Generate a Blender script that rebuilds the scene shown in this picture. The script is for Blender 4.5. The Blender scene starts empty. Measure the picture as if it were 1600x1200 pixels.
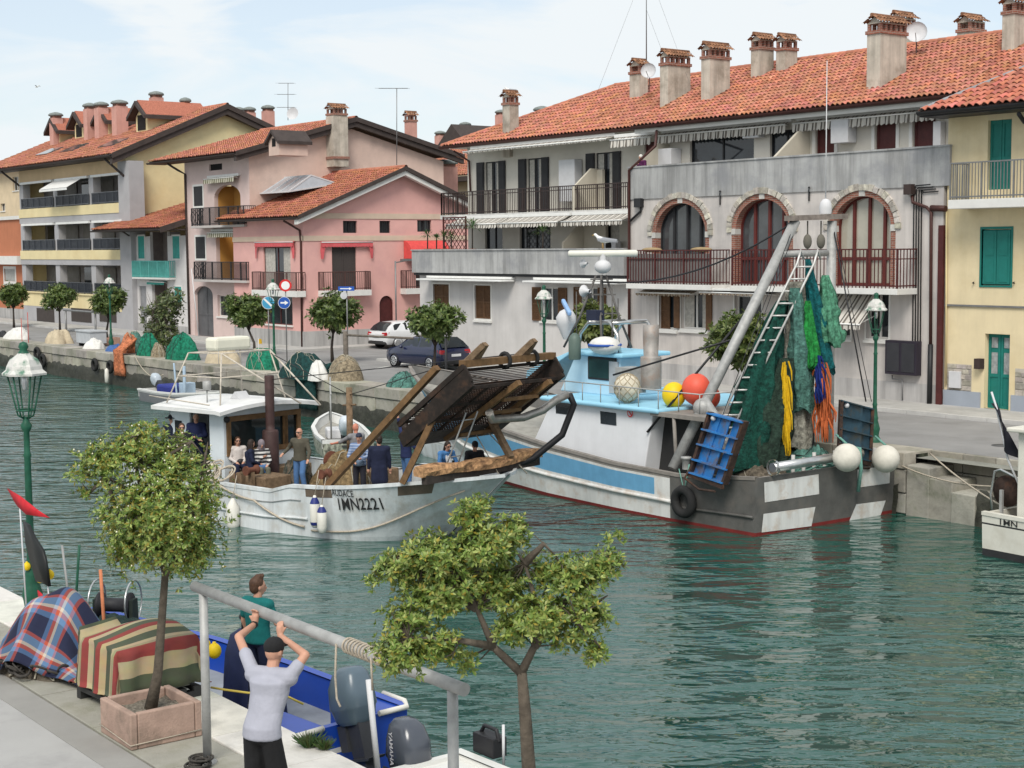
import bpy, math, random
import numpy as np
from mathutils import Vector, Matrix
rnd = random.Random(7)
SC = bpy.context.scene
COL = SC.collection
# ------------------------------------------------------------------ camera
FPX, TILT, ROLL, YAW, CAMZ = 2400.0, 0.08880833, -0.0081796, 0.91976817, 7.0
def _axes():
    f = np.array([-math.sin(YAW)*math.cos(TILT), math.cos(YAW)*math.cos(TILT), -math.sin(TILT)])
    r = np.array([math.cos(YAW), math.sin(YAW), 0.0]); u = np.cross(r, f); c, s = math.cos(ROLL), math.sin(ROLL)
    return c*r+s*u, -s*r+c*u, f
RT, UP, FW = _axes()
CAMP = np.array([0, 0, CAMZ])
cam = bpy.data.cameras.new('camera'); camo = bpy.data.objects.new('camera', cam); COL.objects.link(camo)
camo.matrix_world = Matrix(((RT[0], UP[0], -FW[0], 0), (RT[1], UP[1], -FW[1], 0), (RT[2], UP[2], -FW[2], CAMZ), (0, 0, 0, 1)))
cam.sensor_width = 36; cam.lens = FPX/1600*36; cam.clip_end = 3000; cam.clip_start = 0.1
SC.camera = camo
# ------------------------------------------------------------------ sky and sun
SUN_EL, SUN_AZ = math.radians(48), math.radians(-48)   # azimuth: direction towards the sun, from +X counter-clockwise
SC.world = bpy.data.worlds.new('World'); SC.world.use_nodes = True
def _sky():
    nt = SC.world.node_tree; N, L = nt.nodes, nt.links; N.clear()
    out = N.new('ShaderNodeOutputWorld'); bg = N.new('ShaderNodeBackground'); L.new(bg.outputs[0], out.inputs[0])
    sky = N.new('ShaderNodeTexSky'); sky.sky_type = 'NISHITA'; sky.sun_disc = False
    sky.sun_elevation = SUN_EL; sky.sun_rotation = math.pi/2-SUN_AZ; sky.altitude = 0; sky.dust_density = 1.0; sky.ozone_density = 1.5
    tc = N.new('ShaderNodeTexCoord'); mp = N.new('ShaderNodeMapping'); mp.inputs['Scale'].default_value = (1.2, 1.2, 4.5)
    n1 = N.new('ShaderNodeTexNoise'); n1.inputs['Scale'].default_value = 4.2; n1.inputs['Detail'].default_value = 7; n1.inputs['Roughness'].default_value = .55; n1.inputs['Distortion'].default_value = .5
    L.new(tc.outputs['Generated'], mp.inputs[0]); L.new(mp.outputs[0], n1.inputs['Vector'])
    r = N.new('ShaderNodeValToRGB'); r.color_ramp.elements[0].position = .40; r.color_ramp.elements[0].color = (.55, .55, .55, 1)
    r.color_ramp.elements[1].position = .53; r.color_ramp.elements[1].color = (1, 1, 1, 1)
    L.new(n1.outputs['Fac'], r.inputs[0])
    mul = N.new('ShaderNodeMix'); mul.data_type = 'RGBA'; mul.blend_type = 'MULTIPLY'; mul.inputs['Factor'].default_value = 1
    L.new(sky.outputs[0], mul.inputs['A']); mul.inputs['B'].default_value = (1, 1, 1, 1)
    mix = N.new('ShaderNodeMix'); mix.data_type = 'RGBA'
    L.new(r.outputs[0], mix.inputs['Factor']); L.new(mul.outputs['Result'], mix.inputs['A'])
    mix.inputs['B'].default_value = (6.0, 6.35, 6.55, 1)
    L.new(mix.outputs['Result'], bg.inputs['Color']); bg.inputs['Strength'].default_value = .1
_sky()
sd = bpy.data.lights.new('sun', 'SUN'); sd.energy = 2.2; sd.angle = math.radians(26); sd.color = (1, .95, .87)
so = bpy.data.objects.new('sun', sd); COL.objects.link(so)
_d = Vector((math.cos(SUN_AZ)*math.cos(SUN_EL), math.sin(SUN_AZ)*math.cos(SUN_EL), math.sin(SUN_EL)))
so.rotation_euler = _d.to_track_quat('Z', 'Y').to_euler(); so.location = (0, -20, 40)
vs = SC.view_settings; vs.view_transform = 'Standard'; vs.look = 'None'; vs.exposure = .55; vs.gamma = 1; vs.use_curve_mapping = False
# ------------------------------------------------------------------ pixel rays to real planes (for measuring the place)
def ray(x, y): return RT*((x-800)/FPX)+UP*((600-y)/FPX)+FW
def PZ(x, y, z): d = ray(x, y); return CAMP+d*(z-CAMZ)/d[2]
def PY(x, y, Y): d = ray(x, y); return CAMP+d*Y/d[1]
def PX(x, y, X): d = ray(x, y); return CAMP+d*X/d[0]
def PL(x, y, p0, n):
    d = ray(x, y); n = np.array(n); return CAMP+d*(np.dot(np.array(p0)-CAMP, n)/np.dot(d, n))
# ------------------------------------------------------------------ materials
MT = {}
def mat(name, col, rough=.75, var=.15, scale=3., metal=0., bump=0., bscale=30., streak=0., spec=.3, tint=False, stain=None, sscale=.6, samt=.5, wave=None, brick=None, trans=0., coat=0.):
    """Principled material: noise-varied base colour, optional vertical streaks, stain patches, stripes, bricks, per-piece tint attribute."""
    if name in MT: return MT[name]
    m = bpy.data.materials.new(name); m.use_nodes = True; nt = m.node_tree; N, L = nt.nodes, nt.links
    b = N['Principled BSDF']; b.inputs['Roughness'].default_value = rough; b.inputs['Metallic'].default_value = metal
    b.inputs['Specular IOR Level'].default_value = spec
    if coat: b.inputs['Coat Weight'].default_value = coat; b.inputs['Coat Roughness'].default_value = .08
    tc = N.new('ShaderNodeTexCoord'); src = tc.outputs['Object']
    def rgb(c, k=1.): return tuple(min(1, max(0, x*k)) for x in c[:3])+(1,)
    def noise(sc, det=4, mapping=None, rough_=.6):
        n = N.new('ShaderNodeTexNoise'); n.inputs['Scale'].default_value = sc; n.inputs['Detail'].default_value = det; n.inputs['Roughness'].default_value = rough_
        if mapping:
            mp = N.new('ShaderNodeMapping'); mp.inputs['Scale'].default_value = mapping; L.new(src, mp.inputs[0]); L.new(mp.outputs[0], n.inputs['Vector'])
        else: L.new(src, n.inputs['Vector'])
        return n.outputs['Fac']
    def ramp(fac, p0, p1, c0=(0, 0, 0, 1), c1=(1, 1, 1, 1)):
        r = N.new('ShaderNodeValToRGB'); e = r.color_ramp.elements; e[0].position = p0; e[0].color = c0; e[1].position = p1; e[1].color = c1
        L.new(fac, r.inputs[0]); return r.outputs[0]
    def mixc(fac, a, bb, blend='MIX'):
        mx = N.new('ShaderNodeMix'); mx.data_type = 'RGBA'; mx.blend_type = blend
        for k, v in (('Factor', fac), ('A', a), ('B', bb)):
            if hasattr(v, 'links'): L.new(v, mx.inputs[k])
            else: mx.inputs[k].default_value = v
        return mx.outputs['Result']
    if wave:      # list of (stop, colour), axis, period
        stops, axis, period = wave
        sp = N.new('ShaderNodeSeparateXYZ'); L.new(src, sp.inputs[0])
        q = N.new('ShaderNodeMath'); q.operation = 'DIVIDE'; q.inputs[1].default_value = period; L.new(sp.outputs[axis], q.inputs[0])
        fr = N.new('ShaderNodeMath'); fr.operation = 'FRACT'; L.new(q.outputs[0], fr.inputs[0])
        r = N.new('ShaderNodeValToRGB'); r.color_ramp.interpolation = 'CONSTANT'; e = r.color_ramp.elements
        while len(e) < len(stops): e.new(.5)
        for i, (p, c) in enumerate(stops): e[i].position = p; e[i].color = rgb(c)
        L.new(fr.outputs[0], r.inputs[0]); base = r.outputs[0]
        base = mixc(ramp(noise(scale), .3, .7), mixc(1., base, rgb((1-var,)*3), 'MULTIPLY'), base)
    elif brick:
        bt = N.new('ShaderNodeTexBrick'); bt.inputs['Color1'].default_value = rgb(col, .8); bt.inputs['Color2'].default_value = rgb(col, 1.25); bt.inputs['Mortar'].default_value = rgb(brick)
        bt.inputs['Scale'].default_value = 1; bt.inputs['Brick Width'].default_value = .24; bt.inputs['Row Height'].default_value = .075; bt.inputs['Mortar Size'].default_value = .009
        sp = N.new('ShaderNodeSeparateXYZ'); L.new(src, sp.inputs[0]); ad = N.new('ShaderNodeMath'); L.new(sp.outputs[0], ad.inputs[0]); L.new(sp.outputs[1], ad.inputs[1])
        cb = N.new('ShaderNodeCombineXYZ'); L.new(ad.outputs[0], cb.inputs[0]); L.new(sp.outputs[2], cb.inputs[1]); L.new(cb.outputs[0], bt.inputs['Vector']); base = bt.outputs['Color']
    else:
        base = mixc(ramp(noise(scale), .3, .7), rgb(col, 1-var), rgb(col, 1+var))
    if tint:
        at = N.new('ShaderNodeAttribute'); at.attribute_name = 'tint'; base = mixc(1., base, at.outputs['Color'], 'MULTIPLY')
    if streak:
        st = ramp(noise(1., 5, (2.2, 2.2, .16), .7), .42, .68); base = mixc(st, base, mixc(1., base, rgb((1-streak,)*3), 'MULTIPLY'))
    if stain:
        st = ramp(noise(sscale, 6, None, .65), .5, .66); f = N.new('ShaderNodeMath'); f.operation = 'MULTIPLY'; f.inputs[1].default_value = samt; L.new(st, f.inputs[0]); base = mixc(f.outputs[0], base, rgb(stain))
    L.new(base, b.inputs['Base Color'])
    if bump:
        bp = N.new('ShaderNodeBump'); bp.inputs['Strength'].default_value = bump; bp.inputs['Distance'].default_value = .02
        L.new(noise(bscale, 5), bp.inputs['Height']); L.new(bp.outputs[0], b.inputs['Normal'])
    if trans:
        tr = N.new('ShaderNodeBsdfTranslucent'); L.new(base, tr.inputs[0]); ms = N.new('ShaderNodeMixShader'); ms.inputs[0].default_value = trans
        L.new(b.outputs[0], ms.inputs[1]); L.new(tr.outputs[0], ms.inputs[2]); L.new(ms.outputs[0], N['Material Output'].inputs[0])
    MT[name] = m; return m
def glassmat(name, col=(.02, .025, .03), rough=.05, spec=.6):
    return mat(name, col, rough, .3, 1.5, spec=spec)
# ------------------------------------------------------------------ scene graph helpers
WOFF = {}
def tag(o, label=None, cat=None, group=None, kind=None):
    for k, v in (('label', label), ('category', cat), ('group', group), ('kind', kind)):
        if v: o[k] = v
    return o
def thing(name, label, cat, loc=(0, 0, 0), rz=0., group=None, world=False):
    o = bpy.data.objects.new(name, None); COL.objects.link(o); o.empty_display_size = .2
    o.location = tuple(float(c) for c in loc); o.rotation_euler = (0, 0, rz); tag(o, label, cat, group)
    WOFF[o.name] = np.array([float(c) for c in loc]) if world else None
    return o
def copy_tree(o, parent=None):
    c = o.copy(); COL.objects.link(c); c.parent = parent; WOFF[c.name] = WOFF.get(o.name)
    for ch in list(o.children): copy_tree(ch, c)
    return c
def npa(*a): return np.array(a, float)
def unit(v): v = np.array(v, float); return v/max(1e-9, np.linalg.norm(v))
class MB:
    def __init__(s): s.v = []; s.f = []; s.m = []; s.c = []; s.s = []
    def add(s, vs, fs, m=0, smooth=False, c=None):
        n = len(s.v); s.v.extend([tuple(map(float, p)) for p in vs])
        for f in fs: s.f.append(tuple(i+n for i in f)); s.m.append(m); s.s.append(smooth); s.c.append(c)
        return s
    def box(s, x0, x1, y0, y1, z0, z1, m=0, c=None):
        x0, x1 = sorted((x0, x1)); y0, y1 = sorted((y0, y1)); z0, z1 = sorted((z0, z1))
        return s.add([(x0, y0, z0), (x1, y0, z0), (x1, y1, z0), (x0, y1, z0), (x0, y0, z1), (x1, y0, z1), (x1, y1, z1), (x0, y1, z1)],
                     [(0, 3, 2, 1), (4, 5, 6, 7), (0, 1, 5, 4), (1, 2, 6, 5), (2, 3, 7, 6), (3, 0, 4, 7)], m, False, c)
    def hexa(s, p, m=0, c=None):   # 8 points: bottom loop, top loop
        return s.add(p, [(0, 3, 2, 1), (4, 5, 6, 7), (0, 1, 5, 4), (1, 2, 6, 5), (2, 3, 7, 6), (3, 0, 4, 7)], m, False, c)
    def bar(s, p, q, w, h=None, m=0, up=(0, 0, 1), c=None):
        p, q = np.array(p, float), np.array(q, float); h = h or w; d = unit(q-p); upv = np.array(up, float)
        if abs(np.dot(d, upv)) > .98: upv = npa(1, 0, 0)
        a = unit(np.cross(d, upv)); b = np.cross(a, d); a = a*w/2; b = b*h/2
        return s.hexa([p-a-b, p+a-b, q+a-b, q-a-b, p-a+b, p+a+b, q+a+b, q-a+b], m, c)
    def tube(s, pts, r, n=6, m=0, cap=True, c=None):
        pts = [np.array(p, float) for p in pts]; k = len(pts); rs = r if isinstance(r, (list, tuple)) else [r]*k
        vs = []; prev = None
        for i, p in enumerate(pts):
            d = unit(pts[min(i+1, k-1)]-pts[max(i-1, 0)])
            if prev is None: a = unit(np.cross(d, (0, 0, 1) if abs(d[2]) < .9 else (1, 0, 0)))
            else: a = unit(prev-d*np.dot(prev, d))
            prev = a; b = np.cross(d, a)
            for j in range(n): t = 2*math.pi*j/n; vs.append(p+(a*math.cos(t)+b*math.sin(t))*rs[i])
        fs = [(i*n+j, i*n+(j+1) % n, (i+1)*n+(j+1) % n, (i+1)*n+j) for i in range(k-1) for j in range(n)]
        s.add(vs, fs, m, True, c)
        if cap:
            o = len(s.v)-len(vs); s.f.append(tuple(o+j for j in range(n))[::-1]); s.f.append(tuple(o+(k-1)*n+j for j in range(n)))
            s.m += [m, m]; s.s += [False, False]; s.c += [c, c]
        return s
    def lathe(s, prof, o=(0, 0, 0), n=12, m=0, smooth=True, ax=None):
        # prof: (r, z) list; ax: optional axis triple (a, b, d)
        a, b, d = (npa(1, 0, 0), npa(0, 1, 0), npa(0, 0, 1)) if ax is None else [np.array(x, float) for x in ax]
        o = np.array(o, float); vs = [o+d*z+(a*math.cos(2*math.pi*j/n)+b*math.sin(2*math.pi*j/n))*r for r, z in prof for j in range(n)]
        fs = [(i*n+j, i*n+(j+1) % n, (i+1)*n+(j+1) % n, (i+1)*n+j) for i in range(len(prof)-1) for j in range(n)]
        return s.add(vs, fs, m, smooth)
    def sph(s, c, r, nu=10, nv=7, m=0, rot=None):
        r = (r, r, r) if isinstance(r, (int, float)) else r; c = np.array(c, float); vs = []
        for i in range(nv+1):
            t = math.pi*i/nv
            for j in range(nu):
                f = 2*math.pi*j/nu; p = npa(r[0]*math.sin(t)*math.cos(f), r[1]*math.sin(t)*math.sin(f), r[2]*math.cos(t))
                vs.append(c+(rot@p if rot is not None else p))
        fs = [(i*nu+j, (i+1)*nu+j, (i+1)*nu+(j+1) % nu, i*nu+(j+1) % nu) for i in range(nv) for j in range(nu)]
        return s.add(vs, fs, m, True)
    def sheet(s, rows, m=0, smooth=True, closed=False, c=None):
        h, w = len(rows), len(rows[0]); vs = [p for r in rows for p in r]
        fs = [(i*w+j, i*w+(j+1) % w, (i+1)*w+(j+1) % w, (i+1)*w+j) for i in range(h-1) for j in range(w if closed else w-1)]
        return s.add(vs, fs, m, smooth, c)
    def poly(s, pts, m=0, c=None): return s.add(pts, [tuple(range(len(pts)))], m, False, c)
    def prism(s, pts, d, m=0, c=None):   # polygon extruded by vector d
        n = len(pts); d = np.array(d, float); q = [np.array(p, float)+d for p in pts]
        return s.add(list(pts)+q, [tuple(range(n))[::-1], tuple(range(n, 2*n))]+[(i, (i+1) % n, n+(i+1) % n, n+i) for i in range(n)], m, False, c)
    def torus(s, c, R, r, ax=None, n=16, k=7, m=0):
        a, b, d = (npa(1, 0, 0), npa(0, 1, 0), npa(0, 0, 1)) if ax is None else [np.array(x, float) for x in ax]
        c = np.array(c, float); rows = []
        for i in range(n+1):
            t = 2*math.pi*i/n; e = a*math.cos(t)+b*math.sin(t)
            rows.append([c+e*(R+r*math.cos(2*math.pi*j/k))+d*r*math.sin(2*math.pi*j/k) for j in range(k)])
        return s.sheet(rows, m, True, True)
    def mesh(s, name, mats, off=None):
        v = np.array(s.v, float).reshape(-1, 3)
        if off is not None: v = v-off
        me = bpy.data.meshes.new(name); me.from_pydata(v.tolist(), [], s.f)
        for mm in (mats if isinstance(mats, (list, tuple)) else [mats]): me.materials.append(mm)
        if len(me.polygons) == len(s.f):
            me.polygons.foreach_set('material_index', s.m); me.polygons.foreach_set('use_smooth', s.s)
            if any(c is not None for c in s.c):
                at = me.attributes.new('tint', 'FLOAT_COLOR', 'FACE'); buf = np.ones((len(s.f), 4), np.float32)
                for i, c in enumerate(s.c):
                    if c is not None: buf[i, :3] = c
                at.data.foreach_set('color', buf.ravel())
        me.update(); return me
    def build(s, name, mats, par=None, bevel=0., loc=None, kind=None, label=None):
        off = WOFF.get(par.name) if par is not None else (None if loc is None else np.array(loc, float))
        o = bpy.data.objects.new(name, s.mesh(name, mats, off)); COL.objects.link(o)
        if par is not None: o.parent = par; WOFF[o.name] = WOFF.get(par.name)
        elif loc is not None: o.location = tuple(float(c) for c in loc); WOFF[o.name] = np.array(loc, float)
        if bevel:
            md = o.modifiers.new('bevel', 'BEVEL'); md.width = bevel; md.segments = 2; md.limit_method = 'ANGLE'
        if kind: o['kind'] = kind
        if label: o['label'] = label
        return o
def link_mesh(name, me, par=None, loc=(0, 0, 0), rot=(0, 0, 0), scale=(1, 1, 1)):
    o = bpy.data.objects.new(name, me); COL.objects.link(o); o.parent = par; o.location = tuple(map(float, loc)); o.rotation_euler = rot; o.scale = scale
    WOFF[o.name] = None
    return o
def struct(mb, name, mats, kind='structure', loc=(0, 0, 0)):
    o = mb.build(name, mats, None, loc=loc); o['kind'] = kind; return o
# ================================================================== the setting
QZ = 1.6; NE = 8.2; FE = 32.0; KERB = 39.5
M_asph = mat('asphalt', (.25, .245, .24), .9, .1, .7, bump=.25, bscale=90, stain=(.17, .165, .16), sscale=.5, samt=.5)
M_pave = mat('pavement', (.40, .39, .37), .9, .12, 1.2, bump=.2, bscale=60, stain=(.27, .26, .24), sscale=.8, samt=.5)
M_kerb = mat('kerb_stone', (.47, .46, .44), .85, .12, 2, bump=.2)
M_quay = mat('quay_stone', (.32, .30, .26), .9, .25, 2.2, bump=.6, bscale=9, stain=(.10, .11, .07), sscale=1.1, samt=.75, tint=True)
M_wet = mat('wet_weed_stone', (.045, .045, .035), .6, .5, 6, bump=1., bscale=14, stain=(.02, .022, .012), sscale=3, samt=.8)
M_white_stone = mat('white_quay_stone', (.62, .60, .55), .9, .12, 3, bump=.5, bscale=45, stain=(.42, .41, .37), sscale=2.2, samt=.5, tint=True)
M_conc_near = mat('old_concrete', (.30, .29, .25), .95, .15, 1.4, bump=.5, bscale=40, stain=(.19, .19, .13), sscale=1.3, samt=.6)
def _water():
    m = bpy.data.materials.new('water'); m.use_nodes = True; nt = m.node_tree; N, L = nt.nodes, nt.links; b = N['Principled BSDF']
    b.inputs['Base Color'].default_value = (.010, .066, .050, 1); b.inputs['Roughness'].default_value = .04; b.inputs['IOR'].default_value = 1.75
    b.inputs['Specular IOR Level'].default_value = .5
    tc = N.new('ShaderNodeTexCoord'); prev = None; calm = {}; big = N.new('ShaderNodeTexNoise'); big.inputs['Scale'].default_value = .16; big.inputs['Detail'].default_value = 2; L.new(tc.outputs['Object'], big.inputs['Vector'])
    for st in (.75, .55): mr = N.new('ShaderNodeMapRange'); mr.inputs[1].default_value = .35; mr.inputs[2].default_value = .65; mr.inputs[3].default_value = st*.45; mr.inputs[4].default_value = st; L.new(big.outputs['Fac'], mr.inputs[0]); calm[st] = mr.outputs[0]
    for sc, mp_, dist, st, det in ((.5, (1., .6, 1), .5, .75, 2), (1.6, (1., .42, 1), .4, .75, 2), (5.5, (1, .5, 1), .12, .55, 2)):
        mp = N.new('ShaderNodeMapping'); mp.inputs['Scale'].default_value = mp_; mp.inputs['Rotation'].default_value = (0, 0, math.radians(rnd.uniform(-9, 9)))
        L.new(tc.outputs['Object'], mp.inputs[0])
        n = N.new('ShaderNodeTexNoise'); n.inputs['Scale'].default_value = sc; n.inputs['Detail'].default_value = det; n.inputs['Roughness'].default_value = .5; n.inputs['Distortion'].default_value = .35
        L.new(mp.outputs[0], n.inputs['Vector'])
        bp = N.new('ShaderNodeBump'); bp.inputs['Distance'].default_value = dist; L.new(calm[st], bp.inputs['Strength'])
        L.new(n.outputs['Fac'], bp.inputs['Height'])
        if prev is not None: L.new(prev, bp.inputs['Normal'])
        prev = bp.outputs[0]
    L.new(prev, b.inputs['Normal']); return m
M_water = _water()
w = MB(); _a = math.pi/2-YAW; w.poly([(x*math.cos(_a)-y*math.sin(_a), x*math.sin(_a)+y*math.cos(_a), 0) for x, y in ((-900, NE-.3), (300, NE-.3), (300, FE+.6), (-900, FE+.6))]); wo_ = struct(w, 'water', M_water); wo_.rotation_euler = (0, 0, -_a)   # local y lies across the wind, so ripples run that way
# land behind the far quay: one sheet to the horizon, street in front of the houses, pavement with kerb
g = MB(); g.poly([(-1500, FE+.4, QZ-.15), (900, FE+.4, QZ-.15), (900, 1800, QZ-.15), (-1500, 1800, QZ-.15)]); struct(g, 'ground', mat('far_ground', (.22, .22, .19), .95))
s = MB(); s.box(-200, 60, FE+1.15, KERB-.02, QZ-.1, QZ); s.box(-72.6, -62.3, KERB-.02, 75, QZ-.1, QZ+.001); struct(s, 'street', M_asph)
s = MB()
for x0, x1 in ((-200, -71.0), (-62.6, 60)): s.box(x0, x1, KERB+.2, 41.95, QZ-.1, QZ+.12)
s.box(-72.7, -71.0, 41.95, 56, QZ-.1, QZ+.119); pav = struct(s, 'pavement', M_pave)
for x0, x1 in ((-150, -71.0), (-62.6, 0)):
    x = x0; k = 0
    while x < x1:
        L_ = min(1.5, x1-x); s = MB(); s.box(x+.008, x+L_-.008, KERB, KERB+.195, QZ-.1, QZ+.125+rnd.uniform(-.006, .006)); s.build('kerb_stone', M_kerb, pav); x += 1.5
# manhole and road markings
s = MB(); s.lathe([(.32, 0), (.32, .006), (0, .007)], (-24.5, 35.2, QZ+.001), 18); mh = s.build('manhole_cover', mat('cast_iron', (.09, .09, .09), .7), None, loc=(-24.5, 35.2, QZ)); tag(mh, 'dark round manhole cover in the street by the right houses', 'manhole cover')
s = MB()
for a, b in (((632, 590), (668, 583)), ((700, 602), (755, 590)), ((575, 578), (640, 566))):
    p, q = PZ(*a, QZ+.005), PZ(*b, QZ+.005); d = unit(q-p); nrm = npa(-d[1], d[0], 0)*.06
    s.poly([p-nrm, q-nrm, q+nrm, p+nrm])
o = s.build('parking_line', mat('road_paint', (.6, .6, .56), .8), None, loc=(-55, 38, QZ)); o['kind'] = 'structure'
# far quay wall: courses of stone blocks, each its own piece
STEP0, STEP1 = -25.2, -21.2      # recess of the stairs
fq = thing('far_quay_wall', 'grey weathered stone quay wall along the far bank with weed at the waterline', 'quay wall', (-60, FE, 0), world=True)
s = MB(); s.box(-200, STEP0, FE+.42, FE+.9, -.6, QZ-.06); s.box(STEP1, 60, FE+.42, FE+.9, -.6, QZ-.06); s.box(STEP0-.3, STEP1+.3, FE+1.1, FE+1.14, -.6, QZ-.06); s.build('core', M_quay, fq)
s = MB()
def weed(mb, x0, x1, Y, dx=.35):
    x = x0; rows = [[] for _ in range(5)]
    while x <= x1+.01:
        for i, z in enumerate((.85, .68, .42, .15, -.3)): rows[i].append((x, Y-(.02, .05, .07, .09, .1)[i]*rnd.uniform(.3, 1.5)+(.1 if i == 0 else 0), z+rnd.uniform(-.09, .09)*(i < 4)))
        x += dx
    mb.sheet(rows[::-1], 0)
weed(s, -150, STEP0, FE); weed(s, STEP0+2.2, STEP1, FE+.02, .2); weed(s, STEP1, 10, FE); s.build('weed_band', M_wet, fq)
def tintv(k=.18): t = 1+rnd.uniform(-k, k); return (t, t*(1+rnd.uniform(-.03, .03)), t*(1+rnd.uniform(-.06, .04)))
for zi, (z0, z1, dy) in enumerate(((.0, .55, .03), (.55, 1.18, 0.0), (1.18, QZ+.01, -.06))):
    for xa, xb in ((-125, STEP0), (STEP1, -8)):
        x = xa
        while x < xb-.05:
            L_ = min(rnd.uniform(1.0, 2.2), xb-x); L_ = xb-x if xb-x-L_ < .4 else L_
            s = MB(); jy = rnd.uniform(-.02, .02); s.box(x+.012, x+L_-.012, FE+dy+jy, FE+(.44 if zi < 2 else 1.16), z0+.012, z1-(.012 if zi < 2 else -rnd.uniform(0, .012)), c=tintv())
            s.build('stone', M_quay, fq, bevel=.025); x += L_
# far left beyond the blocks
s = MB(); s.box(-200, -125, FE, FE+1.16, -.5, QZ); s.build('distant_wall', M_quay, fq)
# stairs down to the water in the far quay
st = thing('quay_stairs', 'worn stone stairs going down to the water in the far quay', 'stairs', (-23, FE+1, 0), world=True)
for k in range(6):
    z = QZ-.02-.27*(k+1); x0 = STEP0+.02+k*.7; x9 = min(STEP1, x0+.74); s = MB(); j = rnd.uniform(-.03, .03)
    s.hexa([(x0, FE-.02+j, -.6), (x9, FE-.02+j, -.6), (x9, FE+1., -.6), (x0, FE+1., -.6), (x0+.01, FE+j, z), (x9-.02, FE+j, z-.02), (x9-.01, FE+1., z), (x0, FE+1., z+.01)], c=tintv(.12)); s.build('step', M_quay, st, bevel=.03)
for x in np.arange(STEP0, STEP1, 1.0):
    for z0, z1 in ((-.3, .5), (.5, 1.1), (1.1, QZ+.01)):
        s = MB(); s.box(x+.01, x+.99, FE+1.+rnd.uniform(0, .03), FE+1.14, z0+.01, z1-.01, c=tintv()); s.build('stone', M_quay, st, bevel=.02)
# near quay: road, concrete apron and white edge stones
s = MB(); s.poly([(-1500, -60, QZ-.02), (60, -60, QZ-.02), (60, 6.1, QZ-.02), (-1500, 6.1, QZ-.02)]); struct(s, 'near_road', mat('near_asphalt', (.36, .355, .345), .9, .05, 1.2, bump=.3, bscale=120, stain=(.27, .265, .26), sscale=.9, samt=.7))
ap = MB(); ap.box(-200, 40, 6.1, 6.49, .9, QZ-.012); struct(ap, 'near_pavement', mat('near_pave', (.28, .272, .255), .92, .08, 2, bump=.45, bscale=100, stain=(.28, .275, .26), sscale=.7, samt=.5))
nq = thing('near_quay', 'near quay of old concrete slabs with white edge stones', 'quay', (-16, 7.3, 0), world=True)
s = MB(); s.box(-200, 30, 6.5, NE-.05, -.6, QZ-.05); s.build('core', M_conc_near, nq)
x = -40.
while x < -4:
    L_ = rnd.uniform(1.3, 2.0); s = MB(); s.box(x+.008, x+L_-.008, 6.515, 7.39, QZ-.06, QZ+rnd.uniform(-.004, .004), c=None); s.build('slab', M_conc_near, nq, bevel=.008); x += L_
for xx, yy in ((-6.9, 6.5), (-40, 6.5)): pass
x = -40.
while x < -4:
    L_ = rnd.uniform(1.1, 1.5); s = MB(); s.box(x+.006, x+L_-.006, 7.40, NE, QZ-.5, QZ+.02+rnd.uniform(-.006, .006), c=tintv(.07)); s.build('edge_stone', M_white_stone, nq, bevel=.015); x += L_
# ================================================================== buildings
class Fr:                                   # facade frame: a = world coordinate along the wall, c = distance out of the wall
    def __init__(s, axis, pos): s.axis = axis; s.pos = pos       # axis 'y': wall facing -Y at Y=pos; axis 'x': wall facing +X at X=pos
    def P(s, a, z, c=0.): return npa(a, s.pos-c, z) if s.axis == 'y' else npa(s.pos+c, a, z)
    def px(s, x, y, c=0.):
        p = PY(x, y, s.pos-c) if s.axis == 'y' else PX(x, y, s.pos+c); return (p[0] if s.axis == 'y' else p[1]), p[2]
    def R(s, x0, y0, x1, y1, c=0.):
        ym, xm = (y0+y1)/2, (x0+x1)/2; return s.px(x0, ym, c)[0], s.px(x1, ym, c)[0], s.px(xm, y1, c)[1], s.px(xm, y0, c)[1]
    def box(s, mb, a0, a1, z0, z1, c0, c1, m=0):
        p, q = s.P(a0, z0, c0), s.P(a1, z1, c1); mb.box(p[0], q[0], p[1], q[1], z0, z1, m)
    def quad(s, mb, a0, a1, z0, z1, c, m=0):
        pts = [s.P(a0, z0, c), s.P(a1, z0, c), s.P(a1, z1, c), s.P(a0, z1, c)]; mb.poly(pts, m)
def wall(mb, F, a0, a1, z0, z1, ops, depth=.25, m=0, rm=None):
    """wall sheet with rectangular openings (a0,a1,z0,z1) and their reveals"""
    rm = m if rm is None else rm
    A = sorted({a0, a1, *[min(max(o[i], a0), a1) for o in ops for i in (0, 1)]}); Z = sorted({z0, z1, *[min(max(o[i], z0), z1) for o in ops for i in (2, 3)]})
    for i in range(len(A)-1):
        for j in range(len(Z)-1):
            ca, cz = (A[i]+A[i+1])/2, (Z[j]+Z[j+1])/2
            if not any(o[0] < ca < o[1] and o[2] < cz < o[3] for o in ops): F.quad(mb, A[i], A[i+1], Z[j], Z[j+1], 0, m)
    for (b0, b1, y0, y1) in [o[:4] for o in ops]:
        for (p, q, r, t) in (((b0, y0), (b0, y1), 0, 0), ((b1, y0), (b1, y1), 0, 0), ((b0, y0), (b1, y0), 0, 0), ((b0, y1), (b1, y1), 0, 0)):
            mb.poly([F.P(*p, 0), F.P(*q, 0), F.P(*q, -depth), F.P(*p, -depth)], rm)
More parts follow.
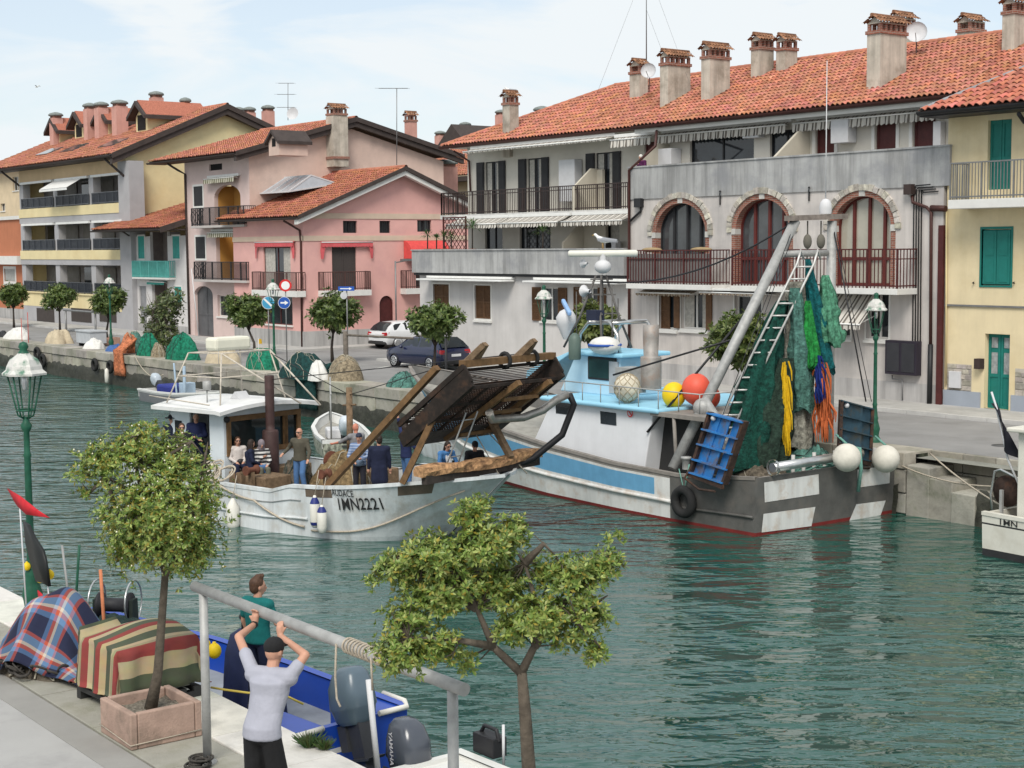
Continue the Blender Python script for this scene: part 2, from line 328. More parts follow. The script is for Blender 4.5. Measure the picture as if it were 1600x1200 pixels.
def arch_fill(mb, F, a0, a1, zs, zt, depth, m=0, n=12, rm=None):
    """solid above an arch inside the rectangle a0..a1, zs..zt"""
    ca, ra, rz = (a0+a1)/2, (a1-a0)/2, zt-zs
    arc = [(ca-ra*math.cos(math.pi*i/n), zs+rz*math.sin(math.pi*i/n)) for i in range(n+1)]
    for (p, q) in zip(arc[:-1], arc[1:]):
        mb.poly([F.P(*p, 0), F.P(*q, 0), F.P(q[0], zt+.0005, 0), F.P(p[0], zt+.0005, 0)], m)
        mb.poly([F.P(*p, 0), F.P(*q, 0), F.P(*q, -depth), F.P(*p, -depth)], m if rm is None else rm)
M_glass = glassmat('window_glass'); M_glass2 = glassmat('window_glass_sky', (.05, .055, .06), .04, .9)
M_dark = mat('dark_interior', (.012, .011, .011), .9, .3); M_curtain = mat('curtain', (.42, .40, .36), .9, .25, 9)
M_trim = mat('white_trim', (.66, .65, .62), .7, .06); M_brownsh = mat('brown_shutter', (.12, .062, .03), .7, .2, 6); M_darksh = mat('dark_shutter', (.022, .022, .024), .6, .2)
M_maroon = mat('maroon_paint', (.075, .018, .017), .55, .2, 5); M_brnmetal = mat('brown_gutter', (.06, .022, .018), .5, .2); M_blackm = mat('black_metal', (.02, .02, .022), .5, .2); M_greym = mat('grey_rail', (.20, .20, .20), .45, .15, metal=.4)
M_teal = mat('teal_shutter', (.012, .16, .135), .6, .12, 4); M_conc = mat('concrete', (.39, .39, .385), .9, .12, 1.2, bump=.25, bscale=25, streak=.45, stain=(.22, .225, .24), sscale=.7, samt=.6)
M_tile = mat('roof_tile', (.43, .175, .112), .9, .22, 3, stain=(.30, .14, .09), sscale=.5, samt=.5, tint=True, bump=.3, bscale=60); M_tileold = mat('old_roof_tile', (.24, .12, .075), .95, .35, 9, tint=True); M_under = mat('roof_underlay', (.07, .03, .02), .95)
M_fascia = mat('dark_fascia', (.055, .042, .038), .7, .2, 3); M_brick = mat('red_brick', (.25, .095, .065), .9, brick=(.30, .25, .21))
M_awn = mat('striped_awning', (1, 1, 1), .85, .12, 4, wave=([(0, (.56, .53, .48)), (.45, (.10, .09, .08)), (.6, (.56, .53, .48)), (.78, (.16, .14, .12))], 0, .42))
M_awnd = mat('brown_striped_awning', (1, 1, 1), .85, .12, 4, wave=([(0, (.36, .30, .22)), (.4, (.14, .09, .06)), (.6, (.36, .30, .22)), (.75, (.2, .13, .09))], 0, .3))
M_rolled = mat('rolled_awning', (.70, .70, .68), .6, .06); M_ac = mat('white_box_paint', (.55, .55, .56), .6, .06)
def sub(mb, name, m, par, **k): return mb.build(name, m, par, **k)
def window(par, F, r, style='plain', depth=.22, shm=None, frame=M_trim, name='window', sill=True, border=0., glass=None):
    a0, a1, z0, z1 = r; w = MB(); t = .055
    if border:
        for q in ((a0-border, a0, z0-border, z1+border), (a1, a1+border, z0-border, z1+border), (a0, a1, z1, z1+border), (a0, a1, z0-border, z0)): F.box(w, *q, -.02, .025)
    for q in ((a0, a0+t, z0, z1), (a1-t, a1, z0, z1), (a0+t, a1-t, z1-t, z1), (a0+t, a1-t, z0, z0+t)): F.box(w, *q, -depth-.02, -depth+.04)
    if a1-a0 > .8 and style in ('plain', 'curtain', 'open'): F.box(w, (a0+a1)/2-.04, (a0+a1)/2+.04, z0+t, z1-t, -depth-.02, -depth+.035)
    o = w.build(name, frame, par)
    p = MB(); F.quad(p, a0+t, a1-t, z0+t, z1-t, -depth, 0)
    if style == 'curtain':
        n = 9
        for (b0, b1) in ((a0+t, a0+(a1-a0)*.4), (a1-(a1-a0)*.3, a1-t)):
            rows = [[F.P(b0+(b1-b0)*k/n, z, -depth+.02+.012*(k % 2)) for k in range(n+1)] for z in (z0+t, z1-t)]; p.sheet(rows, 1)
    p.build('pane', [glass or M_glass, M_curtain], o)
    shm = shm or M_brownsh
    def leaf(b0, b1, c0, slat=True):
        q = MB(); F.box(q, b0, b0+.05, z0, z1, c0, c0+.045); F.box(q, b1-.05, b1, z0, z1, c0, c0+.045)
        for zz in (z0, (z0+z1)/2-.03, z1-.06): F.box(q, b0+.05, b1-.05, zz, zz+.06, c0, c0+.045)
        z = z0+.06
        while z < z1-.1:
            q.hexa([F.P(b0+.05, z, c0), F.P(b1-.05, z, c0), F.P(b1-.05, z, c0+.01), F.P(b0+.05, z, c0+.01), F.P(b0+.05, z+.085, c0+.02), F.P(b1-.05, z+.085, c0+.02), F.P(b1-.05, z+.085, c0+.035), F.P(b0+.05, z+.085, c0+.035)]); z += .085
        q.build('shutter', shm, o)
    mid = (a0+a1)/2
    if style == 'closed': leaf(a0+.01, mid-.01, -depth+.06); leaf(mid+.01, a1-.01, -depth+.06)
    if style == 'open': h = (a1-a0)/2; leaf(a0-h, a0-.02, .02); leaf(a1+.02, a1+h, .02)
    if style == 'half': leaf(a0+.01, mid, -depth+.06)
    if sill:
        q = MB(); F.box(q, a0-.08, a1+.08, z0-.09-border, z0-border-.001, -.1, .09); q.build('sill', M_trim, o)
    return o
def doorp(par, F, r, m, panels=2, depth=.2, name='door'):
    a0, a1, z0, z1 = r; q = MB(); F.box(q, a0, a1, z0, z1, -depth-.05, -depth); mid = (a0+a1)/2
    for (b0, b1) in (((a0, mid), (mid, a1)) if panels == 2 else ((a0, a1),)):
        F.box(q, b0+.01, b0+.09, z0, z1, -depth, -depth+.025); F.box(q, b1-.09, b1-.01, z0, z1, -depth, -depth+.025)
        for zz in (z0, z0+(z1-z0)*.42, z1-.12): F.box(q, b0+.09, b1-.09, zz, zz+.11, -depth, -depth+.025)
    return q.build(name, m, par)
def rail(mb, pts, z0, h, gap=.13, r=.012, top=.022, m=0, mid=None):
    """railing along a polyline of xy points"""
    for p, q in zip(pts[:-1], pts[1:]):
        p, q = npa(*p[:2]), npa(*q[:2]); L_ = np.linalg.norm(q-p); n = max(1, int(L_/gap))
        for zz in (z0+h, z0+.09): mb.bar((*p, zz), (*q, zz), top*2, top*2, m)
        if mid: mb.bar((*p, z0+mid), (*q, z0+mid), top*1.6, top*1.6, m)
        for i in range(n+1):
            x, y = p+(q-p)*i/n; k = 2.2 if i % 10 == 0 else 1; mb.bar((x, y, z0-.02), (x, y, z0+h), r*2*k, r*2*k, m)
def balcony(par, F, a0, a1, z, out, h=1., slab=.16, sm=None, rm=None, gap=.13, r=.012, back=0., mid=None, name='balcony'):
    s = MB(); F.box(s, a0, a1, z-slab, z, -back, out); o = s.build(name, sm or M_trim, par, bevel=.01)
    q = MB(); e = .05; pts = [F.P(a0+e, 0, 0), F.P(a0+e, 0, out-e), F.P(a1-e, 0, out-e), F.P(a1-e, 0, 0)]; rail(q, pts, z, h, gap, r, mid=mid); q.build('railing', rm or M_blackm, o)
    return o
def awning(par, F, a0, a1, zt, out, drop, val=.22, m=None, n=None, cass=True, c0=.05, folds=0.):
    """fabric awning: sloping sheet with a scalloped valance"""
    s = MB(); n = n or max(4, int((a1-a0)/.21)); th = .02
    rows = []
    for t in (0, .5, 1): rows.append([F.P(a0+(a1-a0)*i/(2*n), zt-drop*t-.03*math.sin(math.pi*t), c0+out*t) for i in range(2*n+1)])
    rows.append([F.P(a0+(a1-a0)*i/(2*n), zt-drop-val+(.06 if i % 2 == 0 else 0.), c0+out+.015+folds*(i % 2)) for i in range(2*n+1)])
    s.sheet(rows, 0, False)
    p0, p1 = F.P(a0, zt-drop, c0+out+.01), F.P(a1, zt-drop, c0+out+.01); s.tube([p0, p1], .03, 5, 1)
    if cass: F.box(s, a0-.04, a1+.04, zt-.02, zt+.12, 0, .14, 1)
    for a in (a0+.1, a1-.1): s.tube([F.P(a, zt-drop, c0+out), F.P(a, zt-drop*.6-.1, c0)], .018, 4, 1)
    return s.build('awning', [m or M_awn, M_rolled], par)
def gutter(par, F, a0, a1, z, c, r=.09, m=None):
    s = MB(); n = 8; rows = []
    for k in range(n+1):
        t = math.pi+math.pi*k/n; rows.append([F.P(a, z+r*math.sin(t), c+r*math.cos(t)) for a in (a0, a1)])
    s.sheet(rows, 0); F.box(s, a0, a1, z-.02, z+.06, c-r-.05, c-r); return s.build('gutter', m or M_brnmetal, par)
def pipe(par, pts, r=.055, m=None, name='downspout'):
    s = MB(); s.tube(pts, r, 8); return s.build(name, m or M_brnmetal, par)
PROF = [(0, 0), (.12, .005), (.22, .035), (.42, .07), (.62, .07), (.82, .035), (.92, .005), (1, 0)]
def tiles(par, p0, ex, es, L_, S_, tw=.24, tl=.38, m=None, mask=None, old=False, hue=1., name='roof_tiles', step=.035, hgt=1.):
    """a slope of barrel tiles, one curved piece per tile, overlapping course by course"""
    p0, ex, es = npa(*p0), unit(ex), unit(es); nn = np.cross(ex, es); nn = nn if nn[2] > 0 else -nn
    nx, ny = max(1, round(L_/tw)), max(1, round(S_/tl)); tw, tl = L_/nx, S_/ny; s = MB()
    for j in range(ny):
        for i in range(nx):
            if mask and not mask((i+.5)*tw, (j+.5)*tl): continue
            k = rnd.gauss(1, .14)*hue; t = (k*1.02, k*rnd.uniform(.85, 1.15), k*rnd.uniform(.8, 1.2))
            if old or rnd.random() < .05: d = rnd.uniform(.55, .95); t = tuple(c*d for c in t)
            ox, os_ = rnd.uniform(-.015, .015), rnd.uniform(-.025, .025); lo, hi = [], []
            for (a, h) in PROF:
                h *= tw/.24*hgt; b = p0+ex*(i*tw+a*tw+ox); lo.append(b+es*(j*tl-.03+os_)+nn*(h+step+.012)); hi.append(b+es*((j+1)*tl+.02)+nn*(h*.9+.004))
            s.sheet([lo, hi], 0, False, c=t)
            lo2 = [p-nn*.022 for p in lo]; s.sheet([lo2, lo], 0, False, c=tuple(c*.9 for c in t))
    u = MB(); c = [p0, p0+ex*L_, p0+ex*L_+es*S_, p0+es*S_]
    if not mask: s.poly([q-nn*.01 for q in c], 1)
    return s.build(name, [m or M_tile, M_under], par, kind='stuff')
def ridge(par, p, q, r=.12, m=None, name='ridge_tiles'):
    s = MB(); p, q = npa(*p), npa(*q); L_ = np.linalg.norm(q-p); n = max(1, int(L_/.4)); d = (q-p)/n; e = unit(np.cross(d, (0, 0, 1)))
    for i in range(n):
        k = rnd.uniform(.8, 1.1)
        for (a, b) in ((0, 1.06),):
            rows = [[p+d*(i+t)+e*r*(1+.12*(1-t))*math.cos(math.pi*j/6)+npa(0, 0, 1)*(r*(1+.12*(1-t))*math.sin(math.pi*j/6)-.02) for j in range(7)] for t in (a, b)]
            s.sheet(rows, 0, False, c=(k, k*.95, k*.95))
    return s.build(name, m or M_tile, par, kind='stuff')
M_chim = mat('chimney_plaster', (.50, .45, .38), .95, .15, 2, bump=.25, streak=.35, stain=(.20, .17, .13), sscale=1.3, samt=.55); M_chimp = mat('pink_chimney', (.55, .30, .25), .9, .08, 2, streak=.12); M_capg = mat('grey_cap', (.18, .20, .19), .8, .25, 8)
def chimney(par, base, w, d, h, style='house', sh=None):
    """shaft, brick band, open lantern with pillars and a small tiled gable cap ('house') or a round lid ('lid'); base = foot on the roof"""
    x, y, z = base; s = MB(); mats = [sh or M_chim, M_brick, M_tileold, M_capg, M_dark]
    s.box(x-w/2, x+w/2, y-d/2, y+d/2, z-1.2, z+h)
    if style == 'house':
        s.box(x-w/2-.05, x+w/2+.05, y-d/2-.05, y+d/2+.05, z+h, z+h+.12, 1)
        n = max(2, round(d/.3)); hh = .24
        for i in range(n+1):
            for xx in (x-w/2+.06, x+w/2-.06): a = y-d/2+.06+(d-.12)*i/n; s.box(xx-.055, xx+.055, a-.055, a+.055, z+h+.12, z+h+.12+hh, 1)
        zt = z+h+.12+hh; ov = .15
        for sy in (-1, 1): s.poly([(x-w/2-.02, y+sy*(d/2-.02), zt), (x+w/2+.02, y+sy*(d/2-.02), zt), (x, y+sy*(d/2-.02), zt+.24)], 0)
        s.box(x-w/2, x+w/2, y-d/2, y+d/2, zt, zt+.04, 0)
        nx = max(3, round((d+2*ov)/.17)); tw = (d+2*ov)/nx
        for sx in (-1, 1):
            e0 = npa(x+sx*(w/2+ov), y-d/2-ov, zt-.02); es = npa(-sx*(w/2+ov), 0, .30)
            for j in range(2):
                for i in range(nx):
                    k = rnd.uniform(.6, 1.25); lo, hi = [], []
                    for (a, hp) in PROF[::2]+[PROF[-1]]:
                        b = e0+npa(0, (i+a)*tw, 0); lo.append(b+es*(j*.5)+npa(0, 0, hp*.8+.05)); hi.append(b+es*(j*.5+.53)+npa(0, 0, hp*.7+.02))
                    s.sheet([lo, hi], 2, False, c=(k, k, k*.9))
        s.tube([(x, y-d/2-ov, zt+.31), (x, y+d/2+ov, zt+.31)], .07, 6, 2, c=(.8, .8, .75))
    else:
        s.box(x-w*.42, x+w*.42, y-d*.42, y+d*.42, z+h, z+h+.16, 1); R_ = w*.72
        s.lathe([(R_*.75, 0), (R_, .05), (R_, .14), (R_*.8, .24), (R_*.25, .33), (0, .34)], (x, y, z+h+.14), 14, 3)
    return s.build('chimney', mats, par)
def onslope(px, py, p0, es): n = np.cross((1, 0, 0), es); return PL(px, py, p0, n)
def gable_tri(mb, F, a0, a1, z, ap, zp, m=0): mb.poly([F.P(a0, z), F.P(a1, z), F.P(ap, zp)], m)
def pl(name, col, **k): return mat(name, col, .92, k.pop('var', .07), k.pop('scale', 1.1), bump=.15, bscale=45, **k)
def grow(r, d): return (r[0]-d, r[1]+d, r[2]-d, r[3]+d)

# ------------------------------------------------------------------ house with the brick arches (right of centre)
M_pl8 = pl('grey_plaster', (.555, .515, .485), streak=.2, stain=(.34, .325, .32), sscale=.5, samt=.5)
def house_arches():
    F = Fr('y', 41.8); XL, XR = -46.9, -31.55; B = thing('arched_house', 'grey plaster house with three brick arches, maroon balconies and orange tile roof', 'house', (-39, 43, QZ), world=True)
    zf, zp0, zp1 = 5.55, 8.88, 10.14
    AR = [(1036, 1101, 318), (1160, 1232, 311), (1312, 1392, 306)]; ops = []; arcs = []
    for (x0, x1, yt) in AR:
        a0, z = F.px(x0-17, 400); a1, _ = F.px(x1+7, 400); zt = F.px((x0+x1)/2, yt-9)[1]; zs = zt-(a1-a0)*.43
        ops.append((a0, a1, zf, zt)); arcs.append((a0, a1, zs, zt))
    gw = [F.R(1030, 457, 1057, 514), F.R(1064, 457, 1105, 514), F.R(1148, 462, 1190, 520), F.R(1290, 470, 1329, 526), F.R(1354, 456, 1389, 529)]
    w = MB(); wall(w, F, XL, XR, QZ, zp0, ops+gw, .3)
    for a in arcs: arch_fill(w, F, *a, .02, 0)
    w.poly([(XR, 41.8, QZ), (XR, 52, QZ), (XR, 52, zp0), (XR, 41.8, zp0)]); w.poly([(XL, 41.8, QZ), (XL, 52, QZ), (XL, 52, 11.6), (XL, 41.8, zp0)]); w.build('wall', M_pl8, B)
    s = MB(); F.box(s, XL, XR, QZ, QZ+.75, -.1, .015); s.build('plinth', pl('plinth_grey', (.44, .425, .415), streak=.3), B)
    p = MB(); F.box(p, XL-.03, XR+.25, zp0, zp1, -.18, .05); p.box(XR+.07, XR+.25, 41.98, 44.2, zp0, zp1); F.box(p, XL-.05, XR+.27, zp1, zp1+.06, -.22, .09); p.build('parapet', M_conc, B); t = MB(); t.box(XL, XR, 41.98, 44.2, zp0+.1, zp0+.2); t.build('terrace_floor', M_conc, B)
    M_st = mat('arch_stone', (.42, .39, .34), .95, .3, 7, bump=.5, tint=True); M_brown = mat('maroon_frame', (.11, .022, .018), .5, .15)
    for n_, (a0, a1, zs, zt) in enumerate(arcs):
        ca, ra, rz = (a0+a1)/2, (a1-a0)/2, zt-zs; A = MB(); bd = .42
        # brick piers and inner brick ring lining the opening
        for (b0, b1) in ((a0, a0+.2), (a1-.2, a1)): F.box(A, b0, b1, zf, zs, -bd, .004)
        N_ = 16
        for i in range(N_):
            t0, t1 = math.pi*i/N_, math.pi*(i+1)/N_; q = [F.P(ca-(ra-k)*math.cos(t), zs+(rz-k)*math.sin(t), c) for c in (-bd, .004) for (t, k) in ((t0, 0), (t1, 0), (t1, .2), (t0, .2))]; A.hexa(q)
        ar = A.build('brick_arch', M_brick, B)
        for (b0, b1) in ((a0-.004, a0+.206), (a1-.206, a1+.004)): i = MB(); F.box(i, b0, b1, zs-.16, zs+.06, -bd+.01, .03); i.build('impost', mat('impost', (.50, .49, .46), .9), ar)
        k_ = MB(); F.box(k_, ca-.13, ca+.13, zt-.2, zt+.06, -.1, .02); k_.build('keystone', mat('impost', (.5, .49, .46)), ar)
        NS = 23
        for i in range(NS):
            e = .012; t0, t1 = -.06+(math.pi+.12)*i/NS+e/2, -.06+(math.pi+.12)*(i+1)/NS-e/2; r0, r1 = .0, .21+rnd.uniform(-.02, .03); o0 = .07+rnd.uniform(-.015, .03); m_ = MB()
            q = [F.P(ca-(ra+k)*math.cos(t), zs+(rz+k)*math.sin(t), c) for c in (-.02, o0) for (t, k) in ((t0, r0), (t1, r0), (t1, r1), (t0, r1))]; m_.hexa(q, c=tintv(.3)); m_.build('arch_stone', M_st, ar)
        # glazing with dark red frame
        W = MB(); g0, g1 = a0+.2, a1-.2; gm = MB()
        arcp = [(ca-(ra-.2)*math.cos(math.pi*i/14), zs+(rz-.2)*math.sin(math.pi*i/14)) for i in range(15)]
        gm.poly([F.P(g0, zf, -bd+.06)]+[F.P(*q, -bd+.06) for q in arcp]+[F.P(g1, zf, -bd+.06)])
        for (q, r_) in zip(arcp[:-1], arcp[1:]): W.bar(F.P(*q, -bd+.09), F.P(*r_, -bd+.09), .11, .11)
        fm = M_darksh if n_ == 0 else M_brown
        for f in (.0, .27, .54, .8, 1.):
            a = g0+(g1-g0)*f; tt = max(-1, min(1, (ca-a)/(ra-.2))); top = zs+(rz-.2)*math.sin(math.acos(tt)); F.box(W, a-.055, a+.055, zf, max(top, zs), -bd+.05, -bd+.14)
        for z in ((zf+.06, zf+.95, ) if n_ else (zf+.06,)): F.box(W, g0, g1, z-.05, z+.06, -bd+.05, -bd+.13)
        o = W.build('arched_window', fm, B); gm.build('pane', [M_glass2 if n_ < 2 else mat('cream_reflection_glass', (.36, .34, .28), .08, .12, 1.5, spec=.8)], o)  # third arch: reflection of cream houses opposite painted into the pane colour
    # balconies
    for (x0, x1, gr) in ((978, 1110, True), (1141, 1402, False)):
        out = 1.05; a0, a1 = F.px(x0, 442, out)[0], F.px(x1, 442, out)[0]; bo = balcony(B, F, a0, a1, zf-.02, out, 1.3, .2, M_trim, M_maroon, .155, .013, mid=.98)
        if gr: q = MB(); F.box(q, a0+.09, a1-.09, zf+.05, zf+1.15, out-.11, out-.09); q.build('panel', mat('grey_panel', (.15, .14, .135), .8), bo); [MB().sph((aa, 40.95, zf+1.3), (.6, .14, .1)).build('folded_sunblind', mat('tan_canvas', (.30, .22, .12), .9), bo) for aa in (a0+1.3, a1-.7)]
    for i, r in enumerate(gw):
        st_ = ('half', 'curtain', 'plain', 'plain', 'plain')[i]; window(B, F, r, st_, .2, border=.07)
    q = MB(); a0, a1, z0, z1 = gw[1]
    for b in (a0-.01, a1+.32): q = MB(); F.box(q, b-.32, b-.02, z0, z1, .03, .08); q.build('shutter', M_brownsh, B)
    awning(B, F, *F.R(1008, 445, 1093, 452)[:2], 5.28, .45, .12, .14, M_awnd); a0, a1, _, _ = F.R(1121, 445, 1225, 452); awning(B, F, a0, a1, 5.3, .9, .05, .1, M_awnd)
    q = MB(); F.box(q, a0-.1, a1+.1, 5.33, 5.40, 0, .95); q.build('awning_cover', M_rolled, B); a0, a1, _, _ = F.R(1283, 450, 1361, 490, .5); awning(B, F, a0, a1, 5.3, 1.0, 1.0, .22, M_awn, folds=.0)
    # roof terrace storey
    G = Fr('y', 44.0); XE, ZE = 43.05, 11.95; zt0 = zp0+.15
    ops = [G.R(1078, 200, 1178, 256), G.R(1203, 195, 1252, 250), G.R(1275, 190, 1304, 243), G.R(1368, 182, 1400, 240), G.R(1427, 178, 1462, 236), G.R(1007, 212, 1036, 250)]
    ops = [(a, b, zt0, 11.35) for a, b, _, _ in ops]; w = MB(); wall(w, G, XL, XR, zt0-.1, ZE, ops, .2); w.build('terrace_wall', pl('cream_white_plaster', (.56, .53, .47)), B)
    for i, r in enumerate(ops):
        if i in (2, 3, 4, 5): doorp(B, G, r, M_maroon, 1, .1, 'shutter_door')
        else: window(B, G, r, 'plain', .15, frame=M_darksh, sill=False)
        if i in (2, 3, 4):
            q = MB()
            for b in (r[0]-.16, r[1]+.02): G.box(q, b, b+.14, zt0, 11.4, -.02, .04)
            q.build('door_trim', M_trim, B)
    for k, (x0, y0, x1, y1, d) in enumerate(((1171, 204, 1196, 216, .4), (1312, 188, 1339, 224, .5), (1039, 233, 1065, 262, .6), (1466, 190, 1478, 234, .3))):
        q = MB(); G.box(q, *G.R(x0, y0, x1, y1), .02, d); q.build('air_conditioner' if k == 0 else 'utility_box', M_ac, B, bevel=.02)
    for (x0, x1) in ((1203, 1262), (1020, 1042)):   # slanted partition walls of the terrace
        a0, z1 = G.px(x0, 245), 0; a = G.px(x1, 240)[0]; q = MB(); q.prism([(a, 42.1, zt0), (a, 44, zt0), (a, 44, 11.2), (a, 43.4, 11.2), (a, 42.1, 10.2)], (.12, 0, 0)); q.build('partition', pl('cream_partition', (.50, .46, .38)), B)
    for (x0, x1) in ((1037, 1240), (1248, 1475), (963, 1030)):
        a0, a1, _, _ = G.R(x0, 195, x1, 200); awning(B, G, a0+.05, a1-.05, 11.65, .35, .14, .34, M_awn, cass=True, folds=.05)
    # roof
    YR, ZR = 49.0, 14.64; es = unit((0, YR-XE, ZR-ZE)); S_ = math.hypot(YR-XE, ZR-ZE); x0, x1 = -48.3, -29.2
    rf = tiles(B, (x0, XE, ZE), (1, 0, 0), es, x1-x0, S_, .235, .37, name='roof'); ridge(rf, (x0, YR, ZR+.05), (x1, YR, ZR+.05))
    q = MB(); q.poly([(x0, YR, ZR), (x1, YR, ZR), (x1, 55, ZE), (x0, 55, ZE)]); q.prism([(x0, XE, ZE-.02), (x0, 55, ZE-.02), (x0, YR, ZR-.04)], (.1, 0, 0)); q.prism([(x1-.1, XE, ZE-.02), (x1-.1, 55, ZE-.02), (x1-.1, YR, ZR-.04)], (.1, 0, 0)); q.box(x0, x1, XE+.02, 44, ZE-.06, ZE-.02); q.build('soffit', M_trim, rf)
    gutter(B, Fr('y', XE), x0+.2, -31.2, ZE-.02, .06, .13); q = MB(); q.box(x0+.2, -31.2, XE+.1, XE+.2, ZE-.3, ZE-.14); q.build('white_board', M_trim, B)
    p0 = (0, XE, ZE)
    for (bx, by, fw, sw, hpx) in ((1055, 152, 10, 38, 42), (1118, 150, 11, 35, 50), (1191, 117, 12, 24, 32), (1229, 108, 11, 22, 22), (1385, 128, 16, 50, 65), (998, 146, 14, 14, 24), (1590, 72, 12, 40, 40)):
        c = onslope(bx, by, p0, es); sc_ = FPX/np.dot(c-CAMP, FW); chimney(rf, (c[0], c[1], c[2]), max(.5, fw/sc_/.606), sw/sc_/.795, hpx/sc_+.15)
    for (bx, by, Yb) in ((1410, 60, 50.5), (1517, 66, 50)): c = PY(bx, by, Yb); chimney(rf, c, .6, .9, .35)
    # satellite dishes
    for (bx, by, r_, Yb) in ((1014, 112, .34, 46.5), (1432, 52, .40, 47.6)):
        c = PY(bx, by, Yb); d = unit((.55, -.8, .25)); a = unit(np.cross(d, (0, 0, 1))); b = np.cross(a, d); q = MB(); q.lathe([(0, .0), (r_*.6, .05), (r_, .14), (r_*1.0, .16)], c, 18, 0, ax=(a, b, d)); q.tube([c, c-d*.12, c-npa(0, 0, .9)], .025, 6, 1); q.tube([c-b*r_*.8, c-b*r_*.5+d*.55], .015, 5, 1); q.build('satellite_dish', [M_ac, M_greym], rf)
    c = PY(1010, 100, 49); q = MB(); q.tube([c, c+npa(0, 0, 5.2)], [.03, .015], 6)
    for (tx, ty) in ((1085, 150), (932, 148), (1060, 148)): e = onslope(tx, ty, p0, es); q.tube([c+npa(0, 0, 4.5 if tx != 1060 else 2.5), e], .006, 3)
    q.build('aerial_mast', M_greym, rf)
    # pipes on the facade
    def fp(x, y, c=.09): return F.P(*F.px(x, y, c), c)
    pipe(B, [G.P(*G.px(1026, 205, .9), .9), fp(1024, 228), fp(983, 266), fp(983, 450), fp(983, 540)], .06); pipe(B, [fp(983, 540), fp(983, 585)], .085, M_blackm, 'drain_foot')
    pipe(B, [fp(1001, 318), fp(1001, 330), fp(985, 345)], .05, M_blackm, 'overflow_pipe'); q = MB(); F.box(q, *F.R(996, 310, 1006, 324), 0, .2); q.build('rain_box', M_blackm, B)
    pipe(B, [fp(1425, 305), fp(1426, 316), fp(1448, 324), fp(1455, 332), fp(1454, 538)], .055); pipe(B, [fp(1454, 538), fp(1452, 634)], .085, M_blackm, 'drain_foot')
    q = MB(); F.box(q, *F.R(1419, 288, 1431, 304), 0, .25); q.build('rain_box', mat('brown_box', (.045, .03, .027), .6), B); pipe(B, [fp(1455, 325), fp(1478, 326)], .1)
    a0, a1, z0, z1 = F.R(1467, 330, 1475, 634); q = MB(); F.box(q, a0, a1, QZ+.12, 7.6, 0, .1); q.build('corner_strip', M_maroon, B)
    q = MB()
    for x in (1428, 1432, 1436, 1440): q.tube([fp(x+26, 288+(x-1428)*.9, .05), fp(x+3, 290+(x-1428)*.9, .05), fp(x, 296, .05), fp(x-2, 535, .05)], .022, 5)
    q.build('conduits', M_blackm, B)
    q = MB(); r = F.R(1391, 532, 1440, 585); F.box(q, *r, 0, .28, 0); m_ = (r[0]+r[1])/2
    for (b0, b1) in ((r[0]+.08, m_-.05), (m_+.05, r[1]-.08)): F.box(q, b0, b1, r[2]+.1, r[3]-.08, .28, .3, 1)
    q.build('meter_cabinet', [mat('cabinet_black', (.025, .02, .03), .5), mat('cabinet_panel', (.035, .035, .04), .3)], B, bevel=.01); pipe(B, [fp(1394, 586), fp(1394, 592), fp(1410, 594), fp(1410, 625)], .025, M_greym, 'cable_pipe')
    for (x, y) in ((1125, 302), (1264, 296)): q = MB(); q.tube([fp(x, y-3, 0), fp(x, y-3, .25)], .04, 6); q.tube([fp(x, y, .04), fp(x, y+18, .03)], .03, 5); q.build('rain_spout', M_blackm, B)
house_arches()
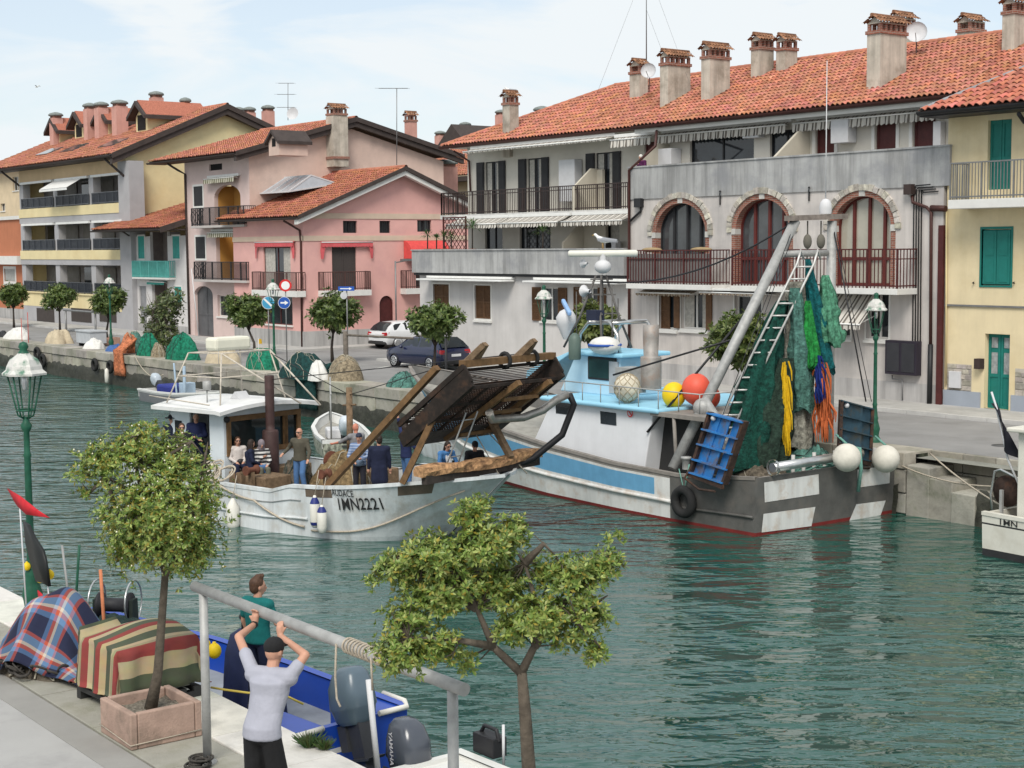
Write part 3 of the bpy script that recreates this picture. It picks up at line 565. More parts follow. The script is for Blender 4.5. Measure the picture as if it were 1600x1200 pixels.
# ------------------------------------------------------------------ terraced house left of the arches
def house_terrace():
    F = Fr('y', 41.8); XL, XR = -62.2, -46.95; B = thing('terraced_house', 'grey white house with concrete terrace parapet, black railing and dark tall shutters', 'house', (-55, 43, QZ), world=True)
    z0p, z1p = F.px(820, 428)[1], 6.87
    gw = [F.R(677, 444, 702, 482), F.R(742, 446, 767, 498), F.R(846, 449, 873, 502), F.R(910, 449, 935, 502)]
    w = MB(); wall(w, F, XL, XR, QZ, z0p, gw, .2); w.poly([(XL, 41.8, QZ), (XL, 54, QZ), (XL, 54, z0p), (XL, 41.8, z0p)]); w.build('wall', pl('pale_grey_plaster', (.56, .54, .525), streak=.1), B)
    for i, r in enumerate(gw): window(B, F, r, ('closed', 'closed', 'open', 'open')[i], .16, border=.08 if i < 2 else 0.)
    p = MB(); F.box(p, XL-.25, XR, z0p, z1p, -.2, .28); p.box(XL-.25, XL, 41.95, 54, z0p, z1p); F.box(p, XL-.28, XR, z1p, z1p+.06, -.24, .33); p.build('parapet', M_conc, B)
    q = MB(); F.box(q, XL-.2, XR, z0p-.12, z0p-.02, .0, .2); q.build('drip_edge', M_blackm, B); t = MB(); t.box(XL, XR, 42, 45, z0p+.3, z0p+.4); t.build('terrace_floor', M_conc, B)
    for (x0, x1) in ((651, 783), (817, 965)):
        a0, a1, _, _ = F.R(x0, 437, x1, 440, .8); q = MB(); F.box(q, a0, a1, z0p-.35, z0p-.27, .05, .85); F.box(q, a0, a1, z0p-.25, z0p-.14, .0, .25); q.build('folded_awning', M_rolled, B, bevel=.02)
    # first floor, set back
    G = Fr('y', 44.8); zf1 = z0p+.4; zb = Fr('y', 43.3).px(837, 331)[1]; ztop = 12.2
    o1 = [G.R(x0, 350, x1, 390)[:2]+(zf1, zb-.55) for (x0, x1) in ((758, 785), (812, 860), (912, 968))]
    o2 = [G.R(x0, 260, x1, 300)[:2]+(zb, zb+2.55) for (x0, x1) in ((758, 780), (824, 847), (931, 958))]
    w = MB(); wall(w, G, XL-.1, XR, zf1-.1, ztop, o1+o2, .2); w.poly([(XL-.1, 44.8, zf1), (XL-.1, 55, zf1), (XL-.1, 55, ztop), (XL-.1, 44.8, ztop)]); w.build('upper_wall', pl('cream_white_plaster', (.56, .53, .47)), B)
    for r in o1: window(B, G, r, 'curtain' if r[0] > -56 else 'plain', .15, frame=M_darksh, sill=False)
    for k, r in enumerate(o2):
        window(B, G, r, 'curtain', .12, frame=M_darksh, sill=False)
        for b0, b1 in ((r[0]-.62, r[0]-.03), (r[1]+.03, r[1]+.55)):
            q = MB(); G.box(q, b0, b1, r[2]+.02, r[3], .03, .08); G.box(q, b0+.06, b1-.06, r[2]+.12, r[2]+1.2, .08, .095); G.box(q, b0+.06, b1-.06, r[2]+1.3, r[3]-.1, .08, .095); q.build('shutter', M_darksh, B)
    q = MB(); q.box(XL-.35, XR+.02, 43.3, 44.8, zb-.2, zb); bo = q.build('balcony', pl('balcony_slab', (.55, .54, .52), streak=.3), B)
    q = MB(); rail(q, [(XL-.3, 44.75), (XL-.3, 43.35), (XR, 43.35)], zb, 1.08, .13, .012, mid=.92); q.build('railing', mat('brown_black_rail', (.035, .022, .02), .5), bo)
    for k, (x0, x1) in enumerate(((704, 784), (785, 880), (884, 981))):
        f = Fr('y', 43.35); a0, a1, _, _ = f.R(x0, 338, x1, 345, .5); awning(B, f, a0+.03, a1-.03, zb-.2, .75, .3, .22, M_awn, folds=.03)
    f = Fr('y', 44.1); a0, a1, _, _ = f.R(731, 225, 955, 230, .3); awning(B, f, a0, a1, 11.75, .55, .16, .1, M_awn, cass=True)
    a0, a1, _, _ = f.R(958, 215, 1005, 220); 
    q = MB(); G.box(q, *G.R(886, 250, 911, 315), .05, .5); q.build('utility_cabinet', M_ac, B, bevel=.02)
    for (x, c0, zz, h) in ((915, 1.2, zf1, 1.75), (935, 1.3, zb, 1.85)):
        a = G.px(x, 300)[0]; q = MB(); q.prism([(a, 44.8-c0-.2, zz), (a, 44.8, zz), (a, 44.8, zz+h), (a, 44.3, zz+h), (a, 44.8-c0-.2, zz+h*.55)], (.12, 0, 0)); q.box(a, a+1.6 if zz == zf1 else a+.5, 44.6, 44.75, zz, zz+h-.05); q.build('partition', pl('cream_partition', (.5, .46, .38)), B)
    q = MB(); r = G.R(960, 376, 978, 392); G.box(q, *r, .3, .6); q.lathe([(.2, 0), (.2, .02), (0, .02)], G.P((r[0]+r[1])/2-.08, (r[2]+r[3])/2, .6), 14, 1, ax=((1, 0, 0), (0, 0, 1), (0, -1, 0))); q.build('air_conditioner', [M_ac, M_dark], B, bevel=.02)
    # lattice
    f = Fr('y', 42.4); a0, a1, z0, z1 = f.R(693, 340, 728, 392); q = MB()
    for b in (a0, a1): q.bar(f.P(b, z0), f.P(b, z1+.05), .06, .06)
    q.bar(f.P(a0, z1), f.P(a1, z1), .06, .06); n = 9
    for k in range(-9, 10):
        for sg in (1, -1):
            t0 = a0+(a1-a0)*k/6; pts = []
            for u in np.linspace(0, 1, 30):
                a = t0+sg*(z1-z0)*u if sg == 1 else t0+(a1-a0)-(z1-z0)*u
                if a0 <= a <= a1: pts.append(f.P(a, z0+(z1-z0)*u, .01*sg))
            if len(pts) > 1: q.bar(pts[0], pts[-1], .025, .02)
    q.build('trellis', M_maroon, B)
    # hipped roof
    XE, ZE, YR, ZR = 44.0, 12.02, 49.0, 14.6; es = unit((0, YR-XE, ZR-ZE)); S_ = math.hypot(YR-XE, ZR-ZE); x0, x1 = -63.4, -46.0; hx = -56.0
    rf = tiles(B, (x0, XE, ZE), (1, 0, 0), es, x1-x0, S_, .235, .37, name='roof', mask=lambda a, s_: a > (hx-x0)*s_/S_-.1)
    q = MB(); q.poly([(x0, XE, ZE-.02), (x1, XE, ZE-.02), (x1, YR, ZR-.03), (hx, YR, ZR-.03)], 0); q.poly([(x0, XE, ZE), (hx, YR, ZR), (x0, 54, ZE)], 0); q.poly([(hx, YR, ZR), (x1, YR, ZR), (x1, 54, ZE), (x0, 54, ZE)]); q.poly([(x0, XE, ZE-.1), (x1, XE, ZE-.1), (x1, 54, ZE-.1), (x0, 54, ZE-.1)], 1); q.build('underlay', [M_under, M_trim], rf)
    ridge(rf, (x0, XE, ZE+.02), (hx, YR, ZR+.04)); ridge(rf, (hx, YR, ZR+.05), (x1, YR, ZR+.05)); gutter(B, Fr('y', XE), x0, x1-1, ZE-.03, .06, .13)
    c = onslope(798, 206, (0, XE, ZE), es); chimney(rf, c, .55, .55, 1.25)
    for (bx, by, Yb, h) in ((847, 186, 62, .7),): chimney(rf, PY(bx, by, Yb), .8, .8, h*.5, 'lid', M_chimp)
    def gp(x, y, c=.2): return G.P(*G.px(x, y, c), c)
    pipe(B, [gp(709, 236, .7), gp(733, 252, .1), gp(735, 300, .1)], .05)
house_terrace()
# ------------------------------------------------------------------ yellow house at the right edge
def house_yellow():
    F = Fr('y', 41.85); XL, XR = -31.45, -20; B = thing('yellow_house', 'yellow house with teal shutters, teal door and grey balcony at the right edge', 'house', (-27, 44, QZ), world=True)
    M_y = pl('yellow_plaster', (.70, .59, .38), streak=.08, stain=(.52, .40, .2), sscale=.4, samt=.4); zt = 11.5
    sh = F.R(1534, 358, 1580, 446); dr = F.R(1538, 522, 1577, 642); dr = (dr[0], dr[1], QZ+.12, dr[3]); ud = F.R(1543, 187, 1580, 296); w = MB()
    wall(w, F, XL, XR, QZ, zt, [sh, dr, ud], .3); w.poly([(XL, 41.85, QZ), (XL, 52, QZ), (XL, 52, zt), (XL, 41.85, zt)]); w.build('wall', M_y, B)
    s_ = window(B, F, grow(sh, -.01), 'none', .12, shm=M_teal, frame=M_teal, sill=False); m_ = (sh[0]+sh[1])/2
    for b0, b1 in ((sh[0]+.04, m_-.01), (m_+.01, sh[1]-.04)):
        q = MB(); F.box(q, b0, b1, sh[2]+.04, sh[3]-.04, -.05, .0)
        for k in range(2): za = sh[2]+.1+k*(sh[3]-sh[2]-.1)/2; zb_ = za+(sh[3]-sh[2])/2-.14; F.box(q, b0+.09, b1-.09, za, zb_, 0, .012); 
        q.build('shutter_leaf', M_teal, s_, bevel=.006)
    q = MB()
    for c in ((sh[0]-.06, sh[0], sh[2]-.06, sh[3]+.08), (sh[1], sh[1]+.06, sh[2]-.06, sh[3]+.08), (sh[0], sh[1], sh[3], sh[3]+.08), (sh[0], sh[1], sh[2]-.06, sh[2])): F.box(q, *c, -.1, .03)
    q.build('shutter_frame', M_teal, s_); d = doorp(B, F, dr, M_teal, 2, .22); m_ = (dr[0]+dr[1])/2
    for b0, b1 in ((dr[0], m_), (m_, dr[1])):
        for k in (0, 1): q = MB(); z = dr[2]+1.05+k*.9; F.box(q, b0+.12, b1-.12, z, z+.75, -.219, -.2); q.build('pane', [mat('door_glass', (.28, .30, .30), .15, .3, 8)], d)
    doorp(B, F, ud, M_teal, 2, .15); 
    zb = F.px(1500, 312, 1.)[1]; bo = balcony(B, F, F.px(1467, 300, 1.)[0]+.35, XR, zb, 1.0, 1.15, .28, M_trim, M_greym, .115, .011)
    q = MB(); F.box(q, XL-.0, XR, 5.0-.03, 5.03, .01, .06); q.build('pipe', M_greym, B)
    M_st = mat('rubble_stone', (.34, .31, .27), .95, .3, 5, bump=.6, tint=True); M_pl = pl('blue_grey_plinth', (.30, .33, .38))
    for (x0, y0, x1, y1) in ((1480, 569, 1518, 618), (1586, 576, 1602, 630)):
        a0, a1, z0, z1 = F.R(x0, y0, x1, y1); q = MB(); F.box(q, a0, a1, z0, z1, -.02, .006); pb = q.build('stone_patch', mat('patch_mortar', (.42, .39, .34), .95), B); z = z0
        while z < z1-.1:
            h = min(rnd.uniform(.15, .25), z1-z); a = a0
            while a < a1-.05: l = min(rnd.uniform(.2, .42), a1-a); q = MB(); F.box(q, a+.012, a+l-.012, z+.012, z+h-.012, 0, .02+rnd.uniform(0, .02), 0); q.c = [tintv(.25)]*6; q.build('stone', M_st, pb, bevel=.02); a += l
            z += h
    a0, a1, z0, z1 = F.R(1485, 580, 1503, 606); q = MB(); F.box(q, a0, a1, z0, z1, .02, .1); q.build('meter_box', M_ac, B, bevel=.01); q = MB(); F.box(q, *F.R(1529, 560, 1538, 576), 0, .25); q.build('mailbox', mat('brown_box', (.045, .03, .027)), B)
    for (a0, a1) in ((XL+.0, dr[0]-.12), (dr[1]+.1, XR)): q = MB(); F.box(q, a0, a1, QZ, QZ+.62, -.1, .05); q.build('plinth', M_pl, B)
    for (x, y) in ((1522, 443), (1585, 443)): q = MB(); p = F.P(*F.px(x, y)); q.tube([p, p+npa(0, -.08, .02), p+npa(.06, -.09, .05)], .02, 5); q.build('shutter_hook', M_blackm, B)
    pipe(B, [F.P(*F.px(1479, 330, .06), .06), F.P(*F.px(1478, 600, .06), .06)], .03, pl('yellow_pipe', (.6, .5, .28)), 'cable_pipe')
    XE, ZE, YR, ZR = 40.75, 11.25, 47.5, 14.4; es = unit((0, YR-XE, ZR-ZE)); S_ = math.hypot(YR-XE, ZR-ZE); x0, x1 = -31.75, -19; hx = x0+4.2
    M_tp = mat('pink_roof_tile', (.42, .15, .10), .9, .15, 6, tint=True)
    rf = tiles(B, (x0, XE, ZE), (1, 0, 0), es, x1-x0, S_, .26, .42, M_tp, name='roof', mask=lambda a, s_: a > (hx-x0)*s_/S_-.1)
    q = MB(); q.poly([(x0, XE, ZE-.02), (x1, XE, ZE-.02), (x1, YR, ZR-.03), (hx, YR, ZR-.03)], 0); q.poly([(x0, XE, ZE), (hx, YR, ZR), (hx, 52, ZR), (x0, 52, ZE)], 0); q.box(x0, x1, XE, 42, ZE-.2, ZE-.06, 1); q.build('underlay', [M_under, M_blackm], rf)
    ridge(rf, (x0, XE, ZE+.04), (hx, YR, ZR+.04), .08, mat('grey_flashing', (.25, .25, .26), .5)); gutter(B, Fr('y', XE), x0, x1, ZE-.04, .07, .12, M_blackm)
    pipe(B, [F.P(*F.px(1592, 178, .9), .9), F.P(*F.px(1600, 190, .1), .1), F.P(*F.px(1625, 200, .1), .1)], .07, M_blackm)
house_yellow()
# ------------------------------------------------------------------ pink house with the gable
def house_pink():
    F = Fr('y', 41.4); G = Fr('x', -72.7); XL, XR = -80.9, -72.7; YB = 53.9; B = thing('pink_house', 'pink house with stone bands, low gable, pink awnings and rust tile roof', 'house', (-76, 46, QZ), world=True)
    M_p = pl('pink_plaster', (.67, .38, .345), var=.06, stain=(.58, .32, .31), sscale=.6, samt=.5); M_band = pl('stone_band', (.58, .46, .36)); M_aw = mat('pink_awning', (.55, .10, .11), .85, .15, 4); zt = 8.75
    ap, zp = 47.6, 11.25
    gu = [G.R(536, 345, 558, 364), G.R(593, 345, 610, 364), G.R(652, 344, 674, 362)]; gd = G.R(519, 386, 557, 452); ga = G.R(593, 462, 615, 505); ga = (ga[0], ga[1], QZ+.1, ga[3]); g2 = G.R(650, 384, 672, 450); zfl = G.px(540, 453)[1]; gd = gd[:2]+(zfl, gd[3]); g2 = g2[:2]+(zfl, gd[3])
    fd = F.R(412, 386, 454, 450); fd = fd[:2]+(F.px(430, 452)[1], fd[3]); fl = F.R(415, 462, 457, 507)
    w = MB(); wall(w, F, XL, XR, QZ, zt, [fd, fl], .2); wall(w, G, 41.4, YB, QZ, zt, gu+[gd, ga, g2], .2); arch_fill(w, G, ga[0], ga[1], ga[3]-.5, ga[3], .2); gable_tri(w, G, 41.4-.2, YB+.0, zt, ap, zp); w.build('wall', M_p, B)
    for (z0, z1) in ((G.px(580, 342)[1], G.px(580, 333.5)[1]), (G.px(580, 376)[1], G.px(580, 368)[1])):
        q = MB(); G.box(q, 41.35, YB, z0, z1, -.05, .04); F.box(q, XL, XR+.03, z0+.003, z1-.003, -.05, .05) if z1 < 8 else None; q.build('stone_band', M_band, B)
    q = MB(); G.box(q, 41.3, YB, QZ, QZ+.95, -.05, .05); F.box(q, XL, XR+.04, QZ, QZ+.947, -.05, .06); q.build('plinth', pl('grey_plinth', (.42, .41, .40), streak=.4), B)
    for r in gu:
        o = window(B, G, r, 'plain', .18, sill=False, frame=M_darksh); q = MB()
        for k in range(5): a = r[0]+(r[1]-r[0])*(k+.5)/5; q.bar(G.P(a, r[2], -.05), G.P(a, r[3], -.05), .025, .025)
        q.build('grille', M_blackm, o)
    window(B, F, fd, 'curtain', .12, frame=M_maroon, sill=False); window(B, F, fl, 'plain', .15, frame=M_maroon); doorp(B, G, gd, mat('brown_grey_blind', (.06, .05, .047), .8, .2, 20), 2, .1, 'blind'); doorp(B, G, ga, M_maroon, 1, .12); window(B, G, g2, 'plain', .15, sill=False, frame=M_maroon)
    for (f, x0, x1) in ((G, 505, 580), (G, 634, 690), (F, 394, 464)):
        a0, a1 = f.px(x0, 453, .55)[0], f.px(x1, 453, .55)[0]; balcony(B, f, a0, a1, zfl, .6, 1.0, .32, M_trim, mat('brown_rail', (.09, .045, .04), .5), .13, .012)
    for (f, x0, x1) in ((G, 500, 580), (F, 402, 462)):
        a0, a1 = f.px(x0, 380)[0], f.px(x1, 380)[0]; z = f.px((x0+x1)/2, 377)[1]; awning(B, f, a0, a1, z, .12, .05, .28, M_aw, cass=False)
        q = MB()
        for a, sg in ((a0, 1), (a1, -1)): q.sheet([[f.P(a+sg*.0, z, .12), f.P(a+sg*.35, z, .14)], [f.P(a-sg*.06, z-.5, .12), f.P(a+sg*.2, z-.45, .16)], [f.P(a-sg*.02, z-.95, .12), f.P(a+sg*.12, z-.95, .14)]], 0)
        q.build('awning_side', M_aw, B)
    a0, a1 = G.px(630, 390)[0], G.px(690, 390)[0]; z = G.px(650, 376)[1]; s = MB(); rows = []
    for t in np.linspace(0, math.pi/2, 7): rows.append([G.P(a, z-1.0+1.*math.cos(t), .05+.9*math.sin(t)) for a in np.linspace(a0, a1, 9)])
    rows.append([G.P(a, z-1.2+(.05 if k % 2 else 0), .97) for k, a in enumerate(np.linspace(a0, a1, 9))]); s.sheet(rows, 0)
    for a in (a0, a1): s.poly([G.P(a, z-1., .05)]+[G.P(a, z-1+math.cos(t), .05+.9*math.sin(t)) for t in np.linspace(0, math.pi/2, 7)])
    s.build('awning', mat('red_awning', (.62, .075, .07), .85, .12, 5), B)
    # roof: ridge along X at Y=ap; front slope towards the canal
    XE, ZE = 40.7, 8.72; ZR = zp+.22; es = unit((0, ap-XE, ZR-ZE)); S_ = math.hypot(ap-XE, ZR-ZE); x0, x1 = -81.6, -72.05
    rf = tiles(B, (x0, XE, ZE), (1, 0, 0), es, x1-x0, S_, .25, .38, mat('rust_tile', (.33, .125, .075), .95, .25, 7, tint=True), name='roof', old=False)
    es2 = unit((0, ap-54.5, ZR-ZE)); q = MB(); q.poly([(x0, ap, ZR), (x1, ap, ZR), (x1, 54.5, ZE), (x0, 54.5, ZE)]); q.build('rear_slope', M_under, rf)
    q = MB()
    for (ya, yb) in ((XE, ap), (54.5, ap)):
        q.hexa([(x1-.02, ya, ZE-.16), (x1+.05, ya, ZE-.16), (x1+.05, yb, ZR-.16), (x1-.02, yb, ZR-.16), (x1-.02, ya, ZE+.07), (x1+.05, ya, ZE+.07), (x1+.05, yb, ZR+.07), (x1-.02, yb, ZR+.07)], 0)
        q.hexa([(x1-.4, ya, ZE-.42), (x1-.06, ya, ZE-.42), (x1-.06, yb, ZR-.42), (x1-.4, yb, ZR-.42), (x1-.4, ya, ZE-.17), (x1-.06, ya, ZE-.17), (x1-.06, yb, ZR-.17), (x1-.4, yb, ZR-.17)], 1)
    q.box(x0, x1-.42, XE+.03, 41.4, ZE-.14, ZE-.07, 1); q.build('verge_board', [M_fascia, M_trim], rf); ridge(rf, (x0, ap, ZR+.05), (x1, ap, ZR+.05)); gutter(B, Fr('y', XE), x0, x1, ZE-.05, .05, .11, M_fascia)
    def fp(x, y, c=.07): return F.P(*F.px(x, y, c), c)
    pipe(B, [fp(443, 345, .6), fp(452, 350, .4), fp(468, 360), fp(470, 380), fp(472, 544)], .06, M_brnmetal)
    # roof terrace with a glass lean-to
    c = onslope(452, 305, (0, XE, ZE), es); sk = MB(); u = npa(1, 0, 0); X0, X1 = c[0]-2.6, c[0]+2.6; y0, y1 = c[1]-1.5, c[1]+1.7; zb_, zt_ = c[2]+.1, c[2]+1.05
    sk.poly([(X0, y0, zb_), (X1, y0, zb_), (X1-.2, (y0+y1)/2, zt_), (X0+.2, (y0+y1)/2, zt_)], 1); sk.poly([(X0, y1, zb_+.5), (X1, y1, zb_+.5), (X1-.2, (y0+y1)/2, zt_), (X0+.2, (y0+y1)/2, zt_)], 1); sk.poly([(X1, y0, zb_), (X1, y1, zb_+.5), (X1-.2, (y0+y1)/2, zt_)], 1)
    for k in range(6): t = k/5; a = X0+(X1-X0)*t; b = X0+.2+(X1-X0-.4)*t; sk.bar((a, y0, zb_), (b, (y0+y1)/2, zt_), .07, .07); sk.bar((a, y1, zb_+.5), (b, (y0+y1)/2, zt_), .07, .07)
    for p, q_ in (((X0, y0, zb_), (X1, y0, zb_)), ((X0+.2, (y0+y1)/2, zt_), (X1-.2, (y0+y1)/2, zt_)), ((X1, y0, zb_), (X1, y1, zb_+.5))): sk.bar(p, q_, .08, .08)
    sk.build('glass_skylight', [M_ac, mat('skylight_glass', (.35, .37, .40), .08, .1, spec=.8)], rf)
house_pink()
# ------------------------------------------------------------------ tall cream-pink house with loggias
def house_loggia():
    F = Fr('y', 42.0); G = Fr('x', -79.9); XL, XR = -88.35, -79.9; B = thing('loggia_house', 'tall pale pink house with ochre loggias, curved railings and brown eaves', 'house', (-84, 48, QZ), world=True)
    M_w = pl('pale_pink_plaster', (.60, .47, .44), stain=(.5, .40, .36), sscale=.5, samt=.4); M_g = pl('beige_pink_gable', (.62, .46, .39), stain=(.48, .36, .31), sscale=.5, samt=.6); M_o = pl('ochre_loggia', (.52, .27, .07)); zt = 12.55
    lo = [F.R(335, 289, 376, 354), F.R(338, 368, 380, 436)]; zb1, zb2 = F.px(340, 352)[1], F.px(342, 436)[1]; lo = [(lo[0][0], lo[0][1], zb1, lo[0][3]), (lo[1][0], lo[1][1], zb2, lo[1][3])]
    ad = F.R(304, 447, 333, 518); ad = (ad[0], ad[1], QZ+.1, ad[3]); lw = F.R(340, 462, 372, 495); wn = [F.R(303, 291, 317, 322), F.R(306, 370, 321, 404)]; lv = F.R(327, 256, 347, 266)
    w = MB(); wall(w, F, XL, XR, QZ, zt, lo[:1], .9, 0, 1) if False else wall(w, F, XL, XR, QZ, zt, lo+[ad, lw, lv]+wn, .25)
    arch_fill(w, F, lo[0][0], lo[0][1], lo[0][3]-.7, lo[0][3], .25, 0); arch_fill(w, F, ad[0], ad[1], ad[3]-.55, ad[3], .25, 0); w.build('wall', M_w, B)
    g = MB(); YB = 55.6; ap, zp = 48.9, 14.5; wall(g, G, 42.0, YB, QZ, 12.4, [], .1); gable_tri(g, G, 42, YB, 12.4, ap, zp-.35); g.build('gable_wall', M_g, B)
    for r in lo: q = MB(); F.quad(q, r[0]-.3, r[1]+.3, r[2]-.2, r[3]+.2, -1.3); q.poly([F.P(r[0], r[2], -.25), F.P(r[0], r[3], -.25), F.P(r[0], r[3], -1.3), F.P(r[0], r[2], -1.3)]); q.poly([F.P(r[1], r[2], -.25), F.P(r[1], r[3], -.25), F.P(r[1], r[3], -1.3), F.P(r[1], r[2], -1.3)]); q.build('loggia', M_o, B)
    for r in wn:
        window(B, F, r, 'none', .1, border=.12, sill=False); q = MB(); F.box(q, r[0], r[1], r[2], r[3], -.06, -.01); q.build('shutter', M_darksh, B)
    window(B, F, lw, 'plain', .2, sill=True); doorp(B, F, ad, mat('grey_door', (.10, .10, .105), .6), 2, .24); q = MB(); F.quad(q, *lv, -.1); q.build('louvre', M_dark, B)
    for (z, x0, x1) in ((zb1, 298, 381), (zb2, 300, 383)):
        a0, a1 = F.px(x0, 350, .8)[0], F.px(x1, 350, .8)[0]; o = balcony(B, F, a0, a1, z-.02, .8, 1.05, .14, pl('slab_grey', (.45, .42, .40)), M_blackm, .12, .012); q = MB()
        for k in range(10):
            a = a0+.12+k*.17; pts = [F.P(a+.03*math.sin(t*6), z+.1+t*.85, .78+.08*math.sin(t*4)) for t in np.linspace(0, 1, 7)]; q.tube(pts, .012, 4)
        q.build('curved_bars', M_blackm, o)
    for (x0, x1, y) in ((327, 375, 276), (333, 378, 361)): a0, a1 = F.px(x0, y)[0], F.px(x1, y)[0]; awning(B, F, a0, a1, F.px(350, y)[1], .35, .1, .3, mat('green_striped_awning', (1, 1, 1), .85, .1, 4, wave=([(0, (.55, .52, .42)), (.5, (.17, .16, .10))], 0, .28)), folds=.03)
    XE, ZE = 40.9, 12.5; ZR = zp+.25; es = unit((0, ap-XE, ZR-ZE)); S_ = math.hypot(ap-XE, ZR-ZE); x0, x1 = -91.2, -79.3
    rf = tiles(B, (x0, XE, ZE), (1, 0, 0), es, x1-x0, S_, .27, .42, name='roof'); q = MB(); q.poly([(x0, ap, ZR), (x1, ap, ZR), (x1, 56.8, ZE+.25), (x0, 56.8, ZE+.25)], 1)
    for (ya, za, yb) in ((XE, ZE, ap), (56.8, ZE+.25, ap)):
        for k, (d0, d1, xa, xb) in enumerate(((-.2, .08, x1-.03, x1+.06), (-.5, -.21, x1-.3, x1-.05))): q.hexa([(xa, ya, za+d0), (xb, ya, za+d0), (xb, yb, ZR+d0), (xa, yb, ZR+d0), (xa, ya, za+d1), (xb, ya, za+d1), (xb, yb, ZR+d1), (xa, yb, ZR+d1)], 0)
    q.box(x0, x1-.31, XE+.03, 42, ZE-.16, ZE-.08, 0); q.build('verge_board', [M_fascia, M_under], rf); ridge(rf, (x0, ap, ZR+.05), (x1, ap, ZR+.05)); gutter(B, Fr('y', XE), x0, x1, ZE-.06, .05, .11, M_fascia)
    def fp(x, y, c=.08): return F.P(*F.px(x, y, c), c)
    pipe(B, [fp(262, 256, .9), fp(278, 266, .5), fp(289, 272), fp(296, 522)], .07, M_fascia)
    c = G.px(522, 268); s = MB(); y = c[0]; s.box(-79.9, -79.05, y-.5, y+.5, c[1]+.25, 14.8); s.box(-79.9, -78.98, y-.55, y+.55, c[1]+.7, c[1]+.85, 1); ch = s.build('chimney_shaft', [M_chim, M_brick], B); chimney(ch, (-79.48, y, 14.8), .85, .9, .05)
    c = onslope(428, 226, (0, XE, ZE), es); dm = MB(); X0, X1, y0 = c[0]-.6, c[0]+.6, c[1]   # roof dormer
    dm.prism([(X0, y0, c[2]-.6), (X1, y0, c[2]-.6), (X1, y0, c[2]+.2), ((X0+X1)/2, y0, c[2]+.7), (X0, y0, c[2]+.2)], (0, 1.8, 0), 0); dm.prism([(X0-.2, y0-.2, c[2]), ((X0+X1)/2, y0-.2, c[2]+.65), (X1+.2, y0-.2, c[2]), (X1+.2, y0-.2, c[2]+.18), ((X0+X1)/2, y0-.2, c[2]+.83), (X0-.2, y0-.2, c[2]+.18)], (0, 2.2, 0), 1); dm.box(X0+.4, X1-.4, y0-.02, y0, c[2]-.1, c[2]+.35, 2); dm.build('dormer', [M_g, M_fascia, M_dark], rf)
    c = PY(642, 212, 57); chimney(rf, c, .6, .6, .9, sh=M_chimp)
    for (bx, by, h, Yb) in ((373, 182, .3, 60), (390, 182, .3, 59), (419, 188, .7, 58)): chimney(rf, PY(bx, by, Yb), .75, .75, h, 'lid', M_chimp)
    def antenna(x, y0, y1, Yb, arms):
        p = PY(x, y1, Yb); t = PY(x, y0, Yb); q = MB(); q.tube([p, t], .025, 5)
        for f, l, dz in arms:
            e = p+(t-p)*f; q.tube([e-RT*l, e+RT*l*.6], .018, 4)
            for k in range(5): b = e+RT*(-l+1.5*l*k/4); q.tube([b-npa(0, .25, 0), b+npa(0, .25, 0)], .008, 3)
        q.build('aerial', M_greym, rf)
    antenna(450, 130, 188, 56, ((1, .7, 0), (.7, .8, 0), (.35, .8, 0))); antenna(620, 138, 258, 47, ((1, 1.0, 0),)); p = PY(458, 178, 56); q = MB(); d = unit((.6, -.75, .2)); a = unit(np.cross(d, (0, 0, 1))); b = np.cross(a, d); q.lathe([(0, 0), (.25, .03), (.45, .12)], p, 16, 0, ax=(a, b, d)); q.build('satellite_dish', M_ac, rf)
house_loggia()
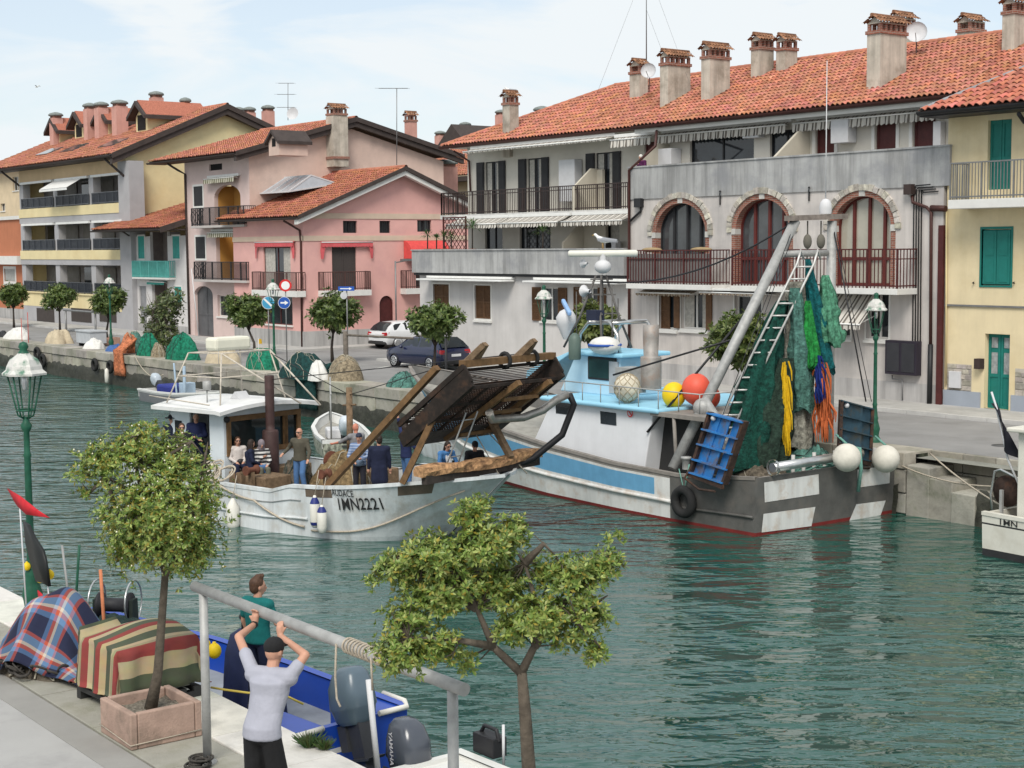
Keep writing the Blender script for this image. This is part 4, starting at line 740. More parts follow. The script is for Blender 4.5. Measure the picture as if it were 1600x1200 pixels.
# ------------------------------------------------------------------ small white house with teal shutters
def house_white():
    F = Fr('y', 42.2); XL, XR = -97.0, -88.4; B = thing('white_house', 'small white house with turquoise shutters, teal balcony and low rust roof', 'house', (-92, 45, QZ), world=True)
    zt = 7.9; z1 = F.px(234, 433)[1]; W = [F.R(216, 369, 226, 404), F.R(270, 369, 281, 404)]; W2 = [F.R(273, 448, 284, 474)]; rc = F.R(235, 362, 262, 432); rc = (rc[0], rc[1], z1, rc[3]); d = F.R(218, 447, 229, 500); d = (d[0], d[1], QZ+.1, d[3]); d2 = F.R(238, 440, 262, 500); d2 = (d2[0], d2[1], QZ+.1, d2[3])
    w = MB(); wall(w, F, XL, XR, QZ, zt, W+W2+[rc, d, d2], .2); w.poly([(XL, 42.2, QZ), (XL, 50, QZ), (XL, 50, zt), (XL, 42.2, zt)]); w.build('wall', pl('white_plaster', (.60, .58, .57), stain=(.45, .43, .42), sscale=.6, samt=.4), B)
    for r in W+W2:
        window(B, F, r, 'none', .1, border=.1, sill=False); q = MB(); F.box(q, r[0], r[1], r[2], r[3], -.06, 0); q.build('shutter', mat('turquoise_paint', (.03, .30, .26), .6), B)
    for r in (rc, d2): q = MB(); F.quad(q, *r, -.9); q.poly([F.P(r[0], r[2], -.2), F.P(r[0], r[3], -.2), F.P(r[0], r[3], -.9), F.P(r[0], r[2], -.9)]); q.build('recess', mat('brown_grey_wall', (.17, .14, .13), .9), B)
    doorp(B, F, d, mat('grey_door2', (.25, .25, .26), .6), 1, .1); balcony(B, F, F.px(206, 430, .5)[0], F.px(263, 430, .5)[0], z1, .5, 1.05, .12, M_trim, mat('turquoise_rail', (.10, .40, .36), .5), .13, .02); q = MB(); a0, a1 = F.px(236, 438)[0], F.px(263, 438)[0]; awning(B, F, a0, a1, F.px(250, 438)[1], .25, .1, .2, M_teal)
    q = MB(); F.box(q, XL, XR, QZ, QZ+.6, -.05, .03); q.build('plinth', pl('grey_plinth', (.42, .41, .40)), B)
    XE, ZE, YR = 40.2, F.px(220, 357, 2.)[1]-.0, 47.0; ZR = ZE+2.0; es = unit((0, YR-XE, ZR-ZE)); x0, x1 = XL-2.0, XR+.2
    rf = tiles(B, (x0, XE, ZE), (1, 0, 0), es, x1-x0, math.hypot(YR-XE, ZR-ZE), .27, .42, mat('rust_tile', (.33, .125, .075)), name='roof'); q = MB(); q.box(x0, x1, XE+.03, 42.2, ZE-.14, ZE-.06); q.hexa([(x1, XE, ZE-.3), (x1+.08, XE, ZE-.3), (x1+.08, YR, ZR-.3), (x1, YR, ZR-.3), (x1, XE, ZE+.06), (x1+.08, XE, ZE+.06), (x1+.08, YR, ZR+.06), (x1, YR, ZR+.06)]); q.poly([(x0, YR, ZR), (x1, YR, ZR), (x1, 53, ZE), (x0, 53, ZE)]); q.build('verge_board', M_fascia, rf); gutter(B, Fr('y', XE), x0, x1, ZE-.05, .05, .1, M_fascia)
    def fp(x, y, c=.08): return F.P(*F.px(x, y, c), c)
    pipe(B, [fp(192, 362, 1.5), fp(204, 370), fp(210, 515)], .06, M_fascia)
house_white()
# ------------------------------------------------------------------ yellow apartment block
def apartment():
    F = Fr('y', 42.0); XL, XR = -117.3, -97.3; B = thing('apartment_block', 'yellow apartment block with grey columned loggias and pink chimneys', 'building', (-107, 48, QZ), world=True)
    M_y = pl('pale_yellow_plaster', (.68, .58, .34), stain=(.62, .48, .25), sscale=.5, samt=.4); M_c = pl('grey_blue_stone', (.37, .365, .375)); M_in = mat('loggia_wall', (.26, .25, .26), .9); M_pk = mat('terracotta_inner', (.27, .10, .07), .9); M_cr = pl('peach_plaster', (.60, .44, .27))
    ye = lambda y: F.px(112, y)[1]
    lv = [(ye(322), ye(277)), (ye(391), ye(346)), (ye(458), ye(414))]; zt = 13.4
    w = MB(); F.box(w, XL, XR-.02, lv[0][1], zt, -.3, 0, 1); F.box(w, XL, XR-.02, QZ, ye(482), -.3, 0, 2); F.box(w, XL, XR-.02, ye(482), ye(459), -.3, .01, 0)
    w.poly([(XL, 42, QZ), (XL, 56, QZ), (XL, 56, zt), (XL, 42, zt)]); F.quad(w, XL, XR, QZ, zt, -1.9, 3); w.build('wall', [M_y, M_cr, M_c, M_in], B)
    for k, (zf, ztp) in enumerate(lv):
        q = MB(); nxt = lv[k+1][1] if k < 2 else None
        if nxt:
            F.box(q, XL, XR-.02, zf-.66, zf, -1.9, .12, 0); F.box(q, XL, XR-.02, nxt, zf-.66, -1.9, .08, 1)
        else: F.box(q, XL, XR-.02, zf-.1, zf, -1.9, .12, 0)
        fl = q.build('floor_band', [M_y, M_c], B)
        n = (1, 3, 3)[k]; edges = [XL+.3]+[F.px(x, 400)[0] for x in (90, 146)]+[XR-.2]
        for i in range(3):
            q = MB(); rail(q, [(edges[i]+.3, 41.9), (edges[i+1]-.3, 41.9)], zf, .78, .12, .01); F.box(q, edges[i]+.3, edges[i+1]-.3, zf+.08, zf+.74, .05, .06); q.build('balustrade', mat('dark_glass_rail', (.03, .035, .045), .2, spec=.5), fl)
        for i in range(3):
            b0, b1 = edges[i]+.5, edges[i+1]-.5; m_ = (b0+b1)/2
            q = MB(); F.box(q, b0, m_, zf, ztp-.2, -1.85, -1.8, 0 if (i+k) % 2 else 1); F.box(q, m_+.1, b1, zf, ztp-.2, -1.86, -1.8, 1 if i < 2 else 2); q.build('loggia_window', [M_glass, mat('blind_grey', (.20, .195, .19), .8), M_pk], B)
        for a in edges[1:-1]+[XL+.4]: q = MB(); F.box(q, a-.45, a+.35, zf, ztp+.02, -.55, 0); q.build('column', M_c, B)
        for i in range(3):
            if k < 2: q = MB(); F.box(q, edges[i]+.3, edges[i+1]-.3, ztp-.18, ztp-.02, .0, .2); q.build('rolled_blind', M_rolled, B)
    a0, a1 = F.px(88, 285)[0], F.px(132, 285)[0]; s = MB(); z = lv[0][1]; s.sheet([[F.P(a0, z-.1, .1), F.P(a1, z-.1, .1)], [F.P(a0, z-.8, 1.3), F.P(a1, z-.8, 1.3)]], 0, False); s.sheet([[F.P(a0, z-.82, 1.3), F.P(a1, z-.82, 1.3)], [F.P(a0, z-.98, 1.3), F.P(a1, z-.98, 1.3)]], 0, False); s.build('awning', M_rolled, B)
    q = MB(); q.box(XR-.9, XR+.9, 41.85, 42.9, QZ, ye(262)); q.build('corner_pillar', M_c, B)
    for (x0, x1) in ((58, 85), (112, 143), (156, 182)): q = MB(); F.box(q, *F.R(x0, 482, x1, 503), -.02, .03); q.build('garage_grille', mat('brown_grille', (.05, .04, .036), .7), B)
    G = Fr('x', XR); ap, zp = 49.25, 16.6; YB = 57.5; g = MB(); wall(g, G, 42, YB, QZ, 13.3, [], .1); gable_tri(g, G, 42, YB, 13.3, ap, zp-.3); g.build('gable_wall', M_y, B)
    XE, ZE, ZR = 40.8, 13.3, zp+.3; es = unit((0, ap-XE, ZR-ZE)); x0, x1 = -123.5, XR+.7; p0 = (0, XE, ZE)
    rf = tiles(B, (x0, XE, ZE), (1, 0, 0), es, x1-x0, math.hypot(ap-XE, ZR-ZE), .3, .5, name='roof', hue=.85); q = MB(); q.poly([(x0, ap, ZR), (x1, ap, ZR), (x1, 58.5, ZE), (x0, 58.5, ZE)], 1)
    for (ya, yb) in ((XE, ap), (58.5, ap)):
        for (d0, d1, xa, xb) in ((-.28, .08, x1-.03, x1+.06), (-.65, -.29, x1-.35, x1-.05)): q.hexa([(xa, ya, ZE+d0), (xb, ya, ZE+d0), (xb, yb, ZR+d0), (xa, yb, ZR+d0), (xa, ya, ZE+d1), (xb, ya, ZE+d1), (xb, yb, ZR+d1), (xa, yb, ZR+d1)], 0)
    q.box(x0, x1-.36, XE+.03, 42, ZE-.2, ZE-.08, 0); q.build('verge_board', [M_fascia, M_under], rf); gutter(B, Fr('y', XE), x0, x1, ZE-.06, .05, .13, M_fascia); ridge(rf, (x0, ap, ZR+.05), (x1, ap, ZR+.05))
    for (bx, by, s_) in ((88, 226, 1.), (124, 218, 1.05), (163, 213, 1.05), (222, 208, 1.15)):
        c = onslope(bx, by, p0, es); dm = MB(); h = 1.0*s_; X0, X1, y0, zb = c[0]-1.*s_, c[0]+1.*s_, c[1], c[2]; xm = (X0+X1)/2
        dm.prism([(X0+.2, y0, zb-.6), (X1-.2, y0, zb-.6), (X1-.2, y0, zb+h), (xm, y0, zb+h+.7), (X0+.2, y0, zb+h)], (0, 3.5, 0), 0)
        for sg, xe in ((-1, X0-.35), (1, X1+.35)): dm.hexa([(xe, y0-.5, zb+h-.25), (xm, y0-.5, zb+h+.75), (xm, y0+4.5, zb+h+.75), (xe, y0+4.5, zb+h-.25), (xe, y0-.5, zb+h), (xm, y0-.5, zb+h+1.05), (xm, y0+4.5, zb+h+1.05), (xe, y0+4.5, zb+h)], 1)
        for sg, xe in ((-1, X0-.3), (1, X1+.3)): dm.hexa([(xe, y0-.3, zb+h+.02), (xm, y0-.3, zb+h+1.07), (xm, y0+4.5, zb+h+1.07), (xe, y0+4.5, zb+h+.02), (xe, y0-.3, zb+h+.06), (xm, y0-.3, zb+h+1.12), (xm, y0+4.5, zb+h+1.12), (xe, y0+4.5, zb+h+.06)], 2)
        dm.box(X0+.5, X1-.5, y0-.03, y0, zb+.2, zb+h+.1, 3); dm.build('dormer', [M_y, M_fascia, mat('dormer_tile', (.36, .13, .085), .9, .3, 12), M_dark], rf)
    for (bx, by, h, wv) in ((88, 204, .95, .8), (141, 196, 1.2, .75), (159, 198, 1.35, .8), (188, 208, 1.9, .88), (245, 184, 1.45, .8), (290, 174, .5, .6)):
        c = PY(bx, by, 45.5 if bx < 230 else 48.5); chimney(rf, (c[0], c[1], c[2]), wv, wv, h, 'lid', M_chimp)
    for (x0_, y0_, x1_, y1_) in ((60, 236, 96, 242), (102, 231, 132, 236), (160, 223, 196, 229)):
        c = onslope((x0_+x1_)/2, (y0_+y1_)/2, p0, es); n_ = np.cross((1, 0, 0), es); q = MB(); u = npa(1, 0, 0); cc = c+n_*.12; q.hexa([cc+u*sx*1.2+es*sy*.7+n_*t for t in (-.1, .05) for sx, sy in ((-1, -1), (1, -1), (1, 1), (-1, 1))]); q.build('skylight', mat('skylight_dark', (.08, .085, .09), .1, spec=.7), rf)
    def fp(x, y, c=.08): return F.P(*F.px(x, y, c), c)
    pipe(B, [fp(162, 247, 1.1), fp(188, 270, .3), fp(193, 275, .2)], .08, M_fascia); pipe(B, [fp(2, 268, 1.1), fp(30, 290, .1)], .08, M_fascia)
apartment()
# ------------------------------------------------------------------ orange house at the left edge and houses behind
def small_houses():
    F = Fr('y', 42.3); XR = -117.6; B = thing('orange_house', 'terracotta orange house with white band and shuttered window at the left edge', 'house', (-122, 45, QZ), world=True)
    zt = F.px(15, 343)[1]; r = F.R(7, 420, 24, 440); w = MB(); wall(w, F, -150, XR, QZ, zt, [r], .2); w.build('wall', pl('terracotta_plaster', (.45, .17, .09), streak=.1), B); window(B, F, r, 'none', .1, border=.2); q = MB(); F.box(q, *grow(r, -.05), -.08, -.04); q.build('shutter', mat('grey_blind', (.35, .35, .33), .7), B)
    q = MB(); F.box(q, -150, XR, F.px(15, 413)[1], F.px(15, 400)[1], 0, .6); q.build('canopy', M_trim, B); q = MB(); F.box(q, -150, XR, zt-.02, zt+.25, -6, .15); q.build('cornice', M_trim, B); q = MB(); F.box(q, -150, XR, QZ, QZ+.9, 0, .04); q.build('plinth', pl('grey_plinth', (.42, .41, .4)), B)
    B = thing('cream_house', 'cream house behind the orange house at the left edge', 'house', (-140, 60, QZ), world=True); F = Fr('y', 56); x0, x1 = F.px(-60, 300)[0], F.px(33, 300)[0]; zt = F.px(10, 268)[1]; r = F.R(20, 276, 29, 298); r2 = F.R(1, 318, 8, 330); w = MB(); wall(w, F, x0, x1, QZ, zt, [r, r2], .2); w.build('wall', pl('cream_plaster', (.62, .50, .34)), B); window(B, F, r, 'plain'); window(B, F, r2, 'plain'); q = MB(); q.prism([(x0, 55, zt), (x0, 70, zt), (x0, 62, zt+2)], (x1-x0+.5, 0, 0)); q.build('roof', mat('dormer_tile', (.36, .13, .085)), B)
    # roofs seen between the pink house and the terraced house
    for i, (xa, xb, Yf, ze, zr, yb, lab) in enumerate(((655, 708, 66, 12.2, 14.7, 78, 'cream house with brown eaves seen in the gap behind the pink house'), (690, 800, 80, 15.0, 17.8, 94, 'distant house with round chimney lids behind the terraced house'))):
        F = Fr('y', Yf); x0, x1 = F.px(xa, 240)[0], F.px(xb, 240)[0]; x0 -= 4*(i == 0); x1 += 8*(i == 0); B = thing('background_house', lab, 'house', ((x0+x1)/2, Yf, QZ), world=True); r = F.R(693, 300, 735, 262); w = MB(); wall(w, F, x0, x1, QZ, ze, [], .2); w.poly([(x1, Yf, QZ), (x1, yb, QZ), (x1, yb, ze), (x1, Yf, ze)]); w.build('wall', pl('cream_plaster', (.62, .5, .34)), B)
        YR = (Yf+yb)/2; XE = Yf-1; es = unit((0, YR-XE, zr-ze)); rf = tiles(B, (x0-1, XE, ze), (1, 0, 0), es, x1-x0+2, math.hypot(YR-XE, zr-ze), .3, .5, name='roof', hue=.8); q = MB(); q.poly([(x0-1, YR, zr), (x1+1, YR, zr), (x1+1, yb+1, ze), (x0-1, yb+1, ze)]); q.box(x0-1, x1+1, XE, Yf, ze-.4, ze-.06); q.prism([(x1+.6, XE, ze-.05), (x1+.6, yb, ze-.05), (x1+.6, YR, zr-.05)], (.4, 0, 0)); q.build('underlay', M_fascia, rf)
        for (bx, by, h) in (((700, 292, 1.7),) if i == 0 else ((688, 222, .6), (727, 212, .8), (783, 190, .6))):
            c = PY(bx, by, Yf-(6 if i == 0 else -5)); 
            if i == 0: chimney(B, PY(696, 300, 57), 1.15, 1.15, 1.6, 'lid', M_chimp)
            else: chimney(rf, c, .8, .8, h, 'lid', M_chimp)
    # gable dormers seen on the background roof
    c = PY(705, 218, 82); q = MB(); q.prism([(c[0]-2.2, c[1], c[2]-.4), (c[0]+2.2, c[1], c[2]-.4), (c[0], c[1], c[2]+1.4)], (0, 6, 0)); q.build('dormer', M_fascia, rf)
small_houses()
# ================================================================== trees, lamps, signs, cars and quay clutter
M_bark = mat('bark', (.11, .09, .075), .95, .3, 9, bump=.8, bscale=20); M_barkd = mat('dark_bark', (.055, .045, .038), .95, .3, 9, bump=.8, bscale=20)
M_leaf = mat('leaf', (1, 1, 1), .42, .12, 2, tint=True, trans=.33, spec=.45); M_petal = mat('petal', (.75, .72, .55), .7, .05)
def leafcluster(mb, c, d, n, L_, cols, r, spread=1., m=0):
    """a rosette of leaf-shaped faces around direction d"""
    d = unit(d); a = unit(np.cross(d, npa(r.gauss(0, 1), r.gauss(0, 1), r.gauss(0, 1)))); b = np.cross(d, a)
    for k in range(n):
        t = 2*math.pi*(k+r.random())/n; e = a*math.cos(t)+b*math.sin(t); v = unit(d*r.uniform(.1, .9)+e*spread); s_ = unit(np.cross(v, d)+1e-6); l = L_*r.uniform(.5, 1.4); w = l*.2
        nn = np.cross(s_, v); p = c+v*l*.08; col = cols[r.randrange(len(cols))]; k_ = r.uniform(.75, 1.25)
        mb.add([p, p+v*l*.5+s_*w+nn*.02*l, p+v*l, p+v*l*.5-s_*w+nn*.02*l], [(0, 1, 2, 3)], m, False, tuple(x*k_ for x in col))
def crown_points(blobs, n, r, core=.55):
    out = []; vol = [b[1][0]*b[1][1]*b[1][2] for b in blobs]; tot = sum(vol)
    for b, v in zip(blobs, vol):
        for _ in range(max(2, int(n*v/tot))):
            d = unit((r.gauss(0, 1), r.gauss(0, 1), r.gauss(0, 1))); k = r.uniform(core, 1.)*(1+.12*math.sin(7*d[0]+3*d[2])+.1*r.gauss(0, 1)); out.append((np.array(b[0])+d*np.array(b[1])*k, d))
    return out
def tree(name, label, base, trunk, limbs, blobs, n, L_, cols, seed=1, group=None, cat='tree', per=9, flowers=0, bark=None, twig=.35, core=.5, r0=.07):
    r = random.Random(seed); o = thing(name, label, cat, base, 0, group); t = MB(); rr = [r0*(1-.45*i/(len(trunk)-1)) for i in range(len(trunk))]; rr[0] *= 1.25
    t.tube(trunk, rr, 9); t.build('trunk', bark or M_bark, o); pts = crown_points(blobs, n, r, core); l = MB(); top = np.array(trunk[-1])
    for lb in limbs: l.tube(lb, [r0*.55*(1-.88*i/(len(lb)-1)) for i in range(len(lb))], 6)
    nodes = [np.array(p) for lb in limbs for p in lb[1:]] or [top]
    for p, d in pts:
        if r.random() < twig:
            q = min(nodes, key=lambda z: np.linalg.norm(z-p)); m_ = (q+p)/2+npa(r.gauss(0, .05), r.gauss(0, .05), r.gauss(0, .05))*np.linalg.norm(p-q); l.tube([q, m_, p], [.007, .005, .003], 4, cap=False)
    l.build('limbs', bark or M_bark, o); c = MB()
    for p, d in pts:
        leafcluster(c, p, d*.8+npa(0, 0, .5), per, L_, cols, r)
        if r.random() < flowers: c.sph(p+d*.03+npa(0, 0, .03), L_*.2, 5, 4, 1)
    c.build('crown', [M_leaf, M_petal], o, kind=None); return o
GR_FAR = [(.13, .19, .05), (.09, .14, .035), (.19, .24, .07), (.06, .1, .025)]
def far_tree(px, crx, cry, w, h, Yt, lab, seed, cols=GR_FAR, lean=0.):
    x = PY(px, cry, Yt)[0]; base = npa(x, Yt, QZ); sc_ = FPX/np.dot(base+npa(0, 0, 2)-CAMP, FW); c = PY(crx, cry, Yt); R_, H_ = w/sc_/2, h/sc_/2; cz = c[2]-QZ; dx = c[0]-x; r = random.Random(seed)
    blobs = [((dx, 0, cz), (R_*.72, R_*.72, H_*.8))]+[((dx+R_*.55*math.cos(t), R_*.55*math.sin(t), cz+r.uniform(-.35, .35)*H_), (R_*.45, R_*.45, H_*.5)) for t in np.linspace(0, 5.4, 6)]
    tr = [(0, 0, 0), (lean*.3, 0, cz*.3), (dx*.7+lean, 0, cz*.55), (dx, 0, cz-H_*.2)]; lim = [[tr[2], ((dx+R_*.4*math.cos(t)), R_*.4*math.sin(t), cz), (dx+R_*.7*math.cos(t), R_*.7*math.sin(t), cz+H_*.3)] for t in np.linspace(0, 5.2, 5)]
    return tree('street_tree', lab, base, tr, lim, blobs, 760, .2, cols, seed, 'clipped trees along the far quay', per=9, twig=.15, r0=.075, bark=M_barkd)
far_tree(20, 20, 460, 46, 46, 38, 'small round street tree at the far left before the orange house', 11); far_tree(92, 92, 463, 56, 44, 38, 'thin trunked street tree before the apartment block garage grilles', 12); far_tree(165, 170, 468, 58, 54, 34.9, 'street tree in the pink planter beside the leftmost far lamp', 13)
far_tree(396, 385, 484, 74, 56, 36.5, 'street tree with dark trunk before the pale pink loggia house', 15); far_tree(518, 524, 487, 84, 78, 37.5, 'round dense street tree before the pink gable wall', 16, lean=-.15); far_tree(678, 680, 503, 92, 70, 36.5, 'street tree standing in front of the dark blue car', 17)
far_tree(925, 925, 505, 84, 80, 36, 'street tree behind the trawler wheelhouse mast', 18, [(.14, .18, .045), (.1, .14, .035), (.18, .2, .06)]); far_tree(1165, 1160, 532, 128, 104, 36, 'street tree behind the trawler gallows and ladder', 19, [(.12, .17, .04), (.08, .12, .03), (.17, .2, .06)])
c = PY(255, 560, 34.5); r_ = random.Random(4)   # tall oleander
tree('oleander_bush', 'tall loose oleander bush behind the green nets on the far quay', (c[0], 34.5, QZ), [(0, 0, 0), (.05, 0, .6), (.1, 0, 1.2)], [[(.1, 0, 1.0), (.5*math.cos(t), .5*math.sin(t), 2.2), (.9*math.cos(t), .9*math.sin(t), 3.2)] for t in np.linspace(0, 5.5, 7)], [((0, 0, 1.0), (1.0, .9, .9)), ((.3, .2, 2.3), (.9, .8, .9)), ((.75, .3, 2.9), (.7, .6, .5)), ((-.7, -.3, 1.9), (.6, .6, .6))], 520, .22, [(.12, .15, .05), (.07, .11, .03), (.17, .19, .08), (.10, .13, .06)], 21, cat='bush', per=6, r0=.06)
c = PZ(22, 512, QZ); tree('low_shrub', 'low green shrub among the bags at the far left quay', (c[0]+1, 34.2, QZ), [(0, 0, 0), (0, 0, .3)], [[(0, 0, .2), (.3, 0, .5)]], [((0, 0, .45), (.9, .6, .5))], 160, .15, GR_FAR, 22, cat='shrub', per=7, r0=.03)
# ---------------------------------------------------------------- lamps
M_green = mat('green_lamp_paint', (.014, .085, .05), .5, .25, 8, bump=.1); M_hood = mat('peeling_hood', (.55, .54, .51), .6, .12, 6, stain=(.05, .16, .10), sscale=5, samt=.9); M_alu = mat('bright_metal', (.62, .63, .64), .3, .1, 5, metal=.7)
def lamp_proto():
    o = thing('street_lamp', 'green cast iron street lamp with white peeling lantern hood on the near quay', 'street lamp'); s = MB()
    s.lathe([(.17, 0), (.17, .1), (.14, .14), (.115, .2), (.13, .3), (.15, .38), (.12, .5), (.085, .62), (.1, .68), (.085, .72), (.065, .9), (.058, 1.0), (.07, 1.06), (.055, 1.1), (.048, 2.4), (.06, 2.44), (.045, 2.48), (.043, 2.78), (.07, 2.82), (.085, 2.88), (.05, 2.93), (.045, 3.0)], (0, 0, 0), 14); s.build('post', M_green, o)
    f = MB()
    for k in range(6):
        t = 2*math.pi*k/6; c, n = math.cos(t), math.sin(t); f.tube([(.04*c, .04*n, 2.98), (.11*c, .11*n, 3.02), (.13*c, .13*n, 3.10), (.245*c, .245*n, 3.62)], .013, 5)
    f.torus((0, 0, 3.1), .13, .013, None, 12, 5); f.build('lantern_frame', M_green, o)
    h = MB(); h.lathe([(.315, 3.61), (.32, 3.64), (.26, 3.69), (.25, 3.74), (.2, 3.84), (.11, 3.9), (.08, 3.93)], (0, 0, 0), 6, 0, False); h.lathe([(.08, 3.93), (.05, 3.98), (.075, 4.02), (.05, 4.08), (0, 4.1)], (0, 0, 0), 10, 1); h.build('hood', [M_hood, M_green], o); b = MB(); b.lathe([(.03, 3.4), (.05, 3.5), (.04, 3.6), (.02, 3.64)], (0, 0, 0), 8); b.build('lamp_bulb', M_alu, o)
    return o
LP = lamp_proto(); LP.location = tuple(PZ(52, 968, QZ)); LP['group'] = 'green street lamps'
for (x, y, Y, lab) in ((172, 540, 33.6, 'green street lamp before the apartment block on the far quay'), (427, 582, 32.9, 'green street lamp beside the round road signs on the far quay'), (850, 620, 33.0, 'green street lamp partly hidden behind the trawler wheelhouse'), (1369, 692, 33.1, 'green street lamp by the right end of the trawler near the stone stairs')):
    q = copy_tree(LP); q['label'] = lab; q.location = (PY(x, 480, Y)[0], Y, QZ)
# wall street light
b = PZ(619, 512, QZ); s = MB(); s.tube([(0, 0, 0), (0, 0, 4.6)], .05, 6); s.bar((0, 0, 4.5), (.0, .8, 4.62), .06, .06); s.box(-.12, .12, .4, 1.1, 4.58, 4.7); o = s.build('slim_lamp', M_greym, None); o.location = (-71.6, PX(619, 500, -71.6)[1], QZ+.1); tag(o, 'slim grey street light beside the red awning of the pink house', 'street light')
# ---------------------------------------------------------------- signs
def sign(px, py, Y, r, face, lab, name='road_sign', post=True, zb=QZ, big=None):
    p = PY(px, py, Y); o = thing(name, lab, 'road sign', (p[0], Y, zb), 0); dirv = unit((-p[0]*1.0, -p[1], 0)); th = math.atan2(dirv[1], dirv[0]); o.rotation_euler = (0, 0, th+math.pi/2); z = p[2]-zb   # faces the camera side of the street: local -Y
    s = MB(); s.lathe([(0, -.01), (r, -.01), (r, .01)], (0, -.04, z), 24, 0, False, ((1, 0, 0), (0, 0, 1), (0, -1, 0))); s.build('plate', M_ac, o); ax = ((1, 0, 0), (0, 0, 1), (0, -1, 0))
    def disc(rr, off, m, nm): q = MB(); q.lathe([(rr, 0), (0, .001)], (0, -.052-off, z), 28, 0, False, ax); q.build(nm, m, o)
    W, Rd, Bl = mat('sign_white', (.75, .75, .75), .5, .03), mat('sign_red', (.6, .03, .03), .5, .03), mat('sign_blue', (.02, .09, .38), .5, .03)
    if face == 'noentry': disc(r, 0, Rd, 'red_ring'); disc(r*.68, .003, W, 'white_field')
    if face == 'arrow':
        disc(r, 0, W, 'border'); disc(r*.94, .003, Bl, 'blue_field'); q = MB(); y = -.0575; q.poly([(-r*.6, y, z-r*.13), (r*.1, y, z-r*.13), (r*.1, y, z-r*.38), (r*.68, y, z), (r*.1, y, z+r*.38), (r*.1, y, z+r*.13), (-r*.6, y, z+r*.13)]); q.build('arrow', W, o)
    if face == 'nopark':
        disc(r, 0, W, 'border'); disc(r*.93, .003, mat('sign_blue_pale', (.06, .3, .5), .5), 'blue_field'); q = MB(); y = -.0575; a = r*.62; q.poly([(-a-.03, y, z+a-.03), (-a+.03, y, z+a+.03), (a+.03, y, z-a+.03), (a-.03, y, z-a-.03)]); q.build('slash', W, o)
    if post: q = MB(); q.tube([(0, .03, -.0), (0, .03, z+r)], .028, 6); q.build('post', M_greym, o)
    return o
sign(446, 446, 33.4, .27, 'noentry', 'round white sign with red ring above the blue arrow sign'); sign(444, 473, 33.35, .27, 'arrow', 'round blue sign with white arrow pointing right', post=False, zb=QZ+2.2); sign(419, 473, 33.3, .29, 'nopark', 'round pale blue sign with white diagonal bar left of the lamp')
p = PY(541, 451, 37.2); o = thing('street_name_sign', 'blue rectangular direction sign above the round dense street tree', 'sign', (p[0], 37.2, QZ), math.radians(35)); z = p[2]-QZ; s = MB(); s.box(-.4, .4, -.02, .02, z-.1, z+.1); s.build('plate', mat('sign_blue', (.02, .09, .38)), o); s = MB(); s.poly([(-.3, -.023, z-.02), (.15, -.023, z-.02), (.15, -.023, z-.06), (.3, -.023, z), (.15, -.023, z+.06), (.15, -.023, z+.02), (-.3, -.023, z+.02)]); s.build('arrow', mat('sign_white', (.75, .75, .75)), o); s = MB(); s.tube([(0, .05, 0), (0, .05, z+.1)], .03, 6); s.build('post', M_greym, o); s = MB(); s.lathe([(0, 0), (.17, 0), (.17, .01), (.12, .011), (0, .012)], (-.12, -.03, z-.32), 18, 0, False, ((1, 0, 0), (0, 0, 1), (0, -1, 0))); s.build('round_plate', mat('sign_grey', (.5, .5, .52), .5), o)
